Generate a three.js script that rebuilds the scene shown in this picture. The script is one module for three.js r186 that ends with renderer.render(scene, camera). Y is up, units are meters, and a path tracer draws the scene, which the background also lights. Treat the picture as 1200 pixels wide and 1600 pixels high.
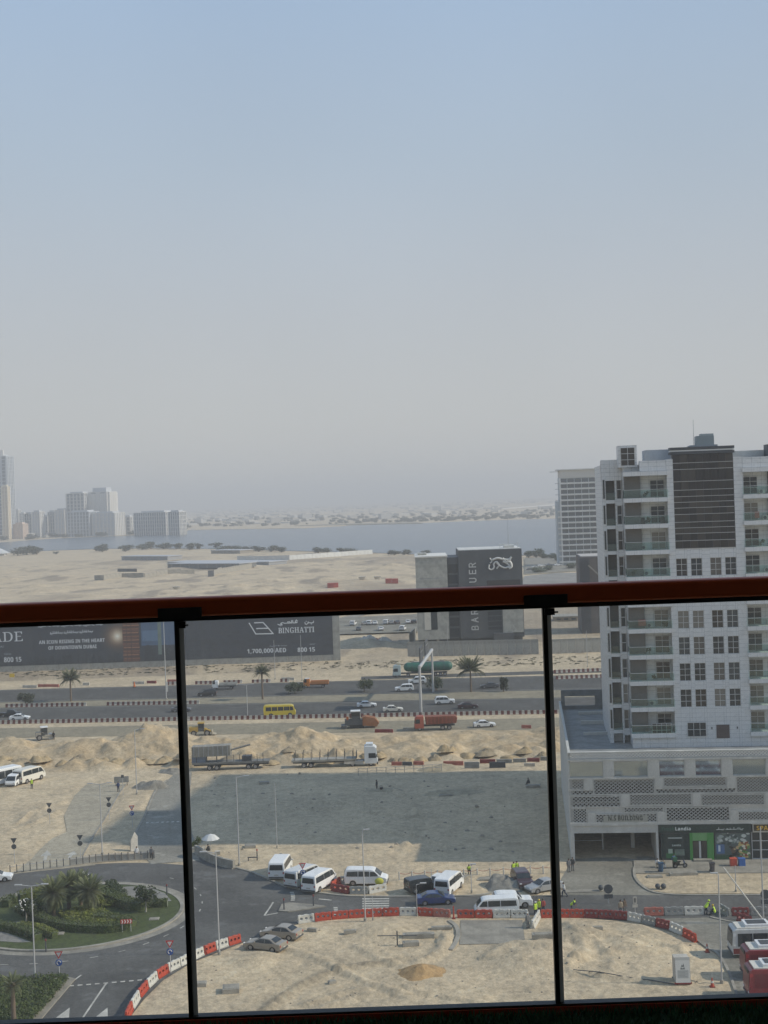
import * as THREE from 'three';
import { mergeGeometries } from 'three/addons/utils/BufferGeometryUtils.js';
import { MarchingCubes } from 'three/addons/objects/MarchingCubes.js';
import { ImprovedNoise } from 'three/addons/math/ImprovedNoise.js';

// ---------------------------------------------------------------- camera, sky, sun, exposure
const scene = new THREE.Scene();
const EYE = 50, FPX = 2133;                                    // eye height above the street in metres; focal length in photo pixels
const camera = new THREE.PerspectiveCamera(2 * Math.atan(800 / FPX) * 180 / Math.PI, 0.75, 0.05, 30000);
camera.position.set(0, EYE, 0);
camera.rotation.order = 'YXZ';
camera.rotation.set(-Math.atan(23 / FPX), 0, -2.05 * Math.PI / 180);
camera.updateMatrixWorld(true);

const renderer = new THREE.WebGLRenderer({ antialias: true });
renderer.toneMapping = THREE.LinearToneMapping;
renderer.toneMappingExposure = 0.88;
renderer.shadowMap.enabled = true;

const SUN_EL = 34.5 * Math.PI / 180, SUN_AZ = -7 * Math.PI / 180;   // from the right, a little on our side
const sunDir = new THREE.Vector3(Math.cos(SUN_EL) * Math.cos(SUN_AZ), Math.sin(SUN_EL), -Math.cos(SUN_EL) * Math.sin(SUN_AZ));
{
  const air = new ImprovedNoise(), skyNoise = (a, b) => air.noise(Math.cos(a) * 2, Math.sin(a) * 2, b) + .5 * air.noise(Math.cos(a) * 5, Math.sin(a) * 5, b * 2.6);
  const W = 512, H = 256, d = new Float32Array(W * H * 4), stops = [
    [-90, .42, .42, .40], [-2, .63, .628, .605], [0, .63, .628, .605], [3, .63, .645, .635], [8, .56, .61, .66], [14, .475, .58, .70], [21, .405, .55, .75], [40, .30, .46, .73], [90, .22, .37, .62]];
  for (let j = 0; j < H; j++) {
    const el = (j + .5) / H * 180 - 90; let k = 0; while (k < stops.length - 2 && el > stops[k + 1][0]) k++;
    const a = stops[k], b = stops[k + 1], t = Math.min(1, Math.max(0, (el - a[0]) / (b[0] - a[0])));
    for (let i = 0; i < W; i++) {
      const az = ((i + .5) / W - .5) * 2 * Math.PI, e = el * Math.PI / 180, o = (j * W + i) * 4;
      // the haze glows a little towards the sun
      const dot = Math.cos(e) * Math.cos(az) * sunDir.x + Math.sin(e) * sunDir.y + Math.cos(e) * Math.sin(az) * sunDir.z;
      const glow = (1 + .5 * Math.pow(Math.max(0, dot), 6)) * (1 + .035 * skyNoise(az * 2.2, el * .07));
      for (let c = 0; c < 3; c++) d[o + c] = (a[c + 1] + (b[c + 1] - a[c + 1]) * t) * glow;
      d[o + 3] = 1;
    }
  }
  const sky = new THREE.DataTexture(d, W, H, THREE.RGBAFormat, THREE.FloatType);
  sky.mapping = THREE.EquirectangularReflectionMapping; sky.magFilter = sky.minFilter = THREE.LinearFilter; sky.wrapS = THREE.RepeatWrapping; sky.needsUpdate = true;
  scene.background = sky; scene.environment = sky;
}
const sun = new THREE.DirectionalLight(new THREE.Color(1, .93, .80), 4.2);
sun.position.copy(sunDir).multiplyScalar(600).add(new THREE.Vector3(0, 0, -230));
sun.target.position.set(0, 0, -230); sun.castShadow = true; sun.shadow.mapSize.set(4096, 4096); sun.shadow.radius = 2;
Object.assign(sun.shadow.camera, { left: -260, right: 260, top: 260, bottom: -260, near: 1, far: 1500 });
scene.add(sun, sun.target);
scene.fog = new THREE.FogExp2(new THREE.Color(1, .985, .96), 0.00031);

// ---------------------------------------------------------------- helpers
const V = (x, y, z) => new THREE.Vector3(x, y, z);
let seed = 7; const R = () => { seed = (seed + 0x6d2b79f5) | 0; let t = Math.imul(seed ^ (seed >>> 15), 1 | seed); t = (t + Math.imul(t ^ (t >>> 7), 61 | t)) ^ t; return ((t ^ (t >>> 14)) >>> 0) / 4294967296; };
const rr = (a, b) => a + (b - a) * R(), D2R = Math.PI / 180, clamp = (x, a = 0, b = 1) => Math.min(b, Math.max(a, x));
const smooth = (a, b, x) => { const t = clamp((x - a) / (b - a)); return t * t * (3 - 2 * t); };
const IN = new ImprovedNoise();
const nz = (x, y, z = 0) => IN.noise(x, y, z);
const fbm = (x, y, o = 4, s = 0) => { let a = .5, r = 0; for (let i = 0; i < o; i++) { r += a * nz(x, y, s + i * 7.3); x *= 2.03; y *= 2.03; a *= .5; } return r; };
// surveying: where the sight line through a point of the photograph meets the level h, or the upright plane D metres ahead
const ray = (x, y) => V((x - 600) / FPX, (800 - y) / FPX, -1).applyQuaternion(camera.quaternion);
const G = (x, y, h = 0) => { const d = ray(x, y), t = (h - EYE) / d.y; return V(d.x * t, h, d.z * t); };
const P = (x, y, D) => { const d = ray(x, y); return V(d.x * D / -d.z, EYE + d.y * D / -d.z, -D); };

const ORD = ['first', 'second', 'third', 'fourth', 'fifth', 'sixth', 'seventh', 'eighth', 'ninth', 'tenth', 'eleventh', 'twelfth'], ord = (i) => ORD[i] || (i + 1) + ([11, 12, 13].includes((i + 1) % 100) ? 'th' : ['th', 'st', 'nd', 'rd'][(i + 1) % 10] || 'th');
const names = new Map();
const numbered = (n) => { const k = names.get(n) || 0; names.set(n, k + 1); return k ? n + '_' + String(k).padStart(3, '0') : n; };
function shadows(o) { o.traverse((c) => { if (c.isMesh) { c.castShadow = true; c.receiveShadow = true; } }); return o; }
function tag(o, label, category, group) { o.userData.label = label; o.userData.category = category; if (group) o.userData.group = group; return o; }
function thing(name, label, category, pos = [0, 0, 0], turn = 0, group) {
  const o = new THREE.Group(); o.name = numbered(name); scene.add(o);
  if (pos.isVector3) o.position.copy(pos); else o.position.set(...pos);
  o.rotation.y = turn; return tag(o, label, category, group);
}
function part(parent, name, geo, mat, pos, rot) {
  const m = new THREE.Mesh(geo, mat); m.name = name; m.castShadow = m.receiveShadow = true;
  if (pos) { if (pos.isVector3) m.position.copy(pos); else m.position.set(...pos); }
  if (rot) m.rotation.set(...rot);
  parent.add(m); return m;
}
function single(name, geo, mat, label, category, group, pos, turn = 0) {
  const m = part(scene, numbered(name), geo, mat, pos, [0, turn, 0]); return tag(m, label, category, group);
}
function struct(name, geo, mat, pos, rot) { const m = part(scene, numbered(name), geo, mat, pos, rot); m.userData.kind = 'structure'; return m; }
function copyOf(src, label, pos, turn = 0, group) {
  const c = src.clone(); c.name = numbered(src.name.replace(/_\d{3}$/, '')); scene.add(c);
  if (pos.isVector3) c.position.copy(pos); else c.position.set(...pos);
  c.rotation.set(0, turn, 0); c.userData = { ...src.userData }; if (label) c.userData.label = label; if (group) c.userData.group = group; return c;
}
// a box with its centre at the origin, uv in metres, one geometry for each size
const boxes = new Map();
function bx(w, h, d) {
  const key = [w, h, d].map((v) => v.toFixed(3)).join(); if (boxes.has(key)) return boxes.get(key);
  const g = new THREE.BoxGeometry(w, h, d), uv = g.attributes.uv, s = [[d, h], [d, h], [w, d], [w, d], [w, h], [w, h]];
  for (let i = 0; i < 24; i++) uv.setXY(i, uv.getX(i) * s[i >> 2][0], uv.getY(i) * s[i >> 2][1]);
  boxes.set(key, g); return g;
}
const moved = (g, x = 0, y = 0, z = 0, rx = 0, ry = 0, rz = 0) => g.clone().applyMatrix4(new THREE.Matrix4().compose(V(x, y, z), new THREE.Quaternion().setFromEuler(new THREE.Euler(rx, ry, rz)), V(1, 1, 1)));
const box = (x0, x1, y0, y1, z0, z1) => moved(bx(Math.abs(x1 - x0), Math.abs(y1 - y0), Math.abs(z1 - z0)), (x0 + x1) / 2, (y0 + y1) / 2, (z0 + z1) / 2);
const cyl = (r0, r1, h, n = 10, x = 0, y = 0, z = 0) => moved(new THREE.CylinderGeometry(r1, r0, h, n), x, y + h / 2, z);
const plain = (g) => { const o = g.index ? g.toNonIndexed() : g.clone(); for (const k of Object.keys(o.attributes)) if (!['position', 'normal', 'uv'].includes(k)) o.deleteAttribute(k); if (!o.attributes.uv) o.setAttribute('uv', new THREE.BufferAttribute(new Float32Array(o.attributes.position.count * 2), 2)); return o; };
const join = (list) => mergeGeometries(list.map(plain));
function bar(a, b, r0, r1 = r0, n = 6) {
  const d = b.clone().sub(a), g = new THREE.CylinderGeometry(r1, r0, d.length(), n);
  g.applyQuaternion(new THREE.Quaternion().setFromUnitVectors(V(0, 1, 0), d.clone().normalize())); const c = a.clone().add(b).multiplyScalar(.5); g.translate(c.x, c.y, c.z); return g;
}
// a level sheet over a polygon of ground points, uv in metres
function sheet(points, y) {
  const s = new THREE.Shape(points.map((p) => new THREE.Vector2(p.x, -p.z))), g = new THREE.ShapeGeometry(s, 24);
  g.rotateX(-Math.PI / 2); g.translate(0, y, 0); const p = g.attributes.position, uv = g.attributes.uv;
  for (let i = 0; i < p.count; i++) uv.setXY(i, p.getX(i), -p.getZ(i)); return g;
}
const slab = (points, y0, y1, bevel = 0) => {
  const s = new THREE.Shape(points.map((p) => new THREE.Vector2(p.x, -p.z)));
  const g = new THREE.ExtrudeGeometry(s, { depth: y1 - y0 - bevel, bevelEnabled: bevel > 0, bevelThickness: bevel, bevelSize: bevel, bevelOffset: -bevel, bevelSegments: 1, curveSegments: 8 });
  g.rotateX(-Math.PI / 2); g.translate(0, y0, 0); return g;
};
const gl = (list, h = 0) => list.map(([x, y]) => G(x, y, h));
const curve = (pts, n) => new THREE.CatmullRomCurve3(pts).getPoints(n);
// a strip of width w along a ground line, between heights y0 and y1 (a kerb or a painted line)
function strip(pts, w, y0, y1) {
  const L = [], Rr = [];
  pts.forEach((p, i) => { const a = pts[Math.max(0, i - 1)], b = pts[Math.min(pts.length - 1, i + 1)], d = b.clone().sub(a).setY(0).normalize(), n = V(-d.z, 0, d.x); L.push(p.clone().addScaledVector(n, w / 2)); Rr.push(p.clone().addScaledVector(n, -w / 2)); });
  const poly = [...L, ...Rr.reverse()]; return y1 > y0 ? slab(poly, y0, y1) : sheet(poly, y0);
}

// ---------------------------------------------------------------- computed textures and materials
const lin = (c) => new THREE.Color().setRGB(...c);
function texture(n, f, srgb, tile) {               // f(u, v) -> [r, g, b] or a grey, 0..1; tile = metres that one repeat covers
  const d = new Uint8Array(n * n * 4);
  for (let j = 0; j < n; j++) for (let i = 0; i < n; i++) { const c = f(i / n, j / n), o = (j * n + i) * 4; for (let k = 0; k < 3; k++) d[o + k] = clamp(c.length ? c[k] : c) * 255; d[o + 3] = 255; }
  const t = new THREE.DataTexture(d, n, n); t.wrapS = t.wrapT = THREE.RepeatWrapping; t.magFilter = THREE.LinearFilter; t.minFilter = THREE.LinearMipmapLinearFilter; if (srgb) t.colorSpace = THREE.SRGBColorSpace;
  if (tile) t.repeat.set(1 / tile, 1 / tile); t.needsUpdate = true; return t;
}
// periodic fractal noise on the unit square
const grids = new Map();
function pn(u, v, f, s) {
  const key = f + '_' + s; let g = grids.get(key);
  if (!g) { g = new Float32Array(f * f); let k = s * 7919 + f * 31; for (let i = 0; i < f * f; i++) { k = (k + 0x6d2b79f5) | 0; let t = Math.imul(k ^ (k >>> 15), 1 | k); t = (t + Math.imul(t ^ (t >>> 7), 61 | t)) ^ t; g[i] = ((t ^ (t >>> 14)) >>> 0) / 4294967296; } grids.set(key, g); }
  const x = u * f, y = v * f, i = Math.floor(x), j = Math.floor(y), a = x - i, b = y - j, sa = a * a * (3 - 2 * a), sb = b * b * (3 - 2 * b), q = (m, n) => g[((n % f + f) % f) * f + ((m % f + f) % f)];
  return (q(i, j) * (1 - sa) + q(i + 1, j) * sa) * (1 - sb) + (q(i, j + 1) * (1 - sa) + q(i + 1, j + 1) * sa) * sb;
}
const pf = (u, v, f, o, s = 1) => { let r = 0, a = .5, t = 0; for (let i = 0; i < o; i++) { r += a * pn(u, v, f, s + i); t += a; a *= .55; f *= 2; } return r / t; };
function canvasTexture(w, h, draw, srgb = true) { const c = document.createElement('canvas'); c.width = w; c.height = h; draw(c.getContext('2d'), w, h); const t = new THREE.CanvasTexture(c); if (srgb) t.colorSpace = THREE.SRGBColorSpace; t.magFilter = THREE.LinearFilter; return t; }
const mat = (c, rough = .8, extra = {}) => new THREE.MeshStandardMaterial({ color: Array.isArray(c) ? lin(c) : c, roughness: rough, ...extra });

const sandTex = texture(1024, (u, v) => {
  const a = pf(u, v, 6, 6, 3), b = pf(u, v, 96, 3, 9), c = pf(u + .03 * pn(u, v, 8, 5), v, 24, 4, 14), d = pn(u, v, 400, 21);
  let k = .91 + .16 * (a - .5) + .22 * (b - .5) + .15 * (c - .5) + .14 * (d - .5); if (c > .68) k -= .14 * (c - .68) / .2;
  return [k, k * .985 - .01 * a, k * .95 - .03 * a];
}, true, 47);
const sandBump = texture(1024, (u, v) => .5 + .6 * (pf(u, v, 40, 5, 31) - .5) + .5 * (pf(u, v, 9, 3, 37) - .5), false, 47);
const asphaltTex = texture(1024, (u, v) => {
  const a = pf(u, v, 5, 5, 41), b = pf(u, v, 120, 3, 47), c = pf(u, v, 20, 4, 53); let k = .86 + .34 * (a - .5) + .22 * (b - .5); if (c > .62) k += .22 * (c - .62) / .2; return [k, k * .99, k * .965];
}, true, 38);
const grainTex = texture(512, (u, v) => { const k = .9 + .16 * (pf(u, v, 6, 5, 61) - .5) + .10 * (pf(u, v, 80, 3, 67) - .5); return [k, k, k * .99]; }, true, 9);
const grimeTex = texture(512, (u, v) => { const k = .86 + .3 * (pf(u, v, 5, 5, 71) - .5) + .2 * (pf(u * 4 % 1, v, 64, 2, 77) - .5); return [k, k * .985, k * .95]; }, true, 5);
const leafTex = texture(256, (u, v) => { const k = .78 + .5 * (pf(u, v, 12, 4, 81) - .5); return [k, k, k * .9]; }, true, 3);

const M = {
  sand: mat([.575, .48, .35], .96, { map: sandTex, bumpMap: sandBump, bumpScale: .35, vertexColors: true }),
  sandPlain: mat([.575, .48, .35], .96, { map: sandTex, bumpMap: sandBump, bumpScale: .25 }),
  asphalt: mat([.125, .124, .12], .93, { map: asphaltTex }),
  highway: mat([.098, .096, .090], .93, { map: asphaltTex }),
  dusty: mat([.27, .255, .215], .95, { map: asphaltTex }), dustyPale: mat([.42, .385, .315], .95, { map: sandTex }), dustyMid: mat([.31, .295, .255], .95, { map: asphaltTex }),
  dirt: mat([.30, .27, .205], .96, { map: sandTex }),
  paving: mat([.36, .34, .30], .9, { map: grimeTex }),
  kerb: mat([.40, .38, .34], .9, { map: grimeTex }),
  concrete: mat([.40, .385, .35], .9, { map: grimeTex }),
  hoarding: mat([.40, .41, .40], .7, { map: grimeTex }),
  line: mat([.62, .61, .57], .85, { map: grimeTex }),
  white: mat([.74, .74, .72], .5, { map: grainTex }),
  whiteCar: mat([.76, .76, .74], .32),
  clad: mat([.73, .735, .725], .42, { map: grainTex }),
  cladB: mat([.69, .70, .69], .42, { map: grainTex }),
  podium: mat([.68, .665, .62], .75, { map: grainTex }),
  joint: mat([.22, .23, .24], .8),
  glassDark: new THREE.MeshPhysicalMaterial({ color: lin([.030, .036, .040]), roughness: .08, specularIntensity: 1 }),
  glassBrown: new THREE.MeshPhysicalMaterial({ color: lin([.040, .034, .030]), roughness: .07, specularIntensity: 1 }),
  frame: mat([.55, .55, .53], .5),
  railGlass: new THREE.MeshPhysicalMaterial({ color: lin([.80, .90, .87]), roughness: .05, transmission: 1, thickness: 0, ior: 1.5 }),
  panelBrown: mat([.17, .16, .15], .6, { map: grainTex }),
  black: mat([.018, .018, .018], .5), rubber: mat([.022, .022, .022], .85), darkGrey: mat([.07, .075, .08], .6), steel: mat([.35, .36, .36], .45, { metalness: .5 }), pole: mat([.42, .42, .41], .5),
  redPlastic: mat([.52, .075, .04], .55, { map: grimeTex }), redFaded: mat([.50, .17, .13], .6, { map: grimeTex }), redDark: mat([.27, .04, .04], .55, { map: grimeTex }), whitePlastic: mat([.70, .70, .67], .55, { map: grimeTex }), greyPlastic: mat([.33, .34, .34], .6, { map: grimeTex }),
  hole: mat([.03, .03, .03], .9), redPaint: mat([.17, .05, .042], .7, { map: grimeTex }), whitePaint: mat([.60, .58, .54], .75, { map: grimeTex }),
  chrome: mat([.5, .5, .5], .25, { metalness: .8 }), lampRed: mat([.35, .02, .02], .3), lampWhite: mat([.7, .7, .68], .15), rim: mat([.32, .32, .33], .35, { metalness: .6 }),
  orange: mat([.55, .14, .03], .5), yellow: mat([.62, .42, .04], .45), yellowBus: mat([.66, .50, .03], .4), green: mat([.03, .16, .12], .55, { map: grimeTex }), blueSign: mat([.02, .08, .30], .5), redSign: mat([.5, .02, .03], .5), hivis: mat([.55, .75, .06], .7), orangeVest: mat([.7, .2, .03], .7),
  trunk: mat([.16, .12, .085], .95), stone: mat([.33, .31, .28], .95, { map: sandTex }),
  leaf: new THREE.MeshPhysicalMaterial({ color: lin([.145, .195, .06]), roughness: 1, transmission: .3, thickness: 0, map: leafTex }), leafDark: new THREE.MeshPhysicalMaterial({ color: lin([.085, .12, .05]), roughness: 1, transmission: .3, thickness: 0, map: leafTex }),
  leafLight: new THREE.MeshPhysicalMaterial({ color: lin([.31, .35, .08]), roughness: 1, transmission: .3, thickness: 0, map: leafTex }), leafDusty: new THREE.MeshPhysicalMaterial({ color: lin([.10, .115, .075]), roughness: 1, transmission: .3, thickness: 0, map: leafTex }), palmLeaf: new THREE.MeshPhysicalMaterial({ color: lin([.19, .205, .11]), roughness: 1, transmission: .3, thickness: 0, map: leafTex }),
  lawn: mat([.095, .125, .04], .95, { map: leafTex }), gravel: mat([.30, .29, .27], .95, { map: asphaltTex }),
  skin: mat([.24, .13, .08], .7), hair: mat([.012, .01, .009], .8),
};
const carPaint = (c, rough = .3) => new THREE.MeshPhysicalMaterial({ color: lin(c), roughness: rough, clearcoat: .6, clearcoatRoughness: .15 });
// handwritten strokes for the Arabic words (no such font is at hand); each word is a list of strokes in a 100 x 40 box, dots as pairs
const ARABIC = {
  bin: { s: [[[100, 10], [98, 22], [84, 24], [70, 22], [62, 22]], [[62, 14], [60, 24], [50, 34], [40, 30], [38, 18]]], d: [[84, 32], [48, 10]] },
  ghati: { s: [[[100, 8], [90, 6], [88, 14], [98, 20], [86, 22], [76, 22]], [[76, 2], [76, 22]], [[70, 2], [70, 22], [54, 22]], [[66, 22], [60, 12], [50, 12], [52, 22], [34, 22]], [[34, 22], [24, 16], [14, 22], [22, 30], [6, 34], [0, 28]]], d: [[94, -1], [12, 40], [20, 40]] },
  yshlandya: { s: [[[100, 14], [98, 22], [90, 22]], [[90, 22], [88, 15], [84, 22], [80, 15], [76, 22], [68, 22]], [[66, 2], [66, 22], [54, 22]], [[54, 15], [52, 22], [40, 22]], [[40, 10], [44, 20], [36, 24]], [[30, 15], [28, 22], [12, 22]], [[10, 2], [10, 22], [2, 24]]], d: [[96, 30], [92, 30], [80, 6], [84, 2], [88, 6], [52, 8], [26, 30], [22, 30]] },
  words: { s: [[[100, 14], [96, 22], [84, 22], [82, 15], [78, 22], [66, 22]], [[66, 6], [66, 22]], [[58, 16], [50, 13], [48, 22], [56, 26]], [[44, 22], [40, 14], [34, 22], [26, 22]], [[24, 4], [24, 22], [12, 24], [8, 30]], [[4, 12], [6, 22], [0, 26]]], d: [[90, 30], [50, 6], [36, 8], [16, 33]] },
};
function arabic(c, word, x, y, w, h, col, lw) {
  const a = ARABIC[word]; c.strokeStyle = col; c.fillStyle = col; c.lineWidth = lw; c.lineCap = 'round'; c.lineJoin = 'round'; const X = (v) => x + v / 100 * w, Y = (v) => y - h / 2 + v / 40 * h - h * .1;
  for (const s of a.s) { c.beginPath(); c.moveTo(X(s[0][0]), Y(s[0][1])); for (const p of s.slice(1)) c.lineTo(X(p[0]), Y(p[1])); c.stroke(); }
  for (const [dx, dy] of a.d) { c.beginPath(); c.arc(X(dx), Y(dy), lw * .6, 0, 7); c.fill(); }
}
// leaf clumps for distant trees: many small faces spread through an uneven crown
function clump(n, rx, ry, rz, leaf, lobes = 6, sd = 1) {
  const s0 = seed; seed = sd * 991; const L = Array.from({ length: lobes }, () => [rr(-.62, .62) * rx, rr(-.35, .5) * ry, rr(-.62, .62) * rz, rr(.34, .58)]), pos = [], nor = [], uv = [];
  for (let i = 0; i < n; i++) {
    const l = L[i % lobes], u = rr(-1, 1), t = rr(0, 6.283), q = Math.sqrt(1 - u * u), r = Math.pow(R(), .45), d = V(q * Math.cos(t), u, q * Math.sin(t)), c = V(l[0] + d.x * rx * l[3] * r, l[1] + d.y * ry * l[3] * r, l[2] + d.z * rz * l[3] * r);
    const a = V(rr(-1, 1), rr(-1, 1), rr(-1, 1)).normalize(), b = V(rr(-1, 1), rr(-1, 1), rr(-1, 1)).cross(a).normalize(), sz = leaf * rr(.6, 1.3); a.multiplyScalar(sz); b.multiplyScalar(sz * .6);
    const nn = a.clone().cross(b).normalize(); if (nn.dot(d) < 0) nn.negate(); nn.lerp(d, .35).normalize(); const k = [c.clone().sub(a), c.clone().add(b), c.clone().add(a), c.clone().sub(b)];
    for (const v of [0, 1, 2, 0, 2, 3]) { pos.push(k[v].x, k[v].y, k[v].z); nor.push(nn.x, nn.y, nn.z); uv.push(k[v].x, k[v].y + k[v].z); }
  }
  seed = s0; const g = new THREE.BufferGeometry(); g.setAttribute('position', new THREE.Float32BufferAttribute(pos, 3)); g.setAttribute('uv', new THREE.Float32BufferAttribute(uv, 2)); g.computeVertexNormals(); return g;
}

// ---------------------------------------------------------------- the setting: roads, lots, water, ground
M.lineWorn = mat([.26, .255, .24], .9, { map: grimeTex });
const paved = [];                                                // outlines on which the ground stays flat
const pave = (name, px, y, material, extra) => { const p = extra ? px : gl(px); paved.push(p); return struct(name, sheet(p, y), material); };
const line2 = (a, b) => { const p = G(...a), q = G(...b), k = (q.z - p.z) / (q.x - p.x); return (x) => V(x, 0, p.z + (x - p.x) * k); };
const RC = G(115, 1431), R_IN = 13.2, R_OUT = 24;                // roundabout
const circle = (c, r, n = 64, a0 = 0, a1 = 2 * Math.PI) => Array.from({ length: n }, (_, i) => V(c.x + r * Math.cos(a0 + (a1 - a0) * i / (n - (a1 - a0 < 6.2 ? 1 : 0))), 0, c.z + r * Math.sin(a0 + (a1 - a0) * i / (n - (a1 - a0 < 6.2 ? 1 : 0)))));
pave('road', [[308, 1331], [338, 1344], [366, 1356], [392, 1363], [419, 1374], [445, 1385], [472, 1391], [507, 1397], [547, 1401], [600, 1402], [709, 1401], [752, 1400], [860, 1399], [1048, 1398.5], [1500, 1398], [1500, 1436], [1100, 1438], [1000, 1440], [960, 1438], [870, 1431], [760, 1430], [700, 1428], [640, 1428], [570, 1432], [510, 1434], [470, 1442], [415, 1462], [380, 1473], [300, 1504], [255, 1532], [225, 1562], [200, 1594], [165, 1640], [20, 1640], [110, 1500], [230, 1420]], .030, M.asphalt);
{ const p = circle(RC, R_OUT, 72); paved.push(p); struct('roundabout_road', sheet(p, .034), M.asphalt); }
pave('side_road', [[236, 1350], [205, 1318], [210, 1305], [225, 1277], [246, 1232], [262, 1219], [276, 1207], [300, 1207], [297, 1235], [293, 1262], [300, 1300], [312, 1345]], .038, M.dustyMid);
pave('parking_lane', [[20, 1366], [50, 1342], [65, 1325], [82, 1310], [105, 1300], [100, 1275], [117, 1243], [135, 1226], [197, 1225], [187, 1239], [162, 1282], [152, 1297], [129, 1338], [150, 1352]], .042, M.dustyPale);
pave('driveway', [[870, 1399], [878, 1372], [893, 1346], [1000, 1346], [990, 1356], [990, 1366], [993, 1373], [1002, 1384], [1019, 1394], [1048, 1399]], .034, M.dusty);
pave('access_road', [[980, 1437], [1035, 1452], [1090, 1470], [1106, 1482], [1120, 1490], [1132, 1506], [1150, 1551], [1180, 1640], [1700, 1640], [1700, 1446], [1172, 1446], [1110, 1434]], .038, M.dusty);
pave('concrete_apron', [[720, 1438], [816, 1438], [821, 1474], [718, 1476]], .036, M.paving);
// the highway: two carriageways, verge and dirt service road, each a long straight band
const bandLine = { far0: line2([0, 1078], [850, 1056]), far1: line2([0, 1098], [850, 1079]), near0: line2([0, 1106], [850, 1090.5]), near1: line2([0, 1130], [850, 1114]), dirt0: line2([0, 1138], [850, 1122]), dirt1: line2([0, 1153], [850, 1140]), front0: line2([280, 1066], [850, 1048.5]), front1: line2([280, 1071], [850, 1053.5]) };
const band = (name, a, b, y, m, x0 = -420, x1 = 420) => pave(name, [a(x0), a(x1), b(x1), b(x0)], y, m, true);
band('highway_carriageway', bandLine.far0, bandLine.far1, .03, M.highway); band('highway_carriageway', bandLine.near0, bandLine.near1, .03, M.highway);
band('frontage_lane', bandLine.front0, bandLine.front1, .026, M.highway, -8, 300); band('highway_median', bandLine.far1, bandLine.near0, .05, M.dirt);
band('dirt_service_road', bandLine.dirt0, bandLine.dirt1, .025, M.dirt);
// lane lines of the highway
for (const [a, b, n] of [['far0', 'far1', 4], ['near0', 'near1', 5]]) for (let k = 0; k <= n; k++) {
  const at = (x) => bandLine[a](x).lerp(bandLine[b](x), .06 + .88 * k / n);
  if (k === 0 || k === n) struct('edge_line', strip([at(-300), at(300)], .18, .040, .040), M.line);
  else { const g = []; for (let x = -150; x < 120; x += 9) g.push(strip([at(x), at(x + 2.4)], .13, .040, .040)); struct('lane_line', join(g), M.lineWorn); }
}
// creek
const creek = [[-900, 867], [0, 864], [70, 861], [150, 858], [230, 857], [330, 858], [450, 861], [580, 864], [700, 868], [880, 868], [1100, 862], [1900, 850], [1900, 775], [1200, 802], [870, 810.5], [760, 813.5], [660, 817.5], [500, 823], [390, 825.5], [300, 826.5], [288, 832], [200, 837], [120, 840], [60, 843.5], [0, 848], [-300, 862], [-900, 890]].slice(0, 26);
{
  const p = gl(creek); paved.push(p);
  const wave = texture(512, (u, v) => .5 + .8 * (pf(u, v, 24, 4, 91) - .5), false, 60);
  struct('creek_water', sheet(p, .35), new THREE.MeshPhysicalMaterial({ color: lin([.055, .085, .115]), roughness: .22, bumpMap: wave, bumpScale: .9 }));
}
// islands, pavements
const inside = (x, z, poly) => { let r = false; for (let i = 0, j = poly.length - 1; i < poly.length; j = i++) { const a = poly[i], b = poly[j]; if ((a.z > z) !== (b.z > z) && x < (b.x - a.x) * (z - a.z) / (b.z - a.z) + a.x) r = !r; } return r; };
const boundsOf = (poly) => [Math.min(...poly.map((p) => p.x)), Math.max(...poly.map((p) => p.x)), Math.min(...poly.map((p) => p.z)), Math.max(...poly.map((p) => p.z))];
const edgeDist = (x, z, poly) => { let m = 1e9; for (let i = 0, j = poly.length - 1; i < poly.length; j = i++) { const a = poly[i], b = poly[j], dx = b.x - a.x, dz = b.z - a.z, t = clamp(((x - a.x) * dx + (z - a.z) * dz) / (dx * dx + dz * dz || 1)); m = Math.min(m, Math.hypot(x - a.x - dx * t, z - a.z - dz * t)); } return m; };
// ground relief
const berms = [], addHeap = (x, z, r, h, sharp = 1) => berms.push([x, z, r, h, sharp]);
{
  const s0 = seed; seed = 4242;
  for (let x = -92; x < 46; x += rr(3.2, 5.2)) addHeap(x, rr(-279, -271), rr(7, 12), rr(1.3, 2.2) * (x < -38 ? 1.25 : x > 4 && x < 30 ? .72 : 1));
  for (let x = -88; x < 46; x += rr(3, 6)) addHeap(x, rr(-266, -261), rr(2.6, 4.2), rr(1.0, 2.0));
  for (const [px, py, r, h] of [[238, 1160, 10, 3.6], [655, 1176, 9, 2.2], [470, 1166, 12, 3.4], [155, 1178, 7, 3], [20, 1178, 8, 3.4]]) { const q = G(px, py); addHeap(q.x, q.z, r, h); }
  const hp = (px, py, r, h, s = 1) => { const q = G(px, py); addHeap(q.x, q.z, r, h, s); };
  hp(830, 1495, 7.5, 1.0, 2); hp(900, 1462, 5, .7, 2); hp(980, 1475, 4, .5, 2); hp(600, 1455, 5, .5, 2); hp(725, 1470, 2.6, .45, 2); hp(400, 1500, 3.5, .5, 2); hp(1010, 1452, 4, .4, 2);
  for (let i = 0; i < 46; i++) { const q = G(rr(-20, 660), rr(876, 934)); addHeap(q.x, q.z, rr(12, 30), rr(.5, 1.8), 2); }
  for (let i = 0; i < 22; i++) { const q = G(rr(310, 520), rr(908, 934)); addHeap(q.x, q.z, rr(7, 15), rr(.8, 2.2), 1); }
  for (const [px, py, r, h] of [[575, 1010, 9, 2.4], [600, 1012, 8, 2], [560, 1004, 8, 1.6], [700, 1185, 3.5, 1.2], [770, 1182, 3, 1.3], [640, 1184, 3.6, 1.1], [835, 1180, 4, 1.4], [550, 1186, 4, 1.4]]) hp(px, py, r, h);
  seed = s0;
}
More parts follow.
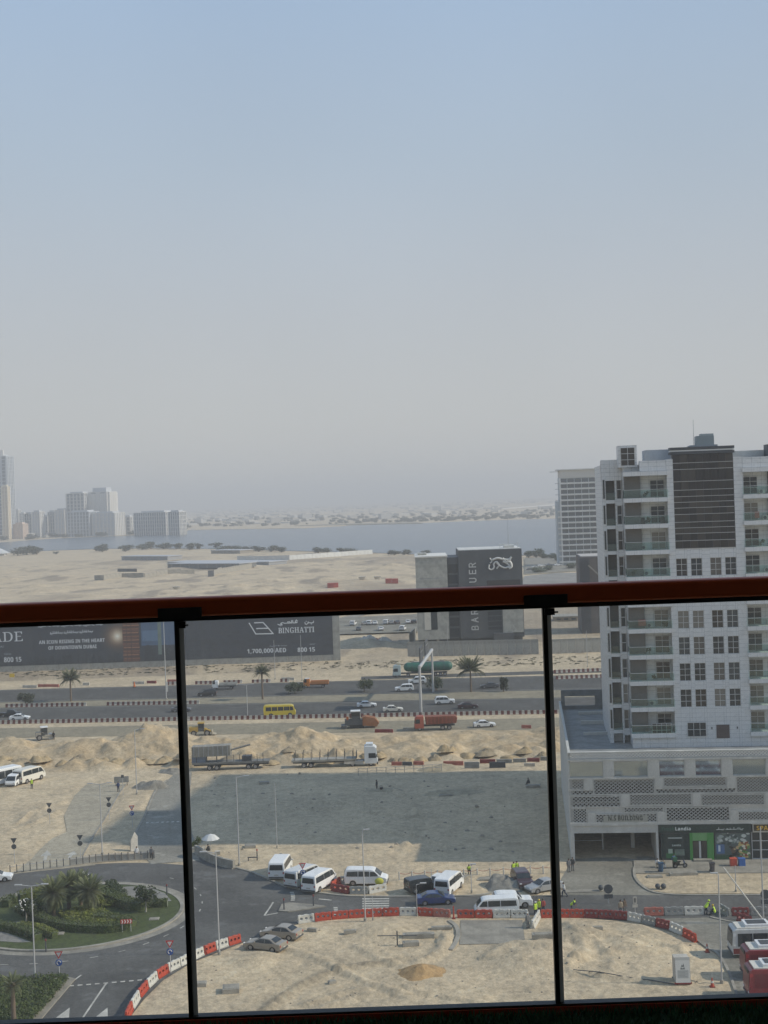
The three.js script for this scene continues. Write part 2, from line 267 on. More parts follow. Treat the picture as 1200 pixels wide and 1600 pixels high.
const tracks = [[[395, 1592], [440, 1560], [480, 1535], [520, 1518], [570, 1508], [620, 1505]], [[560, 1480], [600, 1500], [640, 1512], [680, 1490], [700, 1462]], [[575, 1478], [612, 1495], [655, 1505], [694, 1484], [690, 1458]], [[760, 1500], [800, 1488], [850, 1492], [900, 1500]], [[440, 1480], [500, 1500], [560, 1530], [640, 1560]], [[900, 1500], [960, 1490], [1040, 1486], [1090, 1480]], [[880, 1450], [930, 1475], [960, 1500], [940, 1530]], [[890, 1520], [1000, 1532], [1080, 1535]], [[20, 1290], [60, 1265], [110, 1250], [120, 1235]], [[10, 1300], [40, 1292], [90, 1270], [118, 1250]], [[330, 1290], [420, 1262], [520, 1255], [640, 1268], [760, 1262]], [[340, 1300], [430, 1272], [525, 1264], [640, 1277], [770, 1270]], [[470, 1310], [560, 1300], [640, 1306], [700, 1325]], [[600, 1230], [640, 1250], [650, 1290], [630, 1330]], [[885, 1455], [905, 1470], [915, 1490], [890, 1510]], [[910, 1450], [925, 1462], [960, 1466]], [[1000, 1470], [1050, 1478], [1080, 1500]], [[480, 1570], [560, 1548], [660, 1545], [760, 1560]], [[500, 1578], [570, 1556], [665, 1553], [760, 1568]]].map((l) => curve(gl(l), 40));
const trackDist = tracks.map((t) => ({ t, b: boundsOf(t) }));
paved.push(...[]); const pavedBox = [];
function relief(x, z) {
  let h = 0;
  for (const [hx, hz, r, hh, s] of berms) { const dx = x - hx, dz = z - hz; if (Math.abs(dx) < r && Math.abs(dz) < r) { const d = Math.hypot(dx, dz) / r; if (d < 1) { const c = s === 2 ? (1 - d * d) * (1 - d * d) : Math.min(1.02 - d, .86 - .3 * d * d); if (c > 0) h = Math.max(h, hh * c) + .12 * hh * c; } } }
  if (z > -440) {
    h += .10 * (fbm(x * .35, z * .35, 4) + .45) + (z < -185 && z > -262 ? .28 * (fbm(x * .07, z * .11, 3, 5) + .3) : 0);
    if (z > -182) h += .09 * Math.abs(fbm(x * .9, z * .9, 3, 9));
    if (z < -254 && z > -292) h *= 1 + .75 * fbm(x * .3, z * .3, 5, 3) + .25 * Math.abs(fbm(x * .9, z * .9, 3, 13));
    if (z < -345) h += .5 * Math.max(0, fbm(x * .12, z * .12, 4, 11));
    for (const { t, b } of trackDist) if (x > b[0] - 2 && x < b[1] + 2 && z > b[2] - 2 && z < b[3] + 2) { let m = 9; for (const p of t) m = Math.min(m, Math.hypot(x - p.x, z - p.z)); if (m < 1.4) h += .34 * Math.sin(m * 4.6) * (1.4 - m) - (m < .5 ? .06 : 0); }
  } else if (z > -1300) h += .6 * Math.max(-.2, fbm(x * .02, z * .012, 5, 17)) + .25 + .5 * Math.max(0, fbm(x * .07, z * .05, 4, 19) - .05);
  return Math.max(0, h);
}
{
  const boxesP = paved.map((p) => [p, boundsOf(p)]);
  const axis = (parts) => { const r = []; for (const [a, b, s] of parts) for (let x = a; s > 0 ? x < b : x > b; x += s) r.push(x); return r; };
  const grow = (a, b, s, k) => { const r = []; let x = a; while (Math.abs(x) < Math.abs(b)) { r.push(x); x += s; s *= k; } r.push(b); return r; };
  const xs = [...grow(-331, -9000, -4, 1.25).reverse(), ...axis([[-330, -149, 3], [-149, -60, 1.2], [-60, 84, .6], [84, 330, 3]]), ...grow(331, 9000, 4, 1.25)];
  const zs = [300, 60, 0, -60, -100, ...axis([[-118, -182, -.5], [-182, -310, -.9], [-310, -440, -1.8]]), ...axis([[-441, -700, -2.6], [-700, -1300, -5]]), ...grow(-1301, -13000, -12, 1.12)];
  const n = xs.length, m = zs.length, pos = new Float32Array(n * m * 3), col = new Float32Array(n * m * 3), uv = new Float32Array(n * m * 2), idx = [];
  for (let j = 0; j < m; j++) for (let i = 0; i < n; i++) {
    const x = xs[i], z = zs[j], o = j * n + i; let h = 0;
    if (z > -1300 && z < -110 && Math.abs(x) < 480) {
      h = relief(x, z); const wide = z < -440 ? 14 : z < -310 ? 3 : 1.6;
      if (h > 0) for (const [p, b] of boxesP) if (x > b[0] - wide && x < b[1] + wide && z > b[2] - wide && z < b[3] + wide) { if (inside(x, z, p)) { h = 0; break; } h *= smooth(.35, wide, edgeDist(x, z, p)); }
    }
    pos.set([x, h - (h > 0 ? 0 : .02), z], o * 3); uv.set([x, -z], o * 2);
    // colour of the soil: pale sand, browner dug earth in the long bank, dark gravel along one old trench, patches of gravel on the far land
    let k = 1 + .15 * fbm(x * .05, z * .05, 4, 23) + .10 * fbm(x * .3, z * .3, 3, 29), c = [k, k, k];
    const bermC = smooth(-256, -262, z) * smooth(-292, -284, z) * (.55 + fbm(x * .25, z * .25, 4, 43));
    c = [c[0] * (1 - .10 * bermC), c[1] * (1 - .18 * bermC), c[2] * (1 - .30 * bermC)];
    const tr = tracks[0], tb = trackDist[0].b; if (x > tb[0] - 2 && x < tb[1] + 2 && z > tb[2] - 2 && z < tb[3] + 2) { let q = 9; for (const p of tr) q = Math.min(q, Math.hypot(x - p.x, z - p.z)); const g = smooth(1.1, .2, q + .7 * nz(x * 1.7, z * 1.7, 3)); c = c.map((v) => v * (1 - .35 * g)); }
    if (z < -400 && z > -1300) { const g = Math.max(.8 * smooth(.10, .32, fbm(x * .010, z * .006, 5, 37)), smooth(.10, .3, fbm(x * .035, z * .014, 5, 41)), .9 * smooth(.12, .34, fbm(x * .11, z * .04, 4, 47))); c = [c[0] * (1 - .42 * g), c[1] * (1 - .42 * g), c[2] * (1 - .38 * g)]; }
    col.set(c, o * 3);
  }
  for (let j = 0; j < m - 1; j++) for (let i = 0; i < n - 1; i++) { const a = j * n + i, b = a + 1, c = a + n, d = c + 1; idx.push(a, b, c, b, d, c); }
  const g = new THREE.BufferGeometry(); g.setAttribute('position', new THREE.BufferAttribute(pos, 3)); g.setAttribute('color', new THREE.BufferAttribute(col, 3)); g.setAttribute('uv', new THREE.BufferAttribute(uv, 2)); g.setIndex(idx); g.computeVertexNormals();
  if (g.attributes.normal.getY(0) < 0) { for (let i = 0; i < idx.length; i += 3) { const t = idx[i]; idx[i] = idx[i + 1]; idx[i + 1] = t; } g.setIndex(idx); g.computeVertexNormals(); }
  struct('ground', g, M.sand);
}
const boxesAll = paved.map((p) => [p, boundsOf(p)]);
const groundY = (p) => { let h = relief(p.x, p.z); const wide = p.z < -440 ? 14 : p.z < -310 ? 3 : 1.6; for (const [q, b] of boxesAll) if (p.x > b[0] - wide && p.x < b[1] + wide && p.z > b[2] - wide && p.z < b[3] + wide) { if (inside(p.x, p.z, q)) return .04; h *= smooth(.35, wide, edgeDist(p.x, p.z, q)); } return h; };
const on = (x, y) => { const p = G(x, y); p.y = groundY(p); return p; };
// kerbs
const kerb = (px, w = .3, h = .14, n) => struct('kerb', strip(n ? curve(gl(px), n) : gl(px), w, 0, h), M.kerb);
kerb([[366, 1356], [392, 1363], [419, 1374], [445, 1385], [472, 1391], [507, 1397], [547, 1401], [600, 1402], [709, 1401], [745, 1400], [773, 1395], [795, 1386]], .35, .16, 60);
kerb([[22, 1364], [100, 1355], [150, 1348], [238, 1343]], .4, .16, 30); kerb([[205, 1320], [210, 1305], [225, 1277], [246, 1232], [262, 1219]], .3, .12, 30); kerb([[129, 1337], [152, 1297], [162, 1282], [187, 1239], [197, 1225]], .25, .1, 30);
kerb([[991, 1356], [991, 1366], [993, 1373], [1002, 1384], [1019, 1394], [1048, 1398.5], [1300, 1398.5]], .35, .16, 50);
kerb([[1090, 1470], [1106, 1482], [1120, 1490], [1132, 1506], [1150, 1551], [1165, 1600]], .3, .15, 40); kerb([[1110, 1434], [1140, 1441], [1172, 1446.5], [1260, 1447]], .3, .15, 30);
kerb([[702, 1440], [712, 1448], [716, 1460], [712, 1474], [704, 1486]], .5, .18, 30);
// roundabout island
struct('roundabout_apron', sheet(circle(RC, R_IN + 1.4, 72), .046), M.paving);
struct('roundabout_kerb', strip([...circle(RC, R_IN, 96), ...circle(RC, R_IN, 96).slice(0, 2)], .45, .0, .22), M.kerb);
struct('lawn', slab(circle(RC, R_IN - .2, 72), 0, .17), M.lawn);
const island = (name, px, m, h = .17) => struct(name, slab(gl(px), 0, h), m);
island('gravel_bed', [[184, 1389], [206, 1387], [238, 1390], [258, 1398], [268, 1410], [226, 1411], [196, 1402]], M.gravel, .20);
island('gravel_bed', [[-20, 1455], [10, 1460], [48, 1474], [30, 1475], [-20, 1472]], M.gravel, .20);
// small triangular island in the street mouth, painted nose
island('traffic_island', [[435, 1425], [440, 1414.5], [451, 1411.5], [493, 1415], [509, 1417.5], [451, 1426]], M.paving, .16);
struct('painted_line', strip(gl([[427, 1410], [422, 1418], [413, 1431]]), .22, .042, .042), M.line); struct('painted_line', strip(gl([[413, 1431], [434, 1427]]), .22, .046, .046), M.line);
// splitter island with verge at the lower left
struct('splitter_island', slab(gl([[-40, 1532], [60, 1532], [104, 1528], [118, 1531], [55, 1605], [-60, 1640]]), 0, .16), M.paving);
// painted markings
const dashes = (px, n, w, fill = .55, y = .044) => { const c = new THREE.CatmullRomCurve3(gl(px)), g = []; for (let i = 0; i < n; i++) g.push(strip([0, .5, 1].map((t) => c.getPointAt((i + t * fill) / n)), w, y, y)); return struct('dashed_line', join(g), M.line); };
dashes([[108, 1541], [160, 1537], [228, 1531]], 9, .32); struct('painted_line', strip(gl([[166, 1537], [130, 1590], [118, 1612]]), .2, .044, .044), M.line); struct('painted_line', strip(gl([[127, 1524], [104, 1541], [95, 1552]]), .18, .048, .048), M.line);
dashes([[0, 1508], [60, 1506], [130, 1499], [200, 1484], [260, 1462], [300, 1438], [316, 1410], [300, 1385], [250, 1367]], 15, .14, .28, .05);
{ // arrows on the approach and on the parking lane
  const arrow = (a, b, w, y) => { const p = G(...a), q = G(...b), d = q.clone().sub(p), n = V(-d.z, 0, d.x).normalize(), L = d.length(), u = d.clone().normalize(), at = (s, t) => p.clone().addScaledVector(u, s * L).addScaledVector(n, t * w); return struct('painted_arrow', sheet([at(0, -.14), at(.45, -.14), at(.45, -.5), at(1, 0), at(.45, .5), at(.45, .14), at(0, .14)], y), M.line); };
  arrow([88, 1604], [109, 1575], 1.3, .045); arrow([150, 1604], [168, 1575], 1.3, .045); arrow([70, 1345], [74, 1329], 1.6, .052); arrow([108, 1341], [116, 1330], 1.6, .052);
}
for (let k = 0; k < 6; k++) { const a = line2([566, 1405 + k * 3.7], [608, 1404.6 + k * 3.7]), p = G(566, 1405 + k * 3.7), q = G(608, 1404.6 + k * 3.7); struct('crossing_stripe', strip([p, q], .5, .042, .042), M.line); }
dashes([[456, 1394], [458, 1402], [457, 1409]], 5, .5, .6); dashes([[524, 1418], [525, 1424], [524, 1431]], 5, .5, .6); dashes([[498, 1405], [518, 1407]], 1, .3, 1); dashes([[228, 1286], [284, 1284]], 7, .7, .5, .05);
// pavement and planting strip before the shops
struct('pavement', slab(gl([[990, 1346], [1500, 1340], [1500, 1364], [991, 1366]]), 0, .15), M.paving);
struct('sand_verge', slab(gl([[993.5, 1367], [1500, 1365], [1500, 1397.6], [1048, 1397.6], [1020, 1393], [1004, 1384], [995, 1373]]), 0, .13), M.sandPlain);
struct('sand_verge', slab(gl([[862, 1397], [938, 1394.5], [940, 1391], [900, 1391.5], [862, 1392]]), 0, .14), M.paving);

// ---------------------------------------------------------------- the white tower on its podium (right)
const cladTex = texture(256, (u, v) => { const e = Math.min(u % .5, .5 - u % .5, v % .25, .25 - v % .25), k = .93 + .1 * (pf(u, v, 8, 4, 101) - .5) + .05 * (pn(Math.floor(u * 2) / 2 + .1, Math.floor(v * 4) / 4 + .1, 64, 7) - .5); return e < .007 ? [k * .66, k * .68, k * .7] : [k, k, k]; }, true, 2.4);
M.clad.map = cladTex; M.cladB.map = cladTex;
const dustGlass = texture(256, (u, v) => { const k = .35 + .9 * pf(u, v, 10, 4, 111); return [k, k, k * .95]; }, true, 4);
const reveal = { glass: M.glassDark };
function windowAt(parent, x0, x1, y0, y1, z, cols, rows, glass = M.glassDark, fm = M.frame, t = .06, d = .1) {
  const w = x1 - x0, h = y1 - y0, m = part(parent, 'window', bx(w, h, .04), glass, [(x0 + x1) / 2, (y0 + y1) / 2, z]);
  const key = ['win', w.toFixed(2), h.toFixed(2), cols, rows, t].join(); let g = boxes.get(key);
  if (!g) {
    const l = [box(-w / 2, -w / 2 + t, -h / 2, h / 2, .02, d), box(w / 2 - t, w / 2, -h / 2, h / 2, .02, d), box(-w / 2 + t, w / 2 - t, h / 2 - t, h / 2, .02, d - .003), box(-w / 2 + t, w / 2 - t, -h / 2, -h / 2 + t, .02, d - .003)];
    const ys = rows === 'cross' ? [.36, 0].map((f) => -h / 2 + h * (f || .72)) : Array.from({ length: rows - 1 }, (_, k) => -h / 2 + h * (k + 1) / rows);
    for (let k = 1; k < cols; k++) l.push(box(-w / 2 + w * k / cols - t / 2, -w / 2 + w * k / cols + t / 2, -h / 2 + t, h / 2 - t, .02, d - .006));
    for (const y of ys) l.push(box(-w / 2 + t, w / 2 - t, y - t / 2, y + t / 2, .02, d - .012));
    g = join(l); boxes.set(key, g);
  }
  part(m, 'frame', g, fm); return m;
}
function lattice(w, h, pitch = .36, t = .085, d = .06) {
  const key = ['lat', w.toFixed(2), h.toFixed(2), pitch].join(); if (boxes.has(key)) return boxes.get(key);
  const l = [], seg = (ax, ay, bx_, by, dz) => { const L = Math.hypot(bx_ - ax, by - ay); if (L > .12) l.push(moved(new THREE.BoxGeometry(L, t, d), (ax + bx_) / 2, (ay + by) / 2, dz, 0, 0, Math.atan2(by - ay, bx_ - ax))); };
  const s = .82;                                               // slope of the bars
  for (let c = -h / s; c < w; c += pitch) { let x0 = c, y0 = 0, x1 = c + h / s, y1 = h; if (x0 < 0) { y0 = -x0 * s; x0 = 0; } if (x1 > w) { y1 -= (x1 - w) * s; x1 = w; } if (x1 > x0) { seg(x0, y0, x1, y1, 0); seg(w - x0, y0, w - x1, y1, d * .4); } }
  const g = join(l).translate(-w / 2, -h / 2, 0); boxes.set(key, g); return g;
}
{
  const B = thing('mixed_use_tower', 'white clad apartment tower with green glass balconies on a latticed shop podium', 'building', G(893, 1347), -5.8 * D2R);
  B.updateMatrixWorld(true);
  const zx = (v) => (v - 150) / 39.7, zy = (v) => (683 - v) / 39.7;     // podium measured off an enlargement
  const PW = 39, PH = 14.8, PD = 46;
  // podium shell
  part(B, 'podium_wall', box(0, .5, 0, 13.4, -PD, -.52), M.podium); part(B, 'podium_wall', box(PW - .5, PW, 0, 13.4, -PD, -.52), M.podium); part(B, 'podium_wall', box(.5, PW - .5, 0, 9.5, -PD, -PD + .4), M.podium);
  part(B, 'podium_roof', box(.5, PW - .5, 13.0, 13.4, -PD + .4, -.52), mat([.30, .32, .34], .9, { map: grimeTex }));
  part(B, 'podium_parapet', box(0, .35, 13.4, PH - .1, -PD, -.5), M.podium); part(B, 'podium_parapet', box(PW - .35, PW, 13.4, PH - .1, -PD, -.5), M.podium);
  for (let k = 0; k < 3; k++) part(B, 'roof_upstand', box(3, 12.2, 13.4, 13.4 + [.5, .6, .45][k], -PD + 6 + k * 9.5, -PD + 6.4 + k * 9.5), M.podium);
  // open frame at the back edge of the roof
  const zb = -PD; part(B, 'roof_screen', join([box(.4, 12, 15.6, 16.6, zb + .2, zb + .7), box(.4, 12, 13.4, 14.0, zb + .2, zb + .7), box(.4, 1.0, 14.0, 15.6, zb + .2, zb + .7), box(6.0, 7.6, 14.0, 15.6, zb + .2, zb + .7)]), mat([.22, .235, .25], .85, { map: grimeTex }));
  part(B, 'deck_back_wall', box(.5, PW - .5, 4.9, 13, -12.2, -12), M.concrete); part(B, 'parking_deck', box(.5, PW - .5, 7.7, 8.0, -12, -.6), M.concrete); part(B, 'parking_deck', box(.5, PW - .5, 10.7, 11.0, -12, -.6), M.concrete); part(B, 'parking_deck', box(.5, PW - .5, 4.87, 5.2, -12, -.53), M.concrete);
  part(B, 'cornice', box(-.06, PW, 4.86, 5.25, -.52, .06), M.podium); part(B, 'cornice', box(-.05, PW, 13.62, 13.86, -.52, .08), M.podium); part(B, 'cornice', box(-.07, PW, PH - .12, PH, -.5, .1), M.podium);
  part(B, 'lattice_panel', lattice(PW - .4, .8, .46, .08), M.podium, [PW / 2, 14.27, -.06]); 
  // window band
  const coated = mat([.36, .42, .45], .05, { metalness: .85 });
  const band = [[155, 335], [390, 570], [628, 762], [817, 953], [1010, 1183], [1240, 1400], [1460, 1640]].map((p) => p.map(zx));
  let px = 0; for (const [a, b] of band) { if (a > px + .05) part(B, 'pier', box(px, a, 11.15, 13.62, -.52, 0), M.podium); windowAt(B, a, b, 11.35, 13.45, -.4, 1, 1, coated, M.podium, .07, .2); px = b; }
  part(B, 'pier', box(px, PW, 11.15, 13.62, -.52, 0), M.podium);
  part(B, 'band_sill', box(0, PW, 11.15, 11.33, -.5, .05), M.podium);
  // lattice panels, one frame strip round each
  const L = [[155, 240, 228, 290], [285, 245, 597, 320], [652, 240, 972, 283], [1030, 240, 1350, 320], [155, 335, 415, 388], [470, 328, 790, 380], [845, 335, 1168, 385], [160, 302, 275, 322], [1220, 335, 1540, 385], [155, 400, 237, 470], [660, 400, 985, 468], [1035, 428, 1350, 468], [440, 398, 640, 418], [610, 300, 1020, 320], [290, 432, 605, 470], [1400, 240, 1690, 320], [1400, 400, 1690, 468]];
  { const s = new THREE.Shape([[.05, 5.25], [PW, 5.25], [PW, 11.14], [.05, 11.14]].map((p) => new THREE.Vector2(...p))); for (const [a, b, c, d] of L) if (zx(c) < PW - .2) { const h = new THREE.Path([[zx(a), zy(d)], [zx(a), zy(b)], [zx(c), zy(b)], [zx(c), zy(d)]].map((p) => new THREE.Vector2(Math.max(.1, p[0]), p[1]))); s.holes.push(h); } part(B, 'front_wall', new THREE.ExtrudeGeometry(s, { depth: .14, bevelEnabled: false }).translate(0, 0, -.34), M.podium); }
  L.forEach(([a, b, c, d], i) => {
    const x0 = zx(a), x1 = zx(c), y1 = zy(b), y0 = zy(d), w = x1 - x0, h = y1 - y0, m = part(B, 'lattice_panel', lattice(w, h, i % 3 === 1 ? .56 : .48, .08), M.podium, [(x0 + x1) / 2, (y0 + y1) / 2, -.12]);
    part(m, 'panel_frame', join([box(-w / 2 - .12, w / 2 + .12, h / 2, h / 2 + .13, -.18, .10), box(-w / 2 - .12, w / 2 + .12, -h / 2 - .13, -h / 2, -.18, .10), box(-w / 2 - .12, -w / 2, -h / 2, h / 2, -.18, .097), box(w / 2, w / 2 + .12, -h / 2, h / 2, -.18, .097)]), M.podium);
  });
  for (const [a, b, c, d] of [[228, 240, 282, 298], [600, 240, 650, 298], [975, 240, 1028, 298], [418, 325, 468, 392], [793, 325, 842, 392], [1170, 325, 1218, 392], [240, 420, 288, 475], [607, 420, 657, 475], [987, 415, 1032, 475]]) part(B, 'wall_panel', box(zx(a) + .1, zx(c) - .1, zy(d), zy(b), -.3, .02), M.podium);
  // name plate over the garage
  const nsTex = canvasTexture(512, 64, (c, w, h) => { c.fillStyle = '#a3a196'; c.fillRect(0, 0, w, h); c.font = 'bold 60px sans-serif'; c.fillStyle = '#23281f'; c.textAlign = 'center'; c.fillText('N.S BUILDING', w / 2, 50); });
  part(B, 'name_sign', box(zx(330), zx(555), zy(468), zy(438), -.05, .02), M.podium); part(B, 'name_sign_face', new THREE.PlaneGeometry(5.9, .86), mat('#fff', .8, { map: nsTex }), [(zx(330) + zx(555)) / 2, (zy(468) + zy(438)) / 2, .026]);
  // ground floor: garage mouth, shops
  part(B, 'lintel', box(zx(165), zx(600), 3.85, 4.86, -.5, -.1), M.podium); part(B, 'corner_pier', box(0, zx(170), 0, 4.86, -.5, 0), M.podium); part(B, 'corner_pier', box(zx(600), zx(612), 0, 4.86, -8, 0), M.podium);
  part(B, 'garage_floor', box(zx(170), zx(600), .0, .05, -20, 0), M.dusty); part(B, 'garage_wall', box(zx(170), zx(600), 0, 4.8, -20.3, -20), M.concrete); part(B, 'garage_ceiling', box(.5, zx(600), 4.5, 4.8, -20, -.52), M.concrete);
  part(B, 'garage_rail', box(zx(175), zx(330) - .1, 1.35, 1.43, -6, -5.9), M.steel); part(B, 'garage_beam', box(zx(330), zx(490), 2.0, 2.1, -9, -8.9), M.steel); part(B, 'garage_post', box(zx(330) - .1, zx(330) + .1, 0, 3.4, -6, -5.8), M.steel); part(B, 'garage_column', box(zx(485), zx(505), 0, 4.5, -7, -6.4), M.podium);
  const shopTex = canvasTexture(1024, 96, (c, w, h) => {
    c.fillStyle = '#26352e'; c.fillRect(0, 0, w, h); c.fillStyle = '#2f4a3d'; for (let i = 0; i < 60; i++) c.fillRect((i * 173) % w, (i * 37) % h, 14, 2);
    c.font = 'bold 56px sans-serif'; c.textBaseline = 'middle'; c.fillStyle = '#2f5c48'; c.fillText('Fresh', 30, h / 2); c.fillStyle = '#e3e6df'; c.fillText('Landia', 182, h / 2); c.fillStyle = '#3a5a4a'; c.fillText('~ ~ ~', 420, h / 2 - 6);
    arabic(c, 'yshlandya', 640, 64, 300, 44, '#d9ddd6', 6);
  });
  part(B, 'shop_sign', box(zx(612), zx(1095), zy(532), zy(487), -.4, .1), M.darkGrey); part(B, 'shop_sign_face', new THREE.PlaneGeometry(zx(1095) - zx(612) - .1, zy(487) - zy(532) - .06), mat('#fff', .6, { map: shopTex }), [(zx(612) + zx(1095)) / 2, (zy(487) + zy(532)) / 2, .106]);
  const spaTex = canvasTexture(512, 96, (c, w, h) => { c.fillStyle = '#3a2f1d'; c.fillRect(0, 0, w, h); c.strokeStyle = '#cfc9b8'; c.lineWidth = 8; c.strokeRect(4, 4, w - 8, h - 8); c.font = 'bold 74px sans-serif'; c.textBaseline = 'middle'; c.fillStyle = '#e0b23a'; c.fillText('SPA', 40, h / 2 + 4); });
  part(B, 'spa_sign', box(zx(1102), zx(1340), zy(530), zy(487), -.4, .1), M.darkGrey); part(B, 'spa_sign_face', new THREE.PlaneGeometry(zx(1340) - zx(1102) - .06, 1.05), mat('#fff', .6, { map: spaTex }), [(zx(1102) + zx(1340)) / 2, (zy(487) + zy(530)) / 2, .106]);
  part(B, 'shop_back_wall', box(zx(612), PW - .5, 0, 4.86, -9, -8.6), M.concrete); part(B, 'shop_fascia', box(zx(1340), PW, 3.8, 4.86, -.5, 0), M.podium);
  // shop front: printed panels between green pillars
  const poster = (w, h, draw) => mat('#fff', .55, { map: canvasTexture(w, h, draw) });
  const blobs = (c, w, h, cols, n, sd, s0, s1) => { let k = sd; const r = () => ((k = (k * 16807) % 2147483647) / 2147483647); for (let i = 0; i < n; i++) { c.fillStyle = cols[Math.floor(r() * cols.length)]; c.beginPath(); c.ellipse(r() * w, r() * h, s0 + r() * s1, s0 + r() * s1 * .7, r() * 3, 0, 7); c.fill(); } };
  const pA = poster(256, 256, (c, w, h) => { c.fillStyle = '#1e2e2a'; c.fillRect(0, 0, w, h); c.fillStyle = '#2b6b35'; c.fillRect(40, 190, 90, 50); c.fillStyle = '#cfd6cf'; c.fillRect(60, 40, 130, 8); c.font = 'bold 26px sans-serif'; c.fillText('Landia', 96, 124); c.fillStyle = '#9fb09f'; c.fillRect(60, 150, 40, 44); for (let i = 0; i < 5; i++) c.fillRect(120, 158 + i * 12, 90, 5); });
  const pB = poster(256, 256, (c, w, h) => { c.fillStyle = '#55605c'; c.fillRect(0, 0, w, h); c.fillStyle = '#35573a'; c.fillRect(0, 215, 110, 41); blobs(c, w, 110, ['#9aa39c', '#c3c7bf', '#6d7a70', '#404a44'], 40, 5, 6, 18); c.fillStyle = '#4b6a92'; c.fillRect(8, 110, 60, 90); c.fillStyle = '#cfd7dc'; c.fillRect(22, 120, 16, 60); blobs(c, 60, 110, ['#30302c'], 1, 3, 2, 3); c.save(); c.translate(110, 130); blobs(c, 60, 120, ['#3a332d', '#6a5746', '#c6a878', '#25211e'], 30, 11, 6, 12); c.restore(); c.save(); c.translate(180, 90); blobs(c, 70, 150, ['#4e7a36', '#c8b070', '#8f4a2c', '#d9d2b8', '#6a8a4a'], 40, 23, 6, 12); c.restore(); });
  part(B, 'shop_panel', box(zx(625), zx(775), .15, zy(535), -.3, -.05), M.darkGrey); part(B, 'shop_print', new THREE.PlaneGeometry(zx(775) - zx(625) - .1, zy(535) - .2), pA, [(zx(625) + zx(775)) / 2, (zy(535) + .15) / 2, -.04]); part(B, 'green_pillar', box(zx(775), zx(790), .15, zy(532), -.35, .02), mat([.06, .27, .05], .5)); part(B, 'green_pillar', box(zx(865), zx(900), .15, zy(532), -.35, .02), mat([.06, .27, .05], .5)); part(B, 'green_fascia', box(zx(790), zx(865), zy(575), zy(532), -.35, .01), mat([.16, .36, .13], .5));
  const dr = part(B, 'shop_door', box(zx(790), zx(865), .15, zy(575), -.36, -.28), M.glassBrown); part(dr, 'door_post', box(zx(823), zx(833), .15, zy(580), -.28, -.1), M.white);
  part(B, 'shop_panel', box(zx(905), zx(1090), .15, zy(535), -.3, -.05), M.darkGrey); part(B, 'shop_print', new THREE.PlaneGeometry(zx(1090) - zx(905) - .1, zy(535) - .2), pB, [(zx(905) + zx(1090)) / 2, (zy(535) + .15) / 2, -.04]); windowAt(B, zx(1097), zx(1230), .15, 3.78, -.3, 3, 3, M.glassDark, M.frame, .09); windowAt(B, zx(1232), zx(1480), .15, 3.78, -.3, 4, 3, M.glassDark, M.frame, .09);
  part(B, 'shop_step', box(zx(790), zx(885), .15, .35, -.25, .9), M.paving);
  // ---- tower
  const o = B.worldToLocal(P(989, 1160, 192)), TX = o.x, TZ = o.z, slab0 = 15.0, FH = 3.68, NF = 11, TOP = 53.9, W = 22.3;
  const shades = [M.glassDark, M.glassDark, M.glassBrown, new THREE.MeshPhysicalMaterial({ color: lin([.12, .11, .095]), roughness: .12 }), new THREE.MeshPhysicalMaterial({ color: lin([.20, .185, .16]), roughness: .16 }), new THREE.MeshPhysicalMaterial({ color: lin([.055, .065, .07]), roughness: .1 })], pick = () => shades[Math.floor(R() * shades.length)];
  const T = (x0, x1, y0, y1, z0, z1) => box(TX + x0, TX + x1, y0, y1, TZ + z0, TZ + z1);
  part(B, 'tower_core', T(0, W, 13.4, TOP - .6, -22, -1.9), M.cladB);
  const cols = [[6.8, 8.35], [8.85, 10.4], [11.5, 13.05], [13.55, 15.1]], strips = [[5.9, 6.8], [8.35, 8.85], [10.4, 11.5], [13.05, 13.55], [15.1, 16.4]];
  const yC = 41.3;                                              // below this the pairs of windows, above it the curtain wall
  strips.forEach(([a, b], i) => part(B, 'wall_pier', T(a, b, 13.4, i === 0 || i === 4 ? TOP : yC, -1.9, 0), M.clad));
  for (const [a, b] of cols) { let y = 13.4; for (let k = 0; k < 7; k++) { const s = slab0 + FH * k - (k ? 0 : 1.6), w0 = k ? s + .35 : 13.6 + .2, w1 = k ? s + 2.95 - (k ? .1 : 0) : 13.4 + 2.2; if (k === 0) { y = 13.4; continue; } part(B, 'spandrel', T(a, b, y, w0, -1.9, -.01), M.clad); y = w1; windowAt(B, TX + a, TX + b, w0, w1, TZ - .22, 2, 3, pick()); } part(B, 'spandrel', T(a, b, y, yC, -1.9, -.01), M.clad); }
  for (const [a, b] of [[7.6, 10.2]]) windowAt(B, TX + a, TX + b, 14.9, 16.9, TZ + .03, 3, 2); part(B, 'service_door', T(11.6, 13.4, 14.6, 16.5, 0, .06), mat([.10, .075, .065], .7)); part(B, 'wall_light', T(14.4, 14.55, 15.9, 16.2, 0, .12), M.darkGrey); part(B, 'wall_light', T(10.9, 11.05, 15.9, 16.2, 0, .12), M.darkGrey);
  // curtain wall
  const cw = [6.8, 15.1], n = 8, pw = (cw[1] - cw[0]) / n, rows = [0, 1.1, 2.1, 2.9, 3.7, 4.8, 5.7, 6.5, 7.3, 8.2, 9.4, 11.1, 12.0, 13.2], tint = [0, 1, 2].map((k) => new THREE.MeshPhysicalMaterial({ color: lin([[.030, .028, .026], [.05, .044, .038], [.022, .021, .022]][k]), roughness: [.08, .14, .1][k] }));
  M.transom = mat([.40, .39, .37], .5); part(B, 'curtain_backing', T(cw[0], cw[1], yC, TOP + 1.2, -1.9, -.3), M.darkGrey);
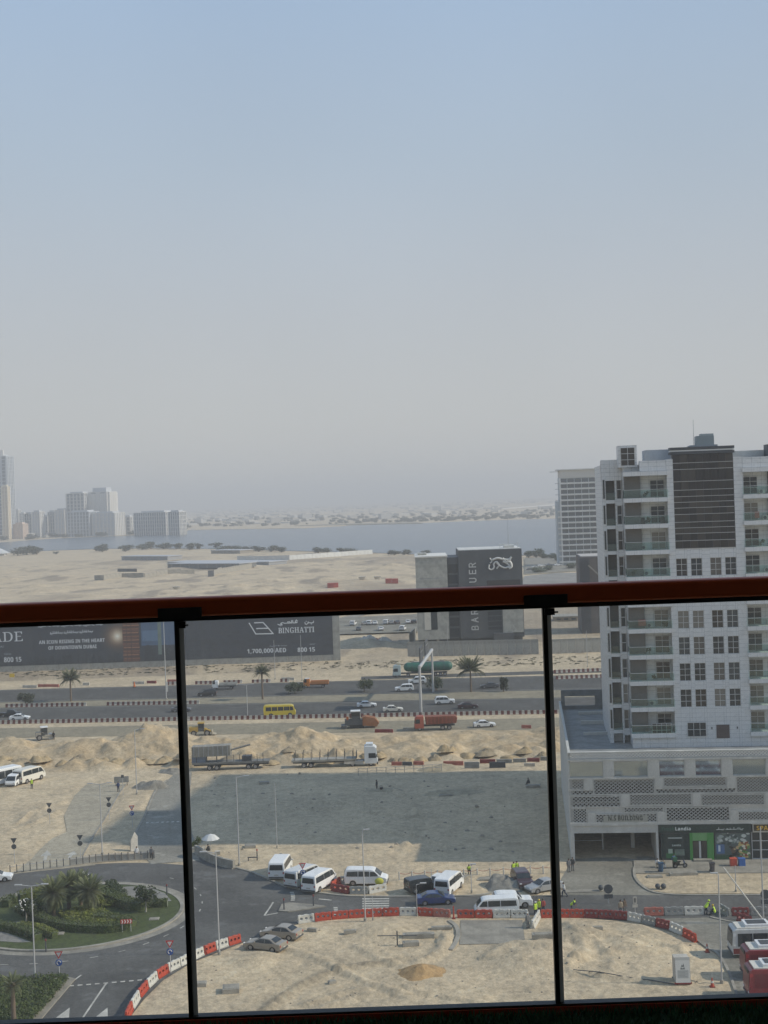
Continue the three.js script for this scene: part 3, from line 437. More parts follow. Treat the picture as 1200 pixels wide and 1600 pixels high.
  for (let r = 0; r < rows.length - 1; r++) { for (let k = 0; k < n; k++) part(B, 'curtain_pane', bx(pw - .05, rows[r + 1] - rows[r] - .06, .05), tint[Math.floor(R() * 3)], [TX + cw[0] + (k + .5) * pw, yC + (rows[r] + rows[r + 1]) / 2, TZ - .1], [rr(-.006, .006), rr(-.008, .008), 0]); part(B, 'transom', bx(cw[1] - cw[0], .08, .14), M.transom, [TX + (cw[0] + cw[1]) / 2, yC + rows[r], TZ - .02]); }
  part(B, 'curtain_cap', T(cw[0] - .35, cw[1] + .2, yC + 13.2, yC + 13.55, -2.2, .2), M.darkGrey); part(B, 'curtain_cap', T(cw[0] - .3, cw[1] + .15, yC + 13.6, yC + 13.8, -2.2, .15), M.frame); part(B, 'curtain_cap', T(cw[0] - .35, cw[1] + .2, yC + 13.85, yC + 14.2, -2.2, .2), M.darkGrey);
  // balconies
  for (const [bx0, flip] of [[0, 1], [16.4, 0]]) {
    const x = (a) => bx0 + (flip ? a : 5.9 - a), X = (a, b) => (flip ? [bx0 + a, bx0 + b] : [bx0 + 5.9 - b, bx0 + 5.9 - a]);
    part(B, 'balcony_roof', T(bx0 - .15, bx0 + 6, slab0 + FH * 10 - .1, slab0 + FH * 10 + .55, -1.9, .45), M.clad);
    part(B, 'parapet_wall', T(bx0 + (flip ? 2.2 : 0), bx0 + (flip ? 5.9 : 3.7), slab0 + FH * 10 + .55, TOP - .1, -1.9, -.02), M.clad);
    for (let k = 0; k < 10; k++) {
      const y = slab0 + FH * k, sl = part(B, 'balcony', T(bx0 - .15, bx0 + 6, y - .12, y + .48, -1.9, .45), M.clad);
      part(sl, 'balcony_glass', T(bx0 - .1, bx0 + 5.95, y + .5, y + 1.62, .36, .38), M.railGlass); part(sl, 'handrail', T(bx0 - .12, bx0 + 5.97, y + 1.62, y + 1.67, .33, .41), M.frame);
      part(sl, 'balcony_glass', flip ? T(bx0 - .12, bx0 - .1, y + .5, y + 1.62, -1.5, .34) : T(bx0 + 5.95, bx0 + 5.97, y + .5, y + 1.62, -1.5, .34), M.railGlass);
      const [a, b] = X(.1, 2.3); part(B, 'balcony_side_panel', T(a, b, y + .48, y + FH - .12, -1.9, -1.2), M.panelBrown);
      const [c, d] = X(3.7, 5.7); windowAt(B, TX + c, TX + d, y + .52, y + 2.95, TZ - 1.86, 2, 'cross', pick());
      if (R() < .6) { const u = part(B, 'air_conditioner', bx(.85, .62, .36), M.whitePlastic, [TX + (flip ? bx0 + rr(2.6, 3.2) : bx0 + rr(2.7, 3.3)), y + .82, TZ - 1.6]); part(u, 'fan_grille', new THREE.CylinderGeometry(.24, .24, .02, 14).rotateX(Math.PI / 2), M.darkGrey, [-.1, 0, .19]); }
      if (R() < .45) part(B, 'balcony_plant', clump(120, .45, .6, .4, .1, 5, k + 3), M.leafDark, [TX + bx0 + rr(.7, 5.2), y + 1.0, TZ - .5]); if (R() < .4) part(B, 'laundry', bx(rr(.6, 1.2), .9, .03), [M.whitePaint, M.redFaded, M.darkGrey][Math.floor(R() * 3)], [TX + bx0 + rr(1, 5), y + 1.25, TZ - rr(.6, 1.1)]);
    }
    if (flip) windowAt(B, TX + 2.7, TX + 5.4, 14.9, 16.9, TZ + .03, 4, 2); part(B, 'base_wall', T(bx0, bx0 + 5.9, 13.4, slab0 + 1.6 - 1.72, -1.9, .0), M.clad);
  }
  // stepped wing on the left side
  part(B, 'rear_wing', T(4, W - .5, 13.4, TOP - .8, -38.57, -22), M.cladB); part(B, 'added_shadow_block', T(4.5, W - 1, 0, TOP - 1.2, -50, -38.6), M.cladB);  // both rear volumes are unseen, the hindmost added to lengthen the cast shadow
  const wx0 = -2.9, wz = -4.2; part(B, 'wing_wall', T(wx0, -.02, 13.4, TOP - .4, -22, wz - 1.7), M.cladB);
  part(B, 'wing_pier', T(wx0, -2.35, 13.4, TOP + .1, wz - 1.7, wz), M.clad); part(B, 'wing_pier', T(-1.05, -.85, 13.4, TOP + .1, wz - 1.7, wz), M.clad); part(B, 'wing_parapet', T(wx0, -.02, slab0 + FH * 10 - .6, TOP + .3, wz - 1.68, wz - .03), M.clad);
  for (let k = 0; k < 10; k++) { const y = slab0 + FH * k - .2, s = part(B, 'wing_balcony', T(-2.35, -1.05, y, y + .5, wz - 1.7, wz + .05), M.clad); part(s, 'balcony_glass', T(-2.35, -1.05, y + .5, y + 1.5, wz - .05, wz - .03), M.railGlass); part(B, 'wing_glazing', T(-2.35, -1.05, y + .5, y + FH, wz - 1.69, wz - 1.6), M.panelBrown); windowAt(B, TX - .82, TX - .08, y + .6, y + FH - .3, TZ + wz - .3, 1, 2, pick(), M.frame, .09); part(B, 'wing_spandrel', T(-.85, -.02, y - .3, y + .6, wz - 1.7, wz - .04), M.clad); windowAt(B, TX - 2.8, TX - 2.45, y + .7, y + FH - .2, TZ + wz + .03, 1, 1, M.glassDark, M.frame, .05); }
  // roof
  part(B, 'roof_pavilion', T(-.6, 2.0, TOP - .9, TOP + 2.2, -5, -1.2), M.clad); windowAt(B, TX - .3, TX + 1.7, TOP - .7, TOP + 1.9, TZ - 1.17, 2, 3, M.glassBrown, M.frame); part(B, 'roof_room', T(3.4, 7.0, TOP - .6, TOP + 1.5, -9, -4), mat([.42, .45, .49], .7, { map: grainTex })); part(B, 'roof_room', T(15.6, 22, TOP - .6, TOP + .9, -9, -4), M.podium); part(B, 'roof_room', T(20, 22.4, TOP - .6, TOP + 1.6, -4, -1), M.darkGrey);
  part(B, 'roof_plant', T(9.6, 13.4, TOP + 1.2, TOP + 1.9, -6, -2.5), mat([.28, .30, .31], .7)); part(B, 'roof_plant', T(10.6, 13.0, TOP + 1.9, TOP + 3.2, -5.6, -3), mat([.24, .27, .27], .7)); part(B, 'roof_plant', T(11.2, 13.0, TOP + 3.2, TOP + 3.5, -5, -3.4), mat([.30, .33, .33], .7));
  part(B, 'mast', moved(cyl(.05, .03, 4.4, 6), TX + 10.3, TOP + 1.2, TZ - 4), M.steel);
  for (const [x, y, z] of [[5.3, .62, -1], [2.5, .62, -1]]) part(B, 'balcony_chair', join([T(x - .3, x + .3, slab0 + FH * 8 + .48, slab0 + FH * 8 + .9, z - .3, z + .3), T(x - .3, x + .3, slab0 + FH * 8 + .9, slab0 + FH * 8 + 1.4, z - .3, z - .2)]), M.black);
}

// ---------------------------------------------------------------- further buildings on the right
{
  // pale residential slab block behind
  const D = 900, a = P(874, 735, D), b = P(941, 733, D), base = G(880, 884), px = 2133 / D, w = (941 - 874) / px + 12;
  const B = thing('residential_block', 'pale balcony slab block with sixteen white floors, beyond the white tower', 'building', [P(876, 800, D).x, 0, -D], -3 * D2R), H = a.y;
  part(B, 'wall', box(0, w, 0, H - 5, -18, -1.2), mat([.42, .46, .48], .8)); part(B, 'parapet', box(.2, w, H - 5.2, H, -17, -.5), mat([.52, .50, .45], .85)); part(B, 'roof_slab', box(-1.6, w, H, H + .7, -17.5, .6), M.white);
  const n = 15, fh = (H - 8) / n; M.glassFacade = new THREE.MeshPhysicalMaterial({ color: lin([.07, .085, .09]), roughness: .2 });
  for (let k = 0; k < n; k++) { const y = 3 + k * fh, s = part(B, 'balcony_slab', box(k < 10 ? -1.8 : -.2, w, y - .45, y + .55, -1.3, .5), M.white); for (let c = 0; c < 8; c++) part(B, 'window', bx(4.3, fh - 1.2, .1), M.glassFacade, [2.6 + c * 4.7, y + .55 + (fh - 1.3) / 2 + .1, -1.1]); if (k > 9) part(s, 'bracket', box(-3, -.2, y - .1, y + .2, -4, -3.6), M.steel); }
  part(B, 'corner_pier', box(-.2, .7, 0, H - 5.2, -1.2, .3), M.white); part(B, 'stair_wing', box(-2.6, -.2, 0, H * .68, -14, -2), mat([.44, .48, .5], .8)); part(B, 'roof_jib', box(-6, 0, H - 1, H - .6, -6, -5.7), M.steel);
}
{
  const D = 474, B = thing('brown_building', 'dark brown mid-rise with lit flat roof, beside the white tower', 'building', [P(908, 930, D).x, 0, -D], -4 * D2R), h = P(925, 870, D).y;
  part(B, 'wall', box(0, 16, 0, h, -20, 0), mat([.16, .14, .125], .8, { map: grainTex })); part(B, 'dark_bay', box(-.2, 3.2, 0, h - .5, -8, .25), mat([.075, .075, .08], .7)); part(B, 'roof', box(.4, 15.5, h, h + .3, -19.5, -.5), mat([.42, .39, .35], .9)); for (let k = 0; k < 6; k++) part(B, 'wall_rib', box(.1 + k * .55, .3 + k * .55, 2, h - 1, .25, .45), M.darkGrey); for (let k = 0; k < 5; k++) part(B, 'window', box(6, 9, 3 + k * 4.4, 5.6 + k * 4.4, -.05, .08), M.glassBrown); part(B, 'brace', moved(bx(.5, 9, .5), 6, h - 6, .3, 0, 0, .8), M.concrete);
}
{
  // beige and grey low blocks behind the hoarding
  const g = [[866, 962, 40, 965, 'low beige construction block, half built, behind the pale hoarding', [.42, .36, .28]], [890, 972, 46, 968, 'low pinkish site building with open frame near the brown mid-rise', [.44, .33, .26]]];
  for (const [px, D0, D1, top, lab, c] of g) { const D = D0 - 470, z = 520 + (px - 866), B = thing('site_building', lab, 'building', [P(px, 980, z).x, 0, -z], -4 * D2R), h = P(px, top, z).y; part(B, 'wall', box(0, 9, 0, h, -10, 0), mat(c, .9, { map: grimeTex })); for (let k = 0; k < 3; k++) part(B, 'opening', box(1 + k * 2.8, 2.6 + k * 2.8, h * .45, h * .8, -.1, .05), M.darkGrey); part(B, 'roof', box(-.3, 9.3, h, h + .4, -10.3, .3), M.concrete); }
}
// ---------------------------------------------------------------- the showroom block with the big letters
{
  const D = 446, k = D / FPX, B = thing('showroom_building', 'grey and white showroom block with upright letters and a white horse emblem', 'building', [P(650, 900, D).x, 0, -D], -1.0 * D2R);
  const X = (p) => (p - 650) * k, Y = (p) => P(730, p, D).y + (0), dark = mat([.085, .092, .098], .7, { map: grainTex }), pale = mat([.46, .47, .45], .75, { map: grimeTex });
  const yb = Y(1005) > 0 ? 0 : 0, wt = Y(868), dt = Y(860), bot = Y(995);
  part(B, 'white_block', box(X(650), X(699), bot - .5, wt - .2, -22, 0), pale); part(B, 'white_roof', box(X(649), X(700), wt - .2, wt + .25, -22.4, .3), mat([.62, .60, .54], .8)); part(B, 'roof_ridge', box(X(654), X(668), wt + .25, wt + .9, -15, -8), pale);
  for (const s of [[0, .9], [1.4, 4.2]]) part(B, 'panel_joint', box(X(655), X(693), wt - 6.2 - s[1], wt - 6.05 - s[1], 0, .03), M.joint);
  part(B, 'stair_window', box(X(671), X(681), Y(982), Y(948), 0, .08), M.glassDark); part(B, 'stair_reveal', box(X(661), X(671), Y(982), Y(948), 0, .06), mat([.58, .55, .47], .8)); part(B, 'block_leg', box(X(660), X(663), 0, bot - .5, -2, -1), pale); part(B, 'block_leg', box(X(679), X(683), 0, bot - .5, -2, -1), pale); part(B, 'base', box(X(651), X(815), 0, bot - .5, -22, -5), M.darkGrey);
  part(B, 'link_wall', box(X(699), X(717), bot - .5, wt - .5, -21, -1.6), M.darkGrey);
  for (let i = 0; i < 8; i++) { const y0 = bot + i * 3.5; if (y0 + 3 < wt) part(B, 'link_window', box(X(700.5), X(715.5), y0, y0 + 2.8, -1.6, -1.5), M.glassDark); }
  part(B, 'dark_block', box(X(717), X(816), bot - .5, dt, -22, .2), dark); part(B, 'dark_roof', box(X(718), X(815), dt, dt + .2, -21.6, -.2), M.podium);
  part(B, 'white_panel', box(X(783), X(815), Y(990), Y(946), .2, .7), pale); part(B, 'slot_window', box(X(760), X(781), Y(985), Y(946), .2, .28), M.glassDark); for (let i = 0; i < 5; i++) part(B, 'slot_transom', box(X(760), X(781), Y(980 - i * 8), Y(979 - i * 8), .28, .36), M.darkGrey); part(B, 'window_strip', box(X(760), X(812), Y(916), Y(908), .2, .27), M.glassBrown); part(B, 'canopy', box(X(768), X(798), Y(1002), Y(990), .2, 2.4), M.darkGrey);
  part(B, 'roof_frame', join([box(X(783), X(783.8), dt, dt + 2, -3, -2.6), box(X(811), X(812), dt, dt + 2.2, -3, -2.6), box(X(783), X(812), dt + 1.3, dt + 1.6, -3, -2.7), box(X(790), X(806), dt, dt + 1.1, -8, -4)]), M.white); part(B, 'mast', cyl(.12, .06, 9, 5, X(798), dt + 1, -6), M.steel);
  // letters stand upright up the wall, reading upwards
  const glyph = { B: [[[0, 0], [0, 10]], [[0, 0], [4, 0], [5.5, 1.5], [5.5, 3.6], [4, 5.1], [0, 5.1]], [[4, 5.1], [5.2, 6.4], [5.2, 8.6], [4, 10], [0, 10]]], A: [[[0, 0], [3.2, 10], [6.4, 0]], [[1.3, 3.6], [5.1, 3.6]]], R: [[[0, 0], [0, 10], [4, 10], [5.5, 8.6], [5.5, 6.4], [4, 5], [0, 5]], [[3, 5], [5.8, 0]]], U: [[[0, 10], [0, 2.2], [1.6, 0], [4.2, 0], [5.8, 2.2], [5.8, 10]]], E: [[[5.4, 0], [0, 0], [0, 10], [5.4, 10]], [[0, 5], [4.6, 5]]] };
  const letter = (ch, px, py) => { const s = .205, g = []; for (const line of glyph[ch]) for (let i = 0; i + 1 < line.length; i++) { const [ax, ay] = line[i], [bx_, by] = line[i + 1], L = Math.hypot(bx_ - ax, by - ay) * s + .3; g.push(moved(bx(L, .3, .14), -(ay + by) / 2 * s, (ax + bx_) / 2 * s, 0, 0, 0, Math.atan2((bx_ - ax), -(by - ay)))); } part(B, 'letter', join(g), M.white, [X(px) + 1.0, Y(py), .3]); };
  letter('B', 739.5, 984); letter('A', 739.5, 972); letter('R', 739.5, 959.5); letter('U', 738.5, 909.5); letter('E', 738.5, 896.5); letter('R', 738.5, 886);
  // horse emblem as a bent band
  const hb = (pts, r = .22) => new THREE.TubeGeometry(new THREE.CatmullRomCurve3(pts.map(([x, y]) => V(X(x), Y(y), .32))), 28, r, 5);
  part(B, 'emblem', join([hb([[765, 883], [764, 889], [768, 891], [772, 888], [772, 882], [776, 879], [780, 884], [776, 890]], .26), hb([[770, 876], [778, 873.5], [788, 876], [796, 876], [800, 872]], .34), hb([[766, 881], [769, 878], [766, 873]], .2), hb([[776, 880], [782, 886], [790, 889], [796, 886], [792, 882], [786, 879]], .3), hb([[793, 879], [798, 881], [799, 888], [795, 890]], .42), hb([[786, 874], [792, 880], [799, 876]], .36)]), M.white);
}
{ // long hoarding wall before the showroom and the one going on to the right
  const a = G(637, 1026.5), b = G(842, 1022.5), c = G(862, 1022), d = G(1000, 1017);
  const wall = (p, q, h, label) => { const B = thing('hoarding', label, 'hoarding', p, Math.atan2(-(q.z - p.z), q.x - p.x)), L = p.distanceTo(q), n = Math.round(L / 2.4); for (let i = 0; i < n; i++) part(B, 'hoarding_panel', bx(L / n - .05, h, .12), i % 3 ? M.hoarding : M.hoardingB, [(i + .5) * L / n, h / 2, i % 2 ? .02 : 0]); part(B, 'coping', box(0, L, h, h + .12, -.12, .14), M.hoarding); return B; };
  M.hoardingB = mat([.43, .43, .415], .72, { map: grimeTex });
  wall(a, b, 4.6, 'long plain pale grey hoarding in front of the showroom block'); wall(c, d, 4.4, 'pale grey hoarding between the showroom wall and the white tower');
  wall(G(640, 1010), G(650, 1000), 4.2, 'short return of the pale hoarding facing the car lot');
}

// ---------------------------------------------------------------- billboard hoarding
{
  const D = 422, k = D / FPX, S = 5.4, yTop = 98, B = thing('billboard_wall', 'long dark printed advertising hoarding on a grey base wall along the highway', 'billboard', [0, 0, -D], 0);
  const bottom = (x) => 1041 - x * .0335, W0 = (x) => P(x, bottom(x), D).x, hb = 1.9, ht = yTop * k;
  const poster = (x0, x1, draw) => canvasTexture(Math.round((x1 - x0) * S), Math.round(yTop * S), (c, w, h) => {
    c.fillStyle = '#3c424b'; c.fillRect(0, 0, w, h);
    const X = (x) => (x - x0) * S, Y = (x, y) => h - (bottom(x) - y) * S;
    const text = (t, x, y, wpx, cap, font, col = '#d5d8da', sp = 0) => { c.font = font.replace('#', String(cap * S / .72)); c.fillStyle = col; c.textBaseline = 'alphabetic'; const m = c.measureText(t).width; c.save(); c.translate(X(x), Y(x, y)); c.scale(wpx * S / m, 1); c.fillText(t, 0, 0); c.restore(); };
    draw(c, w, h, X, Y, text);
  });
  const left = poster(-90, 283, (c, w, h, X, Y, text) => {
    const g = c.createLinearGradient(0, 0, 0, h); g.addColorStop(0, '#343c48'); g.addColorStop(1, '#3d434a'); c.fillStyle = g; c.fillRect(0, 0, w, h);
    c.fillStyle = '#4c6480'; c.fillRect(X(222), 0, X(283) - X(222), h * .75); c.fillStyle = '#5f7a96'; c.fillRect(X(224), Y(240, 985), X(250) - X(224), 90);
    let q = 9; const r = () => ((q = (q * 16807) % 2147483647) / 2147483647);
    c.fillStyle = '#33383f'; for (let i = 0; i < 150; i++) { const x = r() * w, hh = 20 + r() * (x > X(190) ? 120 : 60); c.fillRect(x, h - hh, 8 + r() * 18, hh); }
    c.fillStyle = '#4d5458'; for (let i = 0; i < 260; i++) c.fillRect(r() * w, h - r() * 120, 3 + r() * 8, 2 + r() * 8);
    const s = c.createRadialGradient(X(185), Y(185, 994), 4, X(185), Y(185, 994), 34 * S); s.addColorStop(0, '#f3f0e2'); s.addColorStop(.16, '#c9b9a0'); s.addColorStop(.45, 'rgba(150,110,80,.5)'); s.addColorStop(1, 'rgba(60,66,75,0)'); c.fillStyle = s; c.fillRect(X(120), 0, X(222) - X(120), h);
    // printed tower of banded floors
    c.fillStyle = '#5d4237'; c.fillRect(X(193), 0, X(219) - X(193), h); for (let i = 0; i < 34; i++) { c.fillStyle = ['#8a5b45', '#6f4a3c', '#a3745a', '#4a3833'][i % 4]; c.fillRect(X(193) + (i % 3) * 4, i * h / 34, X(219) - X(193) - 6, h / 80); } c.fillStyle = '#463833'; c.fillRect(X(206), h * .1, 5, h * .9); c.fillRect(X(199), h * .3, 4, h * .7);
    c.fillStyle = '#6f7f78'; c.fillRect(X(248), 0, 30, h * .9);
    text('ΛDE', -12, 1003, 50, 15, '#px serif'); text('DUBAI', -12, 1012, 19, 3, '#px sans-serif', '#aab0b4'); text('Call us', 7, 1023, 11, 3, '#px sans-serif', '#aab0b4'); text('800 15', 6, 1034.5, 28, 7.6, 'bold #px sans-serif');
    text('AN ICON RISING IN THE HEART', 62, 1006, 103, 5.4, 'bold #px sans-serif'); text('OF DOWNTOWN DUBAI', 76, 1015, 76, 5.4, 'bold #px sans-serif');
    for (const [x0, x1, y] of [[62, 96, 979], [98, 130, 978], [132, 163, 977], [80, 100, 990], [102, 124, 989], [126, 147, 988]]) arabic(c, 'words', X(x0), Y(x0, y), (x1 - x0) * S, 7.5 * S, '#cfd3d6', 5);
  });
  const right = poster(283, 521, (c, w, h, X, Y, text) => {
    let q = 77; const r = () => ((q = (q * 16807) % 2147483647) / 2147483647); c.fillStyle = '#383d44'; for (let i = 0; i < 160; i++) c.fillRect(r() * w, h * .55 + r() * h * .45, 20 + r() * 60, 4 + r() * 24); c.fillStyle = '#454b50'; for (let i = 0; i < 90; i++) c.fillRect(r() * w * .4, h * .8 + r() * h * .2, 6 + r() * 20, 3 + r() * 9);
    // two leaning strokes joined as a mark
    c.strokeStyle = '#d9dcdd'; c.lineWidth = 9; c.lineJoin = 'miter'; const pl = (l) => { c.beginPath(); l.forEach(([x, y], i) => (i ? c.lineTo(X(x), Y(x, y)) : c.moveTo(X(x), Y(x, y)))); c.stroke(); };
    pl([[391, 973.5], [401, 991], [428, 990.5], [421, 982], [402, 982.5]]); pl([[399, 973.5], [413, 973], [421, 982]]);
    arabic(c, 'bin', X(470), Y(470, 974.5), 22 * S, 8 * S, '#d9dcdd', 7); arabic(c, 'ghati', X(436), Y(436, 975), 31 * S, 8 * S, '#d9dcdd', 7); text('BINGHATTI', 436, 990, 57, 8.4, 'bold #px serif');
    text('1,700,000 AED', 386, 1021.5, 62, 6.6, 'bold #px sans-serif'); text('800 15', 465, 1019.5, 28, 6.6, 'bold #px sans-serif'); arabic(c, 'words', X(422), Y(422, 1010.5), 27 * S, 3.4 * S, '#aab0b4', 3); arabic(c, 'bin', X(480), Y(480, 1007.5), 13 * S, 3.4 * S, '#aab0b4', 3);
  });
  for (const [x0, x1, t] of [[-90, 283, left], [283, 521, right]]) { const a = W0(x0), b = W0(x1), w = b - a; part(B, 'backing_panel', box(a, b, hb, hb + ht, -.9, -.1), M.darkGrey); part(B, 'printed_face', new THREE.PlaneGeometry(w - .1, ht - .05), mat('#fff', .5, { map: t }), [(a + b) / 2, hb + ht / 2, -.08]); }
  part(B, 'end_border', box(W0(521), W0(532), .0, hb + ht + .2, -.9, -.04), M.hoarding);
  const a = W0(-90), n = 34, b = W0(521); for (let i = 0; i < n; i++) part(B, 'base_panel', bx((b - a) / n - .06, hb, .5), i % 4 ? M.hoarding : M.hoardingB, [a + (i + .5) * (b - a) / n, hb / 2, -.4 + (i % 2) * .02]);
  for (let i = 0; i < 30; i++) part(B, 'stay', bar(V(a + (i + .5) * (b - a) / 30, .1, -7), V(a + (i + .5) * (b - a) / 30, hb + ht * .8, -1), .12), M.steel);
}
// ---------------------------------------------------------------- the balcony that we look from
{
  const RD = 3.6, rp = (x, y) => P(x, y, RD), FL = EYE - 1.385, red = mat([.50, .08, .014], .5), redDark = mat([.42, .05, .012], .5);
  const B = thing('balcony_railing', 'dark red balcony railing with three framed glass panes along the near edge', 'railing', [0, FL, -RD]), L = (x, y) => rp(x, y).sub(V(0, FL, -RD));
  const top = L(600, 922).y, low = L(600, 951.5).y, x0 = -1.9, x1 = 1.9;
  const prof = new THREE.Shape(); { const h = top - low, r = .012; prof.moveTo(-.03, 0); prof.lineTo(.03 - r, 0); prof.quadraticCurveTo(.03, 0, .03, r); prof.lineTo(.03, h - r); prof.quadraticCurveTo(.03, h, .03 - r, h); prof.lineTo(-.03 + r, h); prof.quadraticCurveTo(-.03, h, -.03, h - r); prof.lineTo(-.03, 0); }
  const rail = new THREE.ExtrudeGeometry(prof, { depth: x1 - x0, bevelEnabled: false, curveSegments: 5 }); rail.rotateY(-Math.PI / 2); rail.translate(x1, low, 0); part(B, 'top_rail', rail, red);
  part(B, 'rail_groove', box(x0, x1, low - .012, low - .001, -.016, .016), M.black);
  const frosted = new THREE.MeshPhysicalMaterial({ color: lin([.42, .42, .40]), roughness: .95, transmission: .7, thickness: 0 });
  const ps = [L(291, 1280).x, L(864, 1265).x], bot = L(600, 1579).y, gap = ps[1] - ps[0]; ps.unshift(ps[0] - gap); ps.push(ps[2] + gap);
  for (const p of ps) { const q = part(B, 'post', box(p - .011, p + .001, bot, low - .012, -.012, .012), M.black); part(q, 'edge_strip', box(p + .0013, p + .0125, bot, low - .013, -.001, .001), frosted); }
  for (const [p, px, py] of [[ps[1], 284, 955], [ps[2], 850, 933]]) { const c = L(px, py); part(B, 'clamp', box(c.x - .057, c.x + .057, low - .001, low + .025, .031, .039), M.black); }
  for (const p of [ps[1], ps[2]]) part(B, 'clamp_pin', join([box(p - .006, p + .02, low - .03, low - .013, .006, .022), box(p + .004, p + .028, low - .024, low - .02, .0225, .03)]), M.black);
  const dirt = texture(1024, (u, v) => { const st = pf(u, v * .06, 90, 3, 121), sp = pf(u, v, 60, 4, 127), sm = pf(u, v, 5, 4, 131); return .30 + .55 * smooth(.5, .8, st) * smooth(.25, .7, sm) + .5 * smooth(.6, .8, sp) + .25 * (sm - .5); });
  const pane = new THREE.MeshPhysicalMaterial({ color: lin([.985, .99, .985]), roughness: 0, transmission: 1, thickness: 0, ior: 1.5 }), dustVeil = new THREE.MeshPhysicalMaterial({ color: lin([.66, .65, .60]), roughness: 1, transmission: .6, thickness: 0, transparent: true, opacity: .13, alphaMap: dirt, depthWrite: false });  // streaks are dirt; the even part of the film adds a milky light veil
  for (let i = 0; i < 3; i++) { const g = part(B, 'glass_pane', new THREE.PlaneGeometry(ps[i + 1] - ps[i] - .03, low - .012 - bot), pane, [(ps[i] + ps[i + 1]) / 2 + .001, (low - .012 + bot) / 2, 0]); part(g, 'dust_veil_film', new THREE.PlaneGeometry(ps[i + 1] - ps[i] - .032, low - .014 - bot), dustVeil, [0, 0, -.004]); }
  part(B, 'bottom_rail', box(x0, x1, .0, bot, -.02, .02), redDark); part(B, 'bottom_channel', box(x0, x1, bot, bot + .006, -.014, .014), M.black);
  // slab, wall and ceiling of our own balcony, and the building that carries it
  const plaster = mat([.60, .58, .55], .9, { map: grainTex });
  struct('balcony_floor', box(-2.2, 2.2, FL - .25, FL - .004, -RD - .06, 2.2), M.concrete); struct('balcony_ceiling', box(-2.2, 2.2, FL + 3.0, FL + 3.25, -RD - .2, 2.2), plaster);
  struct('balcony_side_wall', box(2.0, 2.2, FL, FL + 3.0, -RD - .06, 2.2), plaster); struct('balcony_side_wall', box(-2.2, -2.0, FL, FL + 3.0, -RD - .06, 2.2), plaster); struct('balcony_rear_wall', box(-2.0, 2.0, FL, FL + 3.0, 2.0, 2.2), plaster);
  struct('own_building', box(-14, 14, 0, FL - .25, -RD + .3, 16), M.podium);
  // artificial grass
  const turfMat = mat([.035, .095, .035], .8); struct('turf_backing', new THREE.PlaneGeometry(3.8, 1.4).rotateX(-Math.PI / 2).translate(0, FL + .002, -RD + .03 + .7), turfMat);
  const blade = new THREE.BufferGeometry(); blade.setAttribute('position', new THREE.Float32BufferAttribute([-.0016, 0, 0, .0016, 0, 0, .0012, .016, .003, -.0012, .016, .003, 0, .03, .011], 3)); blade.setIndex([0, 1, 2, 0, 2, 3, 3, 2, 4]); blade.computeVertexNormals();
  const n = 26000, im = new THREE.InstancedMesh(blade, turfMat, n), m4 = new THREE.Matrix4(), qq = new THREE.Quaternion(), e = new THREE.Euler(), c = new THREE.Color(); im.name = 'artificial_turf'; im.userData = { kind: 'stuff', label: 'dark green artificial turf blades on the balcony floor', category: 'turf' };
  for (let i = 0; i < n; i++) { e.set(rr(-.5, .5), rr(0, 6.28), rr(-.5, .5)); m4.compose(V(rr(-1.5, 1.6), FL + .002, -RD + .03 + Math.pow(R(), 1.6) * .5), qq.setFromEuler(e), V(1, rr(.7, 1.25), 1)); im.setMatrixAt(i, m4); im.setColorAt(i, c.setRGB(rr(.6, 1.3), rr(.7, 1.2), rr(.6, 1.1))); }
  im.castShadow = im.receiveShadow = true; scene.add(im);
}
// ---------------------------------------------------------------- across the creek
const glassFar = mat([.10, .13, .155], .35), stoneFar = mat([.56, .54, .50], .7), stoneCool = mat([.46, .48, .50], .7), sandstone = mat([.55, .45, .34], .8);
function farTower(label, x0, x1, top, base, D, o = {}) {
  const a = P(x0, base, D), b = P(x1, base, D), w = b.x - a.x, h = P((x0 + x1) / 2, top, D).y, d = o.depth || w * .8, B = thing(o.name || 'waterfront_tower', label, 'building', [(a.x + b.x) / 2, 0, -D], o.turn ?? -.32, 'buildings across the creek');
  part(B, 'body', box(-w / 2, w / 2, 0, h, -d, 0), o.mat || glassFar);
  const n = o.fins ?? Math.max(3, Math.round(w / 7)), f = [], s = []; for (let i = 0; i <= n; i++) { const t = o.finW || w / n * .34; f.push(box(-w / 2 + i * w / n - t / 2, -w / 2 + i * w / n + t / 2, 0, h * (i % 2 ? .97 : 1), -.5, .9)); f.push(box(w / 2 - .4, w / 2 + .9, 0, h, -d * i / n - t / 2, -d * i / n + t / 2)); }
  part(B, 'pilasters', join(f), o.fin || stoneFar).userData.kind = 'stuff';
  const m = Math.max(3, Math.round(h / 6.4)); for (let i = 1; i <= m; i++) s.push(box(-w / 2 - .3, w / 2 + .5, h * i / m - .55, h * i / m + .55, -d - .3, .5)); part(B, 'floor_bands', join(s), o.fin || stoneFar).userData.kind = 'stuff';
  part(B, 'roof_crown', box(-w * .36, w * .36, h, h + (o.crown || 3), -d * .8, -d * .15), o.fin || stoneCool); return B;
}
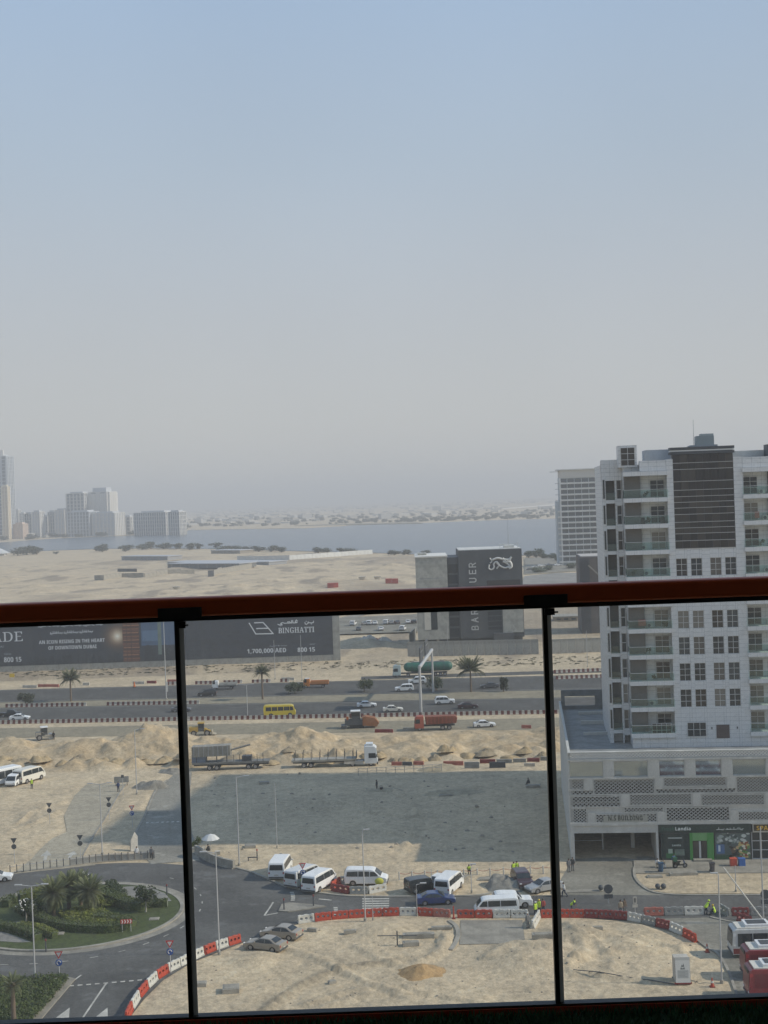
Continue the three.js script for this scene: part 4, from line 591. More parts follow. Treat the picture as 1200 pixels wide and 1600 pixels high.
{
  const D = 2450;
  farTower('very tall tower at the left edge with a cream lower shaft and pale top box', -28, 14.5, 713, 842, D, { turn: -.06, fins: 5, fin: stoneCool }); { const B = farTower('cream fluted shaft standing against the tall left tower', 5, 14.5, 760, 842, D - 70, { name: 'waterfront_annex', mat: sandstone, fin: mat([.66, .58, .44], .7), fins: 2, turn: -.2 }); }
  single('tower_top_box', box(-4, 4, 0, 11, -8, 0), stoneFar, 'pale box on top of the tall tower at the left edge', 'roof box', undefined, P(0, 713, D).setZ(-D - 4), 0);
  farTower('small pinkish low building at the foot of the tall tower', 20, 37, 819, 832, D - 60, { name: 'waterfront_house', mat: sandstone, fin: mat([.58, .46, .38], .8), fins: 4 });
  const list = [[38, 51, 803, 'blue grey mid-rise left of the first white one', 0], [50, 64, 800, 'white mid-rise second from the tall tower', 1], [64, 76, 807, 'lowest grey mid-rise in the waterfront row', 0], [75, 87, 800, 'grey mid-rise in the middle of the waterfront row', 0], [86, 103, 797, 'cream mid-rise just left of the twin towers', 1]];
  list.forEach(([a, b, t, l, w]) => farTower(l, a, b, t, 830, D + (w ? 0 : 60), { mat: w ? stoneCool : glassFar, fins: 3, turn: -.4 }));
  farTower('left of the twin towers, flat topped with grey glass', 104, 135, 771, 830, D, { fins: 5 }); farTower('broad grey podium block under the twin towers', 104, 142, 800, 831, D - 60, { name: 'waterfront_podium', fins: 7, fin: stoneCool });
  farTower('right of the twin towers, taller with a rounded pale top', 139, 172, 769, 830, D, { fins: 4, finW: 9, crown: 8 }); farTower('white curved wing at the foot of the right twin tower', 143, 182, 802, 833, D - 70, { name: 'waterfront_podium', mat: stoneCool, fins: 6 });
  farTower('small dark block left of the long waterfront building', 190, 205, 808, 828, D - 40, { fins: 2 }); farTower('long low white ribbed waterfront building beside the water', 204, 266, 801, 834, D - 160, { fins: 14, turn: -.5 }); farTower('right end pavilion of the long waterfront building', 262, 283, 800, 833, D - 210, { fins: 5, turn: -.5 });
  farTower('faint pale tower far behind the waterfront', 21, 30, 797, 820, D + 900, { fins: 2 }); farTower('faint low tower far behind the mid-rises', 31, 39, 802, 822, D + 900, { fins: 2 });
}
{
  const crowns = [1, 2, 3].map((s) => clump(700, 1, 1, 1, .13, 9, s)), trunkG = cyl(.10, .06, 1, 6);
  const tree = (x, y, w, h, label, mt = M.leafDusty, group = 'trees along the creek shore') => { const p = G(x, y); p.y = Math.max(0, groundY(p)); const k = -p.z / FPX, B = thing('shore_tree', label, 'tree', p, rr(0, 6), group), W = w * k / 2, Hh = h * k; const t = part(B, 'trunk', trunkG, M.trunk); t.scale.set(W, Hh * .5, W); const c = part(B, 'crown', crowns[Math.floor(R() * 3)], mt, [0, Hh * .52, 0]); c.scale.set(W * 1.45, Hh * .62, W * 1.2); return B; };
  const shore = [[28, 868, 24, 12], [42, 867, 22, 13], [58, 866, 26, 12], [88, 866, 8, 4], [160, 862, 26, 12], [196, 862, 20, 10], [222, 859, 18, 9], [236, 858, 20, 11], [256, 858, 22, 10], [276, 858, 20, 9], [296, 859, 22, 10], [312, 858, 14, 9], [336, 856, 16, 8], [350, 861, 22, 8], [368, 861, 16, 8], [388, 862, 16, 8], [404, 862, 20, 9], [424, 862, 22, 9], [440, 863, 16, 8], [498, 865, 20, 9], [512, 865, 18, 8], [534, 866, 20, 9], [552, 866, 18, 8], [570, 866, 12, 6], [616, 868, 18, 8], [632, 868, 16, 8], [664, 868, 18, 8]];
  shore.forEach(([x, y, w, h], i) => tree(x, y, w, h, 'dusty bushy tree on the near creek shore, ' + ord(i) + ' from the left'));
  [[826, 872, 14, 10], [838, 872, 22, 14], [852, 874, 10, 8], [862, 874, 12, 9], [870, 878, 14, 10], [838, 896, 30, 9], [858, 893, 18, 8], [892, 890, 20, 9]].forEach(([x, y, w, h], i) => tree(x, y, w, h, 'dark tree ' + ['behind the showroom roof edge', 'tallest right of the showroom roof', 'small, third right of the showroom', 'small, fourth right of the showroom', 'at the foot of the slab block, left', 'broad, low by the far road cars', 'low, second by the far road cars', 'low beside the brown mid-rise'][i], M.leafDark, 'trees beside the far right road'));
  // banks across the water: rows of trees, small houses and the haze-covered town, which reads as one mass
  const bank = new THREE.InstancedMesh(crowns[0], M.leafDusty, 420), m = new THREE.Matrix4(); bank.name = 'far_bank_trees'; bank.userData = { kind: 'stuff', label: 'hazy band of trees along the far creek bank', category: 'trees' };
  for (let i = 0; i < 420; i++) { const f = i < 90; const x = f ? rr(0, 285) : rr(285, 900), y = f ? 846 - (x / 285) * 13 - rr(0, 12) : (825 - (x - 300) * .0265) - Math.pow(R(), 1.5) * 15, p = G(x, y), s = f ? rr(4, 8) : rr(2.5, 5.5); m.compose(V(p.x, s * .6, p.z), new THREE.Quaternion(), V(s * rr(1, 2.2), s * .8, s)); bank.setMatrixAt(i, m); } scene.add(bank); shadows(bank);
  const town = new THREE.InstancedMesh(new THREE.BoxGeometry(1, 1, 1).translate(0, .5, 0), mat([.44, .425, .395], .9), 900), col = new THREE.Color(); town.name = 'far_town'; town.userData = { kind: 'stuff', label: 'hazy low town of pale blocks on the horizon', category: 'town' };
  for (let i = 0; i < 900; i++) { const f = i < 70, x = f ? rr(5, 285) : rr(-100, 1300), D = f ? 0 : rr(3000, 9000) ; let p = f ? G(x, 845 - x / 285 * 13 - rr(1, 8)) : P(x, 800, D); const h = f ? rr(3, 9) : rr(2.5, 7) * (R() < .04 ? 2 : 1); m.compose(V(p.x, 0, f ? p.z : -D), new THREE.Quaternion().setFromAxisAngle(V(0, 1, 0), rr(0, 1.5)), V(rr(10, 34), h, rr(10, 34))); town.setMatrixAt(i, m); town.setColorAt(i, col.setRGB(...(R() < .5 ? [1.12, 1.1, 1.06] : [.88, .9, .92]))); } scene.add(town); shadows(town);
  // long pale viaduct at the right of the far bank
  const va = P(780, 796, 4200), vb = P(900, 788, 4200), B = thing('viaduct', 'long pale viaduct rising along the hazy far bank', 'viaduct', [va.x, 0, -4200]); part(B, 'deck', bar(V(0, va.y, 0), V(vb.x - va.x, vb.y, -200), 4, 4, 4), stoneFar); for (let i = 0; i < 9; i++) part(B, 'pier', box(i * 26, i * 26 + 4, 0, va.y + (vb.y - va.y) * i / 9 - 2, -i * 22 - 4, -i * 22), stoneFar);
  // spits of sand in the water
  struct('sand_spit', slab(gl([[290, 829], [360, 827.5], [470, 826], [540, 822], [540, 821], [430, 823.5], [320, 825.5]]), 0, .9), M.sandPlain); struct('sand_spit', slab(gl([[460, 822.5], [560, 820.5], [660, 818.5], [650, 816.5], [520, 819.5]]), 0, 1.4), M.dirt);
}
// ---------------------------------------------------------------- building land between creek and highway
{
  const wallRun = (name, label, pts, h, m, cat = 'wall', step = 12) => { const g = gl(pts), B = thing(name, label, cat, g[0].clone().setY(0)); for (let i = 0; i + 1 < g.length; i++) { const a = g[i], b = g[i + 1], L = a.distanceTo(b), n = Math.max(1, Math.round(L / step)), ang = Math.atan2(-(b.z - a.z), b.x - a.x); for (let k = 0; k < n; k++) { const c = a.clone().lerp(b, (k + .5) / n); const y = Math.max(0, groundY(c)); part(B, 'wall_panel', bx(L / n - .15, h, .5), m, c.sub(B.position).setY(y + h / 2 - .3), [0, ang, 0]); } } return B; };
  wallRun('site_fence', 'long white site fence curving across the sand near the shore', [[371, 876], [400, 876.5], [452, 875.5], [500, 872], [545, 868.5], [582, 866]], 4.2, M.white, 'fence', 9);
  wallRun('concrete_wall', 'low grey concrete wall with a stub end on the sand at left', [[148, 909], [162, 909], [190, 905], [225, 904]], 3.6, M.concrete); wallRun('concrete_wall', 'longer pale concrete wall running right of the low stub wall', [[226, 903], [262, 899], [304, 897]], 3.2, M.concrete); wallRun('concrete_wall', 'dark cube of wall at the bend of the pale concrete wall', [[325, 902], [334, 901.5]], 4.6, M.darkGrey); wallRun('concrete_wall', 'curved pale retaining wall right of the dark cube', [[334, 901], [352, 896], [380, 891], [398, 887]], 4.2, M.concrete); wallRun('concrete_wall', 'short dark wall on the sand left of the long sheds', [[184, 894], [214, 894]], 2.6, M.darkGrey);
  const shed = (x0, x1, y, h, label, m, d = 16) => { const a = G(x0, y), b = G(x1, y), B = thing('site_shed', label, 'shed', [a.x, groundY(a), a.z], Math.atan2(-(b.z - a.z), b.x - a.x)), w = a.distanceTo(b); part(B, 'wall', box(0, w, 0, h, -d, 0), m); part(B, 'roof', box(-.6, w + .6, h, h + .5, -d - .6, .6), mat([.40, .41, .42], .7)); for (let i = 0; i < 8; i++) part(B, 'rib', box(w * (i + .5) / 8 - .3, w * (i + .5) / 8 + .3, 0, h, 0, .3), M.concrete); return B; };
  shed(262, 374, 890, 3, 'long dark open shed on the building land', mat([.16, .16, .155], .85), 20); shed(262, 420, 884, 2.4, 'longer grey shed behind the dark open shed', mat([.26, .27, .28], .8), 22); shed(190, 262, 876, 3.4, 'grey low depot with parked machines near the shore', mat([.28, .28, .28], .8), 18); shed(330, 375, 865, 3, 'low brown earth bunker near the shore', mat([.26, .23, .19], .9), 18);
  for (const [x, y, l] of [[512, 920.5, 'red shipping container just above the railing, left of the pair'], [603, 915, 'left red shipping container beside the white block'], [613, 914, 'right red shipping container beside the white block']]) { const p = on(x, y), B = thing('shipping_container', l, 'container', p, .1, 'red containers on the sand'); part(B, 'body', box(0, x < 520 ? 6 : 3.4, 0, 2.7, -2.5, 0), M.redPlastic); for (let i = 0; i < 6; i++) part(B, 'rib', box(.3 + i * .55, .45 + i * .55, .1, 2.6, 0, .06), M.redDark); }
  // car lot behind the billboard
  const lot = gl([[530, 968], [655, 962], [655, 990], [530, 994]]); struct('car_lot', sheet(lot, .75), M.dusty); struct('back_road', slab(gl([[820, 874], [930, 868], [930, 892], [820, 899]]), 0, .9), M.dusty); struct('grey_spoil', slab(gl([[820, 902], [870, 897], [905, 897], [905, 915], [815, 915]]), 0, .8), M.gravel); struct('back_road', slab(gl([[390, 1004], [640, 940], [660, 938], [660, 942], [545, 963], [400, 1010]]), 0, .6), M.paving);
  // roof shape at the left edge
  const p = G(6, 868), B = thing('white_tent', 'white peaked tent roof at the left edge by the shore', 'tent', [p.x - 4, 0, p.z], 0); part(B, 'roof', new THREE.ConeGeometry(12, 6, 4).rotateY(.6).translate(0, 5.5, 0), M.white); part(B, 'wall', box(-6, 6, 0, 3, -6, 6), M.white);
  // dry scrub along the highway: no one could count the tufts
  const tuft = clump(60, 1, .5, 1, .2, 4, 8), n = 560, im = new THREE.InstancedMesh(tuft, M.leafDusty, n), m = new THREE.Matrix4(); im.name = 'dry_scrub'; im.userData = { kind: 'stuff', label: 'dry grey green scrub on the sandy highway verge', category: 'scrub' };
  for (let i = 0; i < n; i++) { const x = rr(0, 1000), patch = fbm(x * .02, 3, 3), y = 1062 - x * .024 - Math.abs(rr(2, 14)) - (patch > .1 ? 2 : 0), q = on(x, y); m.compose(q.setY(q.y + .1), new THREE.Quaternion(), V(rr(.25, .9), rr(.2, .55), rr(.25, .9))); im.setMatrixAt(i, m); } scene.add(im); shadows(im);
}

// ---------------------------------------------------------------- vehicles
const wheelG = new Map();
function wheel(parent, x, r, z, w = .22) {
  const key = r + '_' + w; if (!wheelG.has(key)) wheelG.set(key, [new THREE.CylinderGeometry(r, r, w, 16).rotateX(Math.PI / 2), new THREE.CylinderGeometry(r * .62, r * .66, w + .02, 10).rotateX(Math.PI / 2)]);
  const [a, b] = wheelG.get(key), m = part(parent, 'wheel', a, M.rubber, [x, r, z]); part(m, 'rim', b, M.rim); return m;
}
function shell(s, W, belt, H, k, wheels, clear, bevel = .05, round = false) {
  const t = round ? new THREE.CatmullRomCurve3(s.map(([x, y]) => V(x, y, 0)), false, 'centripetal').getPoints(s.length * 4).map((p) => [p.x, p.y]) : s, sh = new THREE.Shape(); sh.moveTo(t[t.length - 1][0], clear);
  for (const [x, r] of [...wheels].sort((a, b) => a[0] - b[0])) { const ra = r + .07; sh.lineTo(x - ra, clear); sh.absarc(x, clear, ra, Math.PI, 0, true); }
  sh.lineTo(t[0][0], clear); for (const p of t) sh.lineTo(...p); sh.closePath();
  const g = new THREE.ExtrudeGeometry(sh, { depth: W - 2 * bevel, bevelEnabled: true, bevelThickness: bevel, bevelSize: bevel, bevelOffset: -bevel, bevelSegments: 2, curveSegments: 6 }); g.translate(0, 0, -W / 2 + bevel);
  const p = g.attributes.position; for (let i = 0; i < p.count; i++) { const y = p.getY(i); if (y > belt) p.setZ(i, p.getZ(i) * (1 - k * (y - belt) / (H - belt))); } g.computeVertexNormals(); return g;
}
function sidePanel(poly, W, belt, H, k, s) { const g = new THREE.ShapeGeometry(new THREE.Shape(poly.map((p) => new THREE.Vector2(...p)))), p = g.attributes.position; for (let i = 0; i < p.count; i++) { const y = p.getY(i), f = y > belt ? 1 - k * (y - belt) / (H - belt) : 1; p.setZ(i, s * (W / 2 * f + .012)); } g.computeVertexNormals(); return g; }
function screen(a, b, W, belt, H, k, inset = .1) { const d = Math.hypot(b[0] - a[0], b[1] - a[1]), n = [(b[1] - a[1]) / d, -(b[0] - a[0]) / d], sgn = a[0] >= 0 ? 1 : -1, o = n[0] * sgn > 0 || Math.abs(n[0]) < .01 ? 1 : -1, f = (y) => W / 2 * (y > belt ? 1 - k * (y - belt) / (H - belt) : 1) - inset, e = .05 * o, g = new THREE.BufferGeometry(), q = [[a, -1], [a, 1], [b, 1], [b, -1]].flatMap(([p, s]) => [p[0] + n[0] * e, p[1] + n[1] * e, s * f(p[1])]); g.setAttribute('position', new THREE.Float32BufferAttribute(q, 3)); g.setAttribute('uv', new THREE.Float32BufferAttribute([0, 0, 1, 0, 1, 1, 0, 1], 2)); g.setIndex([0, 1, 2, 0, 2, 3]); g.computeVertexNormals(); return g; }
const CARS = {
  sedan: { L: 4.75, W: 1.84, H: 1.47, belt: .93, k: .2, clear: .24, wheels: [[1.42, .33], [-1.38, .33]], top: [[2.33, .35], [2.36, .58], [2.2, .74], [1.15, .95], [.3, 1.40], [-.5, 1.47], [-1.05, 1.41], [-1.8, 1.04], [-2.28, .99], [-2.36, .7], [-2.33, .35]], side: [[[.95, 1.0], [.27, 1.35], [-.35, 1.39], [-.35, .97]], [[-.42, .97], [-.42, 1.39], [-1.0, 1.35], [-1.5, 1.05]]], front: [[1.08, .97], [.34, 1.37]], rear: [[-1.72, 1.08], [-1.1, 1.39]], lamp: .68 },
  hatch: { L: 4.3, W: 1.8, H: 1.52, belt: .95, k: .18, clear: .24, wheels: [[1.3, .33], [-1.25, .33]], top: [[2.12, .35], [2.15, .6], [2.0, .78], [1.15, 1.0], [.4, 1.45], [-.4, 1.52], [-1.3, 1.46], [-1.95, 1.1], [-2.15, .95], [-2.15, .35]], side: [[[1.0, 1.02], [.36, 1.4], [-.3, 1.43], [-.3, .99]], [[-.37, .99], [-.37, 1.43], [-1.2, 1.38], [-1.6, 1.08]]], front: [[1.08, 1.02], [.44, 1.42]], rear: [[-1.92, 1.12], [-1.36, 1.43]], lamp: .7 },
  suv: { L: 4.85, W: 1.95, H: 1.82, belt: 1.1, k: .13, clear: .3, wheels: [[1.48, .38], [-1.45, .38]], top: [[2.4, .42], [2.42, .8], [2.3, 1.02], [1.2, 1.14], [.55, 1.72], [-.3, 1.82], [-2.0, 1.76], [-2.36, 1.2], [-2.42, .9], [-2.4, .42]], side: [[[1.05, 1.17], [.5, 1.65], [-.2, 1.72], [-.2, 1.15]], [[-.27, 1.15], [-.27, 1.72], [-1.3, 1.7], [-1.3, 1.15]], [[-1.37, 1.15], [-1.37, 1.69], [-1.88, 1.66], [-2.1, 1.2]]], front: [[1.14, 1.17], [.6, 1.68]], rear: [[-2.33, 1.24], [-2.05, 1.7]], lamp: .88 },
  jeep: { L: 4.5, W: 1.9, H: 1.85, belt: 1.1, k: .06, clear: .36, wheels: [[1.4, .41], [-1.4, .41]], top: [[2.2, .5], [2.2, 1.0], [2.1, 1.14], [.95, 1.18], [.7, 1.78], [.4, 1.84], [-2.0, 1.85], [-2.2, 1.78], [-2.24, .9], [-2.2, .5]], side: [[[.82, 1.2], [.62, 1.72], [-.1, 1.74], [-.1, 1.18]], [[-.17, 1.18], [-.17, 1.74], [-1.0, 1.74], [-1.0, 1.18]], [[-1.07, 1.18], [-1.07, 1.74], [-2.0, 1.72], [-2.0, 1.18]]], front: [[.94, 1.22], [.73, 1.74]], rear: [[-2.235, 1.15], [-2.21, 1.72]], lamp: .95 },
  van: { L: 5.25, W: 1.92, H: 2.08, belt: 1.15, k: .1, clear: .27, wheels: [[1.6, .34], [-1.55, .34]], top: [[2.56, .38], [2.62, .7], [2.45, 1.06], [1.72, 1.9], [1.3, 2.04], [0, 2.08], [-2.45, 2.05], [-2.58, 1.85], [-2.62, .7], [-2.6, .38]], side: [[[2.12, 1.22], [1.62, 1.82], [1.12, 1.86], [1.12, 1.2]], [[1.02, 1.2], [1.02, 1.86], [-.4, 1.87], [-.4, 1.2]], [[-.48, 1.2], [-.48, 1.87], [-2.3, 1.84], [-2.36, 1.22]]], front: [[2.38, 1.14], [1.78, 1.84]], rear: [[-2.615, 1.22], [-2.585, 1.82]], lamp: .8 },
  van2: { L: 5.15, W: 1.92, H: 1.94, belt: 1.1, k: .12, clear: .26, wheels: [[1.62, .34], [-1.55, .34]], top: [[2.5, .38], [2.56, .66], [2.45, .9], [1.85, 1.12], [1.05, 1.78], [.7, 1.9], [-.6, 1.94], [-2.35, 1.9], [-2.5, 1.7], [-2.56, .7], [-2.54, .38]], side: [[[1.65, 1.16], [1.05, 1.66], [.55, 1.7], [.55, 1.14]], [[.46, 1.14], [.46, 1.72], [-.85, 1.74], [-.85, 1.14]], [[-.93, 1.14], [-.93, 1.74], [-2.2, 1.7], [-2.3, 1.16]]], front: [[1.8, 1.17], [1.12, 1.72]], rear: [[-2.555, 1.18], [-2.51, 1.7]], lamp: .76 },
  mini: { L: 6.9, W: 2.1, H: 2.65, belt: 1.35, k: .06, clear: .34, wheels: [[2.2, .4], [-1.9, .4]], top: [[3.4, .45], [3.46, .9], [3.3, 1.4], [2.95, 2.35], [2.6, 2.58], [0, 2.65], [-3.25, 2.62], [-3.42, 2.4], [-3.46, .8], [-3.42, .45]], side: [[[3.05, 1.42], [2.8, 2.25], [2.2, 2.28], [2.2, 1.4]], ...[0, 1, 2, 3].map((i) => [[2.1 - i * 1.3, 1.4], [2.1 - i * 1.3, 2.28], [.95 - i * 1.3, 2.28], [.95 - i * 1.3, 1.4]])], front: [[3.27, 1.46], [2.99, 2.3]], rear: [[-3.455, 1.45], [-3.43, 2.28]], lamp: .9 },
  bus: { L: 12, W: 2.5, H: 3.05, belt: 1.4, k: .03, clear: .35, wheels: [[3.4, .48], [-3.2, .48]], top: [[5.95, .45], [6.0, 1.2], [5.85, 2.85], [5.6, 3.03], [0, 3.05], [-5.8, 3.03], [-5.98, 2.8], [-6.0, .45]], side: Array.from({ length: 7 }, (_, i) => [[5.4 - i * 1.62, 1.25], [5.4 - i * 1.62, 2.6], [3.86 - i * 1.62, 2.6], [3.86 - i * 1.62, 1.25]]), front: [[5.985, 1.25], [5.88, 2.6]], rear: [[-6.0, 1.5], [-5.985, 2.6]], lamp: .8 },
  pickup: { L: 5.2, W: 1.86, H: 1.75, belt: 1.05, k: .14, clear: .34, wheels: [[1.65, .38], [-1.6, .38]], top: [[2.56, .45], [2.58, .85], [2.4, 1.02], [1.4, 1.1], [.8, 1.66], [.2, 1.75], [-.6, 1.72], [-.85, 1.1], [-2.55, 1.08], [-2.6, .45]], side: [[[1.25, 1.12], [.76, 1.6], [.1, 1.66], [.1, 1.1]], [[.03, 1.1], [.03, 1.66], [-.5, 1.64], [-.68, 1.1]]], front: [[1.33, 1.13], [.85, 1.63]], rear: [[-.83, 1.16], [-.64, 1.66]], lamp: .85 },
};
function buildCar(kind, paint, o = {}) {
  const c = CARS[kind], B = new THREE.Group(), A = [c.W, c.belt, c.H, c.k];
  part(B, 'body', shell(c.top, c.W, c.belt, c.H, c.k, c.wheels, c.clear, .06, !/bus/.test(kind)), paint);
  const glass = o.glass || M.glassDark;
  for (const s of [-1, 1]) { for (const w of c.side) part(B, 'side_window', sidePanel(w, ...A, s), glass); for (const [x, r] of c.wheels) wheel(B, x, r, s * (c.W / 2 - .12)); part(B, 'headlight', bx(.08, .13, .3), M.lampWhite, [c.top[1][0] - .02, c.lamp, s * (c.W / 2 - .24)]); part(B, 'tail_light', bx(.06, .22, .16), M.lampRed, [-c.L / 2 + .02, c.lamp + .1, s * (c.W / 2 - .14)]); part(B, 'mirror', bx(.12, .14, .18), paint, [c.front[0][0] - .25, c.front[0][1] + .04, s * (c.W / 2 + .08)]); }
  part(B, 'windscreen', screen(...c.front, ...A), glass); part(B, 'rear_window', screen(...c.rear, ...A, .18), glass);
  part(B, 'bumper', bx(.1, .16, c.W - .12), o.bumper || M.darkGrey, [c.L / 2 - .02, c.clear + .12, 0]); part(B, 'bumper', bx(.1, .16, c.W - .12), o.bumper || M.darkGrey, [-c.L / 2 + .02, c.clear + .12, 0]); part(B, 'number_plate', bx(.03, .11, .48), M.whitePaint, [-c.L / 2 - .035, c.lamp - .12, 0]);
  if (o.roofRails) for (const s of [-1, 1]) part(B, 'roof_rail', bx(1.6, .06, .05), M.darkGrey, [-.6, c.H + .03, s * .62]);
  return B;
}
const NAMES = { sedan: ['sedan', 'car'], hatch: ['hatchback', 'car'], suv: ['sport_utility_car', 'car'], jeep: ['off_road_car', 'car'], van: ['passenger_van', 'van'], van2: ['passenger_van', 'van'], mini: ['minibus', 'minibus'], bus: ['city_bus', 'bus'], pickup: ['pickup_truck', 'pickup'] };
const protos = new Map();
function car(kind, paintKey, paint, label, px, py, headingDeg, o = {}) {
  const key = kind + paintKey, [name, cat] = NAMES[kind]; let g = protos.get(key);
  if (!g) { g = buildCar(kind, paint, o); protos.set(key, g); }
  const c = g.clone(); c.name = numbered(name); scene.add(c); const p = px.isVector3 ? px : on(px, py); c.position.copy(p); c.rotation.y = headingDeg * D2R; if (o.scale) c.scale.setScalar(o.scale); tag(c, label, cat, o.group); return c;
}
const PT = { white: M.whiteCar, silver: carPaint([.34, .34, .33]), beige: carPaint([.27, .24, .195]), beigeB: carPaint([.30, .265, .215]), black: carPaint([.014, .015, .017]), blue: carPaint([.016, .04, .14]), maroon: carPaint([.05, .018, .022]), grey: carPaint([.10, .10, .105]), red: carPaint([.42, .03, .03]), yellow: carPaint([.66, .50, .04]), cream: mat([.66, .63, .55], .4), offwhite: carPaint([.62, .62, .60], .4) };
{
  // street in front
  car('sedan', 'white', PT.white, 'white sedan half out of frame at the left edge of the roundabout', -8, 1377, 8);
  car('van', 'white', PT.white, 'white van seen from behind, parked nose away beside the kerb', 438.5, 1367, 84, { scale: 1.16, group: 'white vans by the kerb' });
  car('van', 'whiteB', PT.offwhite, 'white van with dark rear window, second from the left at the kerb', 474, 1381, 58, { scale: 1.1, group: 'white vans by the kerb' }); car('van', 'white', PT.white, 'white van third from the left, nearest the kerb corner', 499, 1388, 64, { scale: 1.1, group: 'white vans by the kerb' });
  car('van2', 'white', PT.white, 'white van parked side on behind the ring of barriers', 573, 1382, -6, { scale: 1.08, group: 'white vans by the kerb' });
  car('jeep', 'black', PT.black, 'black boxy off-road car parked beside the blue sedan', 661, 1393, 24, { bumper: M.black }); car('van', 'white', PT.white, 'white van angled nose away between black off-road car and blue sedan', 702, 1393, 68, { scale: 1.08, group: 'white vans by the kerb' }); car('hatch', 'white', PT.white, 'small white car hidden behind the angled white van', 690, 1384, 60);
  car('sedan', 'blue', PT.blue, 'dark blue sedan driving along the street', 681, 1412, 3); car('van', 'white', PT.white, 'white van in the street just behind the barrier row', 776, 1429, 180, { group: 'white vans by the kerb' }); car('suv', 'white', PT.white, 'white car beyond the van, its bonnet showing on the right', 800, 1417, 2);
  car('suv', 'maroon', PT.maroon, 'dark maroon car facing us beside the rope posts', 816, 1384, -82); car('sedan', 'silver', PT.silver, 'silver sedan parked behind the right-hand glass post', 850, 1392, 204);
  car('sedan', 'beige', PT.beige, 'dusty beige sedan on the sand, the lower of the pair', 415, 1484, 155); car('sedan', 'beigeB', PT.beigeB, 'dusty beige sedan on the sand, the upper of the pair', 440, 1465, 157);
  // three buses at the lower right
  const busR = new THREE.Group(), dark = M.glassDark;
  const buses = [[1146, 1499, [.60, .60, .57], 'pale bus with dark side windows, farthest of the three at the right edge', 1], [1166, 1534, [.24, .02, .028], 'red box-bodied vehicle with pale roof, middle of three at the right edge', 0], [1172, 1566, [.24, .02, .028], 'red box-bodied vehicle with pale roof, nearest of three at the right edge', 0]];
  for (const [px, py, col, lab, pale] of buses) {
    const p = G(px, py), body = carPaint(col, .4), B = buildCar('bus', body, pale ? {} : { glass: mat([.16, .018, .024], .35) }); B.name = numbered(pale ? 'city_bus' : 'box_bodied_vehicle'); scene.add(B); tag(B, lab, pale ? 'bus' : 'vehicle', 'buses parked at the right edge'); B.position.set(p.x + 6, .04, p.z - 1.2); B.rotation.y = Math.PI - .03;
    part(B, 'roof_panel', bx(10.8, .12, 2.2), PT.cream, [0, 3.1, 0]); for (const x of [3.2, -2.6]) { const u = part(B, 'roof_unit', bx(2.6, .28, 1.9), PT.white, [x, 3.3, 0]); part(u, 'unit_grille', bx(2.0, .05, 1.3), M.darkGrey, [0, .16, 0]); } if (pale) part(B, 'lower_band', bx(11.8, .55, 2.54), M.redDark, [0, .75, 0]); part(B, 'end_pillar', bx(.3, 1.5, 2.45), pale ? PT.white : PT.red, [5.72, 1.9, 0]); part(B, 'destination_panel', bx(.06, .35, 1.6), M.black, [5.93, 2.72, 0]);
  }
  // left lot
  car('van', 'white', PT.white, 'white van facing us between the bus and the minibus on the left lot', 25, 1227, -98, { group: 'vehicles on the left lot' }); car('van', 'cream', PT.cream, 'cream high-roofed minibus seen from behind on the left lot', 46, 1222, 64, { group: 'vehicles on the left lot', scale: 1.24 }); { const q = on(-14, 1230); const b = buildCar('bus', PT.white); b.name = numbered('city_bus'); scene.add(b); b.position.copy(q); b.rotation.y = 50 * D2R; tag(b, 'long white bus cut by the left edge on the left lot', 'bus'); }
  // highway traffic
  const hw = 'cars on the highway';
  car('sedan', 'white', PT.white, 'white sedan on the near carriageway at far left', 31, 1125, 2, { group: hw }); car('pickup', 'black', PT.black, 'black pickup behind the white sedan at far left', 17, 1120, 2, { group: hw }); car('suv', 'black', PT.black, 'dark car on the far carriageway, left of the palm', 324, 1088, 180, { group: hw });
  car('sedan', 'white', PT.white, 'white sedan in the far lane near the paving machine', 573, 1105, 2, { group: hw }); car('sedan', 'cream', PT.cream, 'cream sedan just right of the paving machine', 614, 1112, 2, { group: hw }); car('suv', 'white', PT.white, 'white car on the far carriageway left of the sign gantry', 632, 1080, 180, { group: hw }); car('suv', 'white', PT.white, 'white car on the near carriageway right of the gantry', 695, 1100, 0, { group: hw }); car('sedan', 'maroon', PT.maroon, 'dark maroon sedan on the near carriageway', 731, 1107, 2, { group: hw }); car('sedan', 'grey', PT.grey, 'grey sedan on the far carriageway near the right palm', 765, 1075, 180, { group: hw }); car('sedan', 'white', PT.white, 'white sedan on the dirt road right of the orange truck', 757, 1136, 3); car('sedan', 'grey', PT.grey, 'grey car behind the left glass post on the near carriageway', 283, 1112, 2, { group: hw }); car('suv', 'white', PT.white, 'white car beyond the gantry shrub on the far carriageway', 652, 1068, 180, { group: hw });
  const coaster = car('mini', 'yellow', PT.yellow, 'yellow minibus on the near carriageway', 437.5, 1119, 2); coaster.scale.set(1.08, 1, 1);
  // car lot
  const keys = ['white', 'grey', 'silver', 'white', 'white', 'white', 'white', 'silver', 'grey', 'white', 'white', 'black'];
  keys.forEach((k, i) => car(i % 3 ? 'sedan' : 'suv', k, PT[k], k + ' car in the lot beside the showroom, ' + ord(i) + ' of twelve from the left', G(552 + i * 8.6, i % 4 === 1 ? 988 : 980 - i * .3).setY(.76), 0, 80 + (i % 3) * 8, { group: k + ' cars in the lot' }));
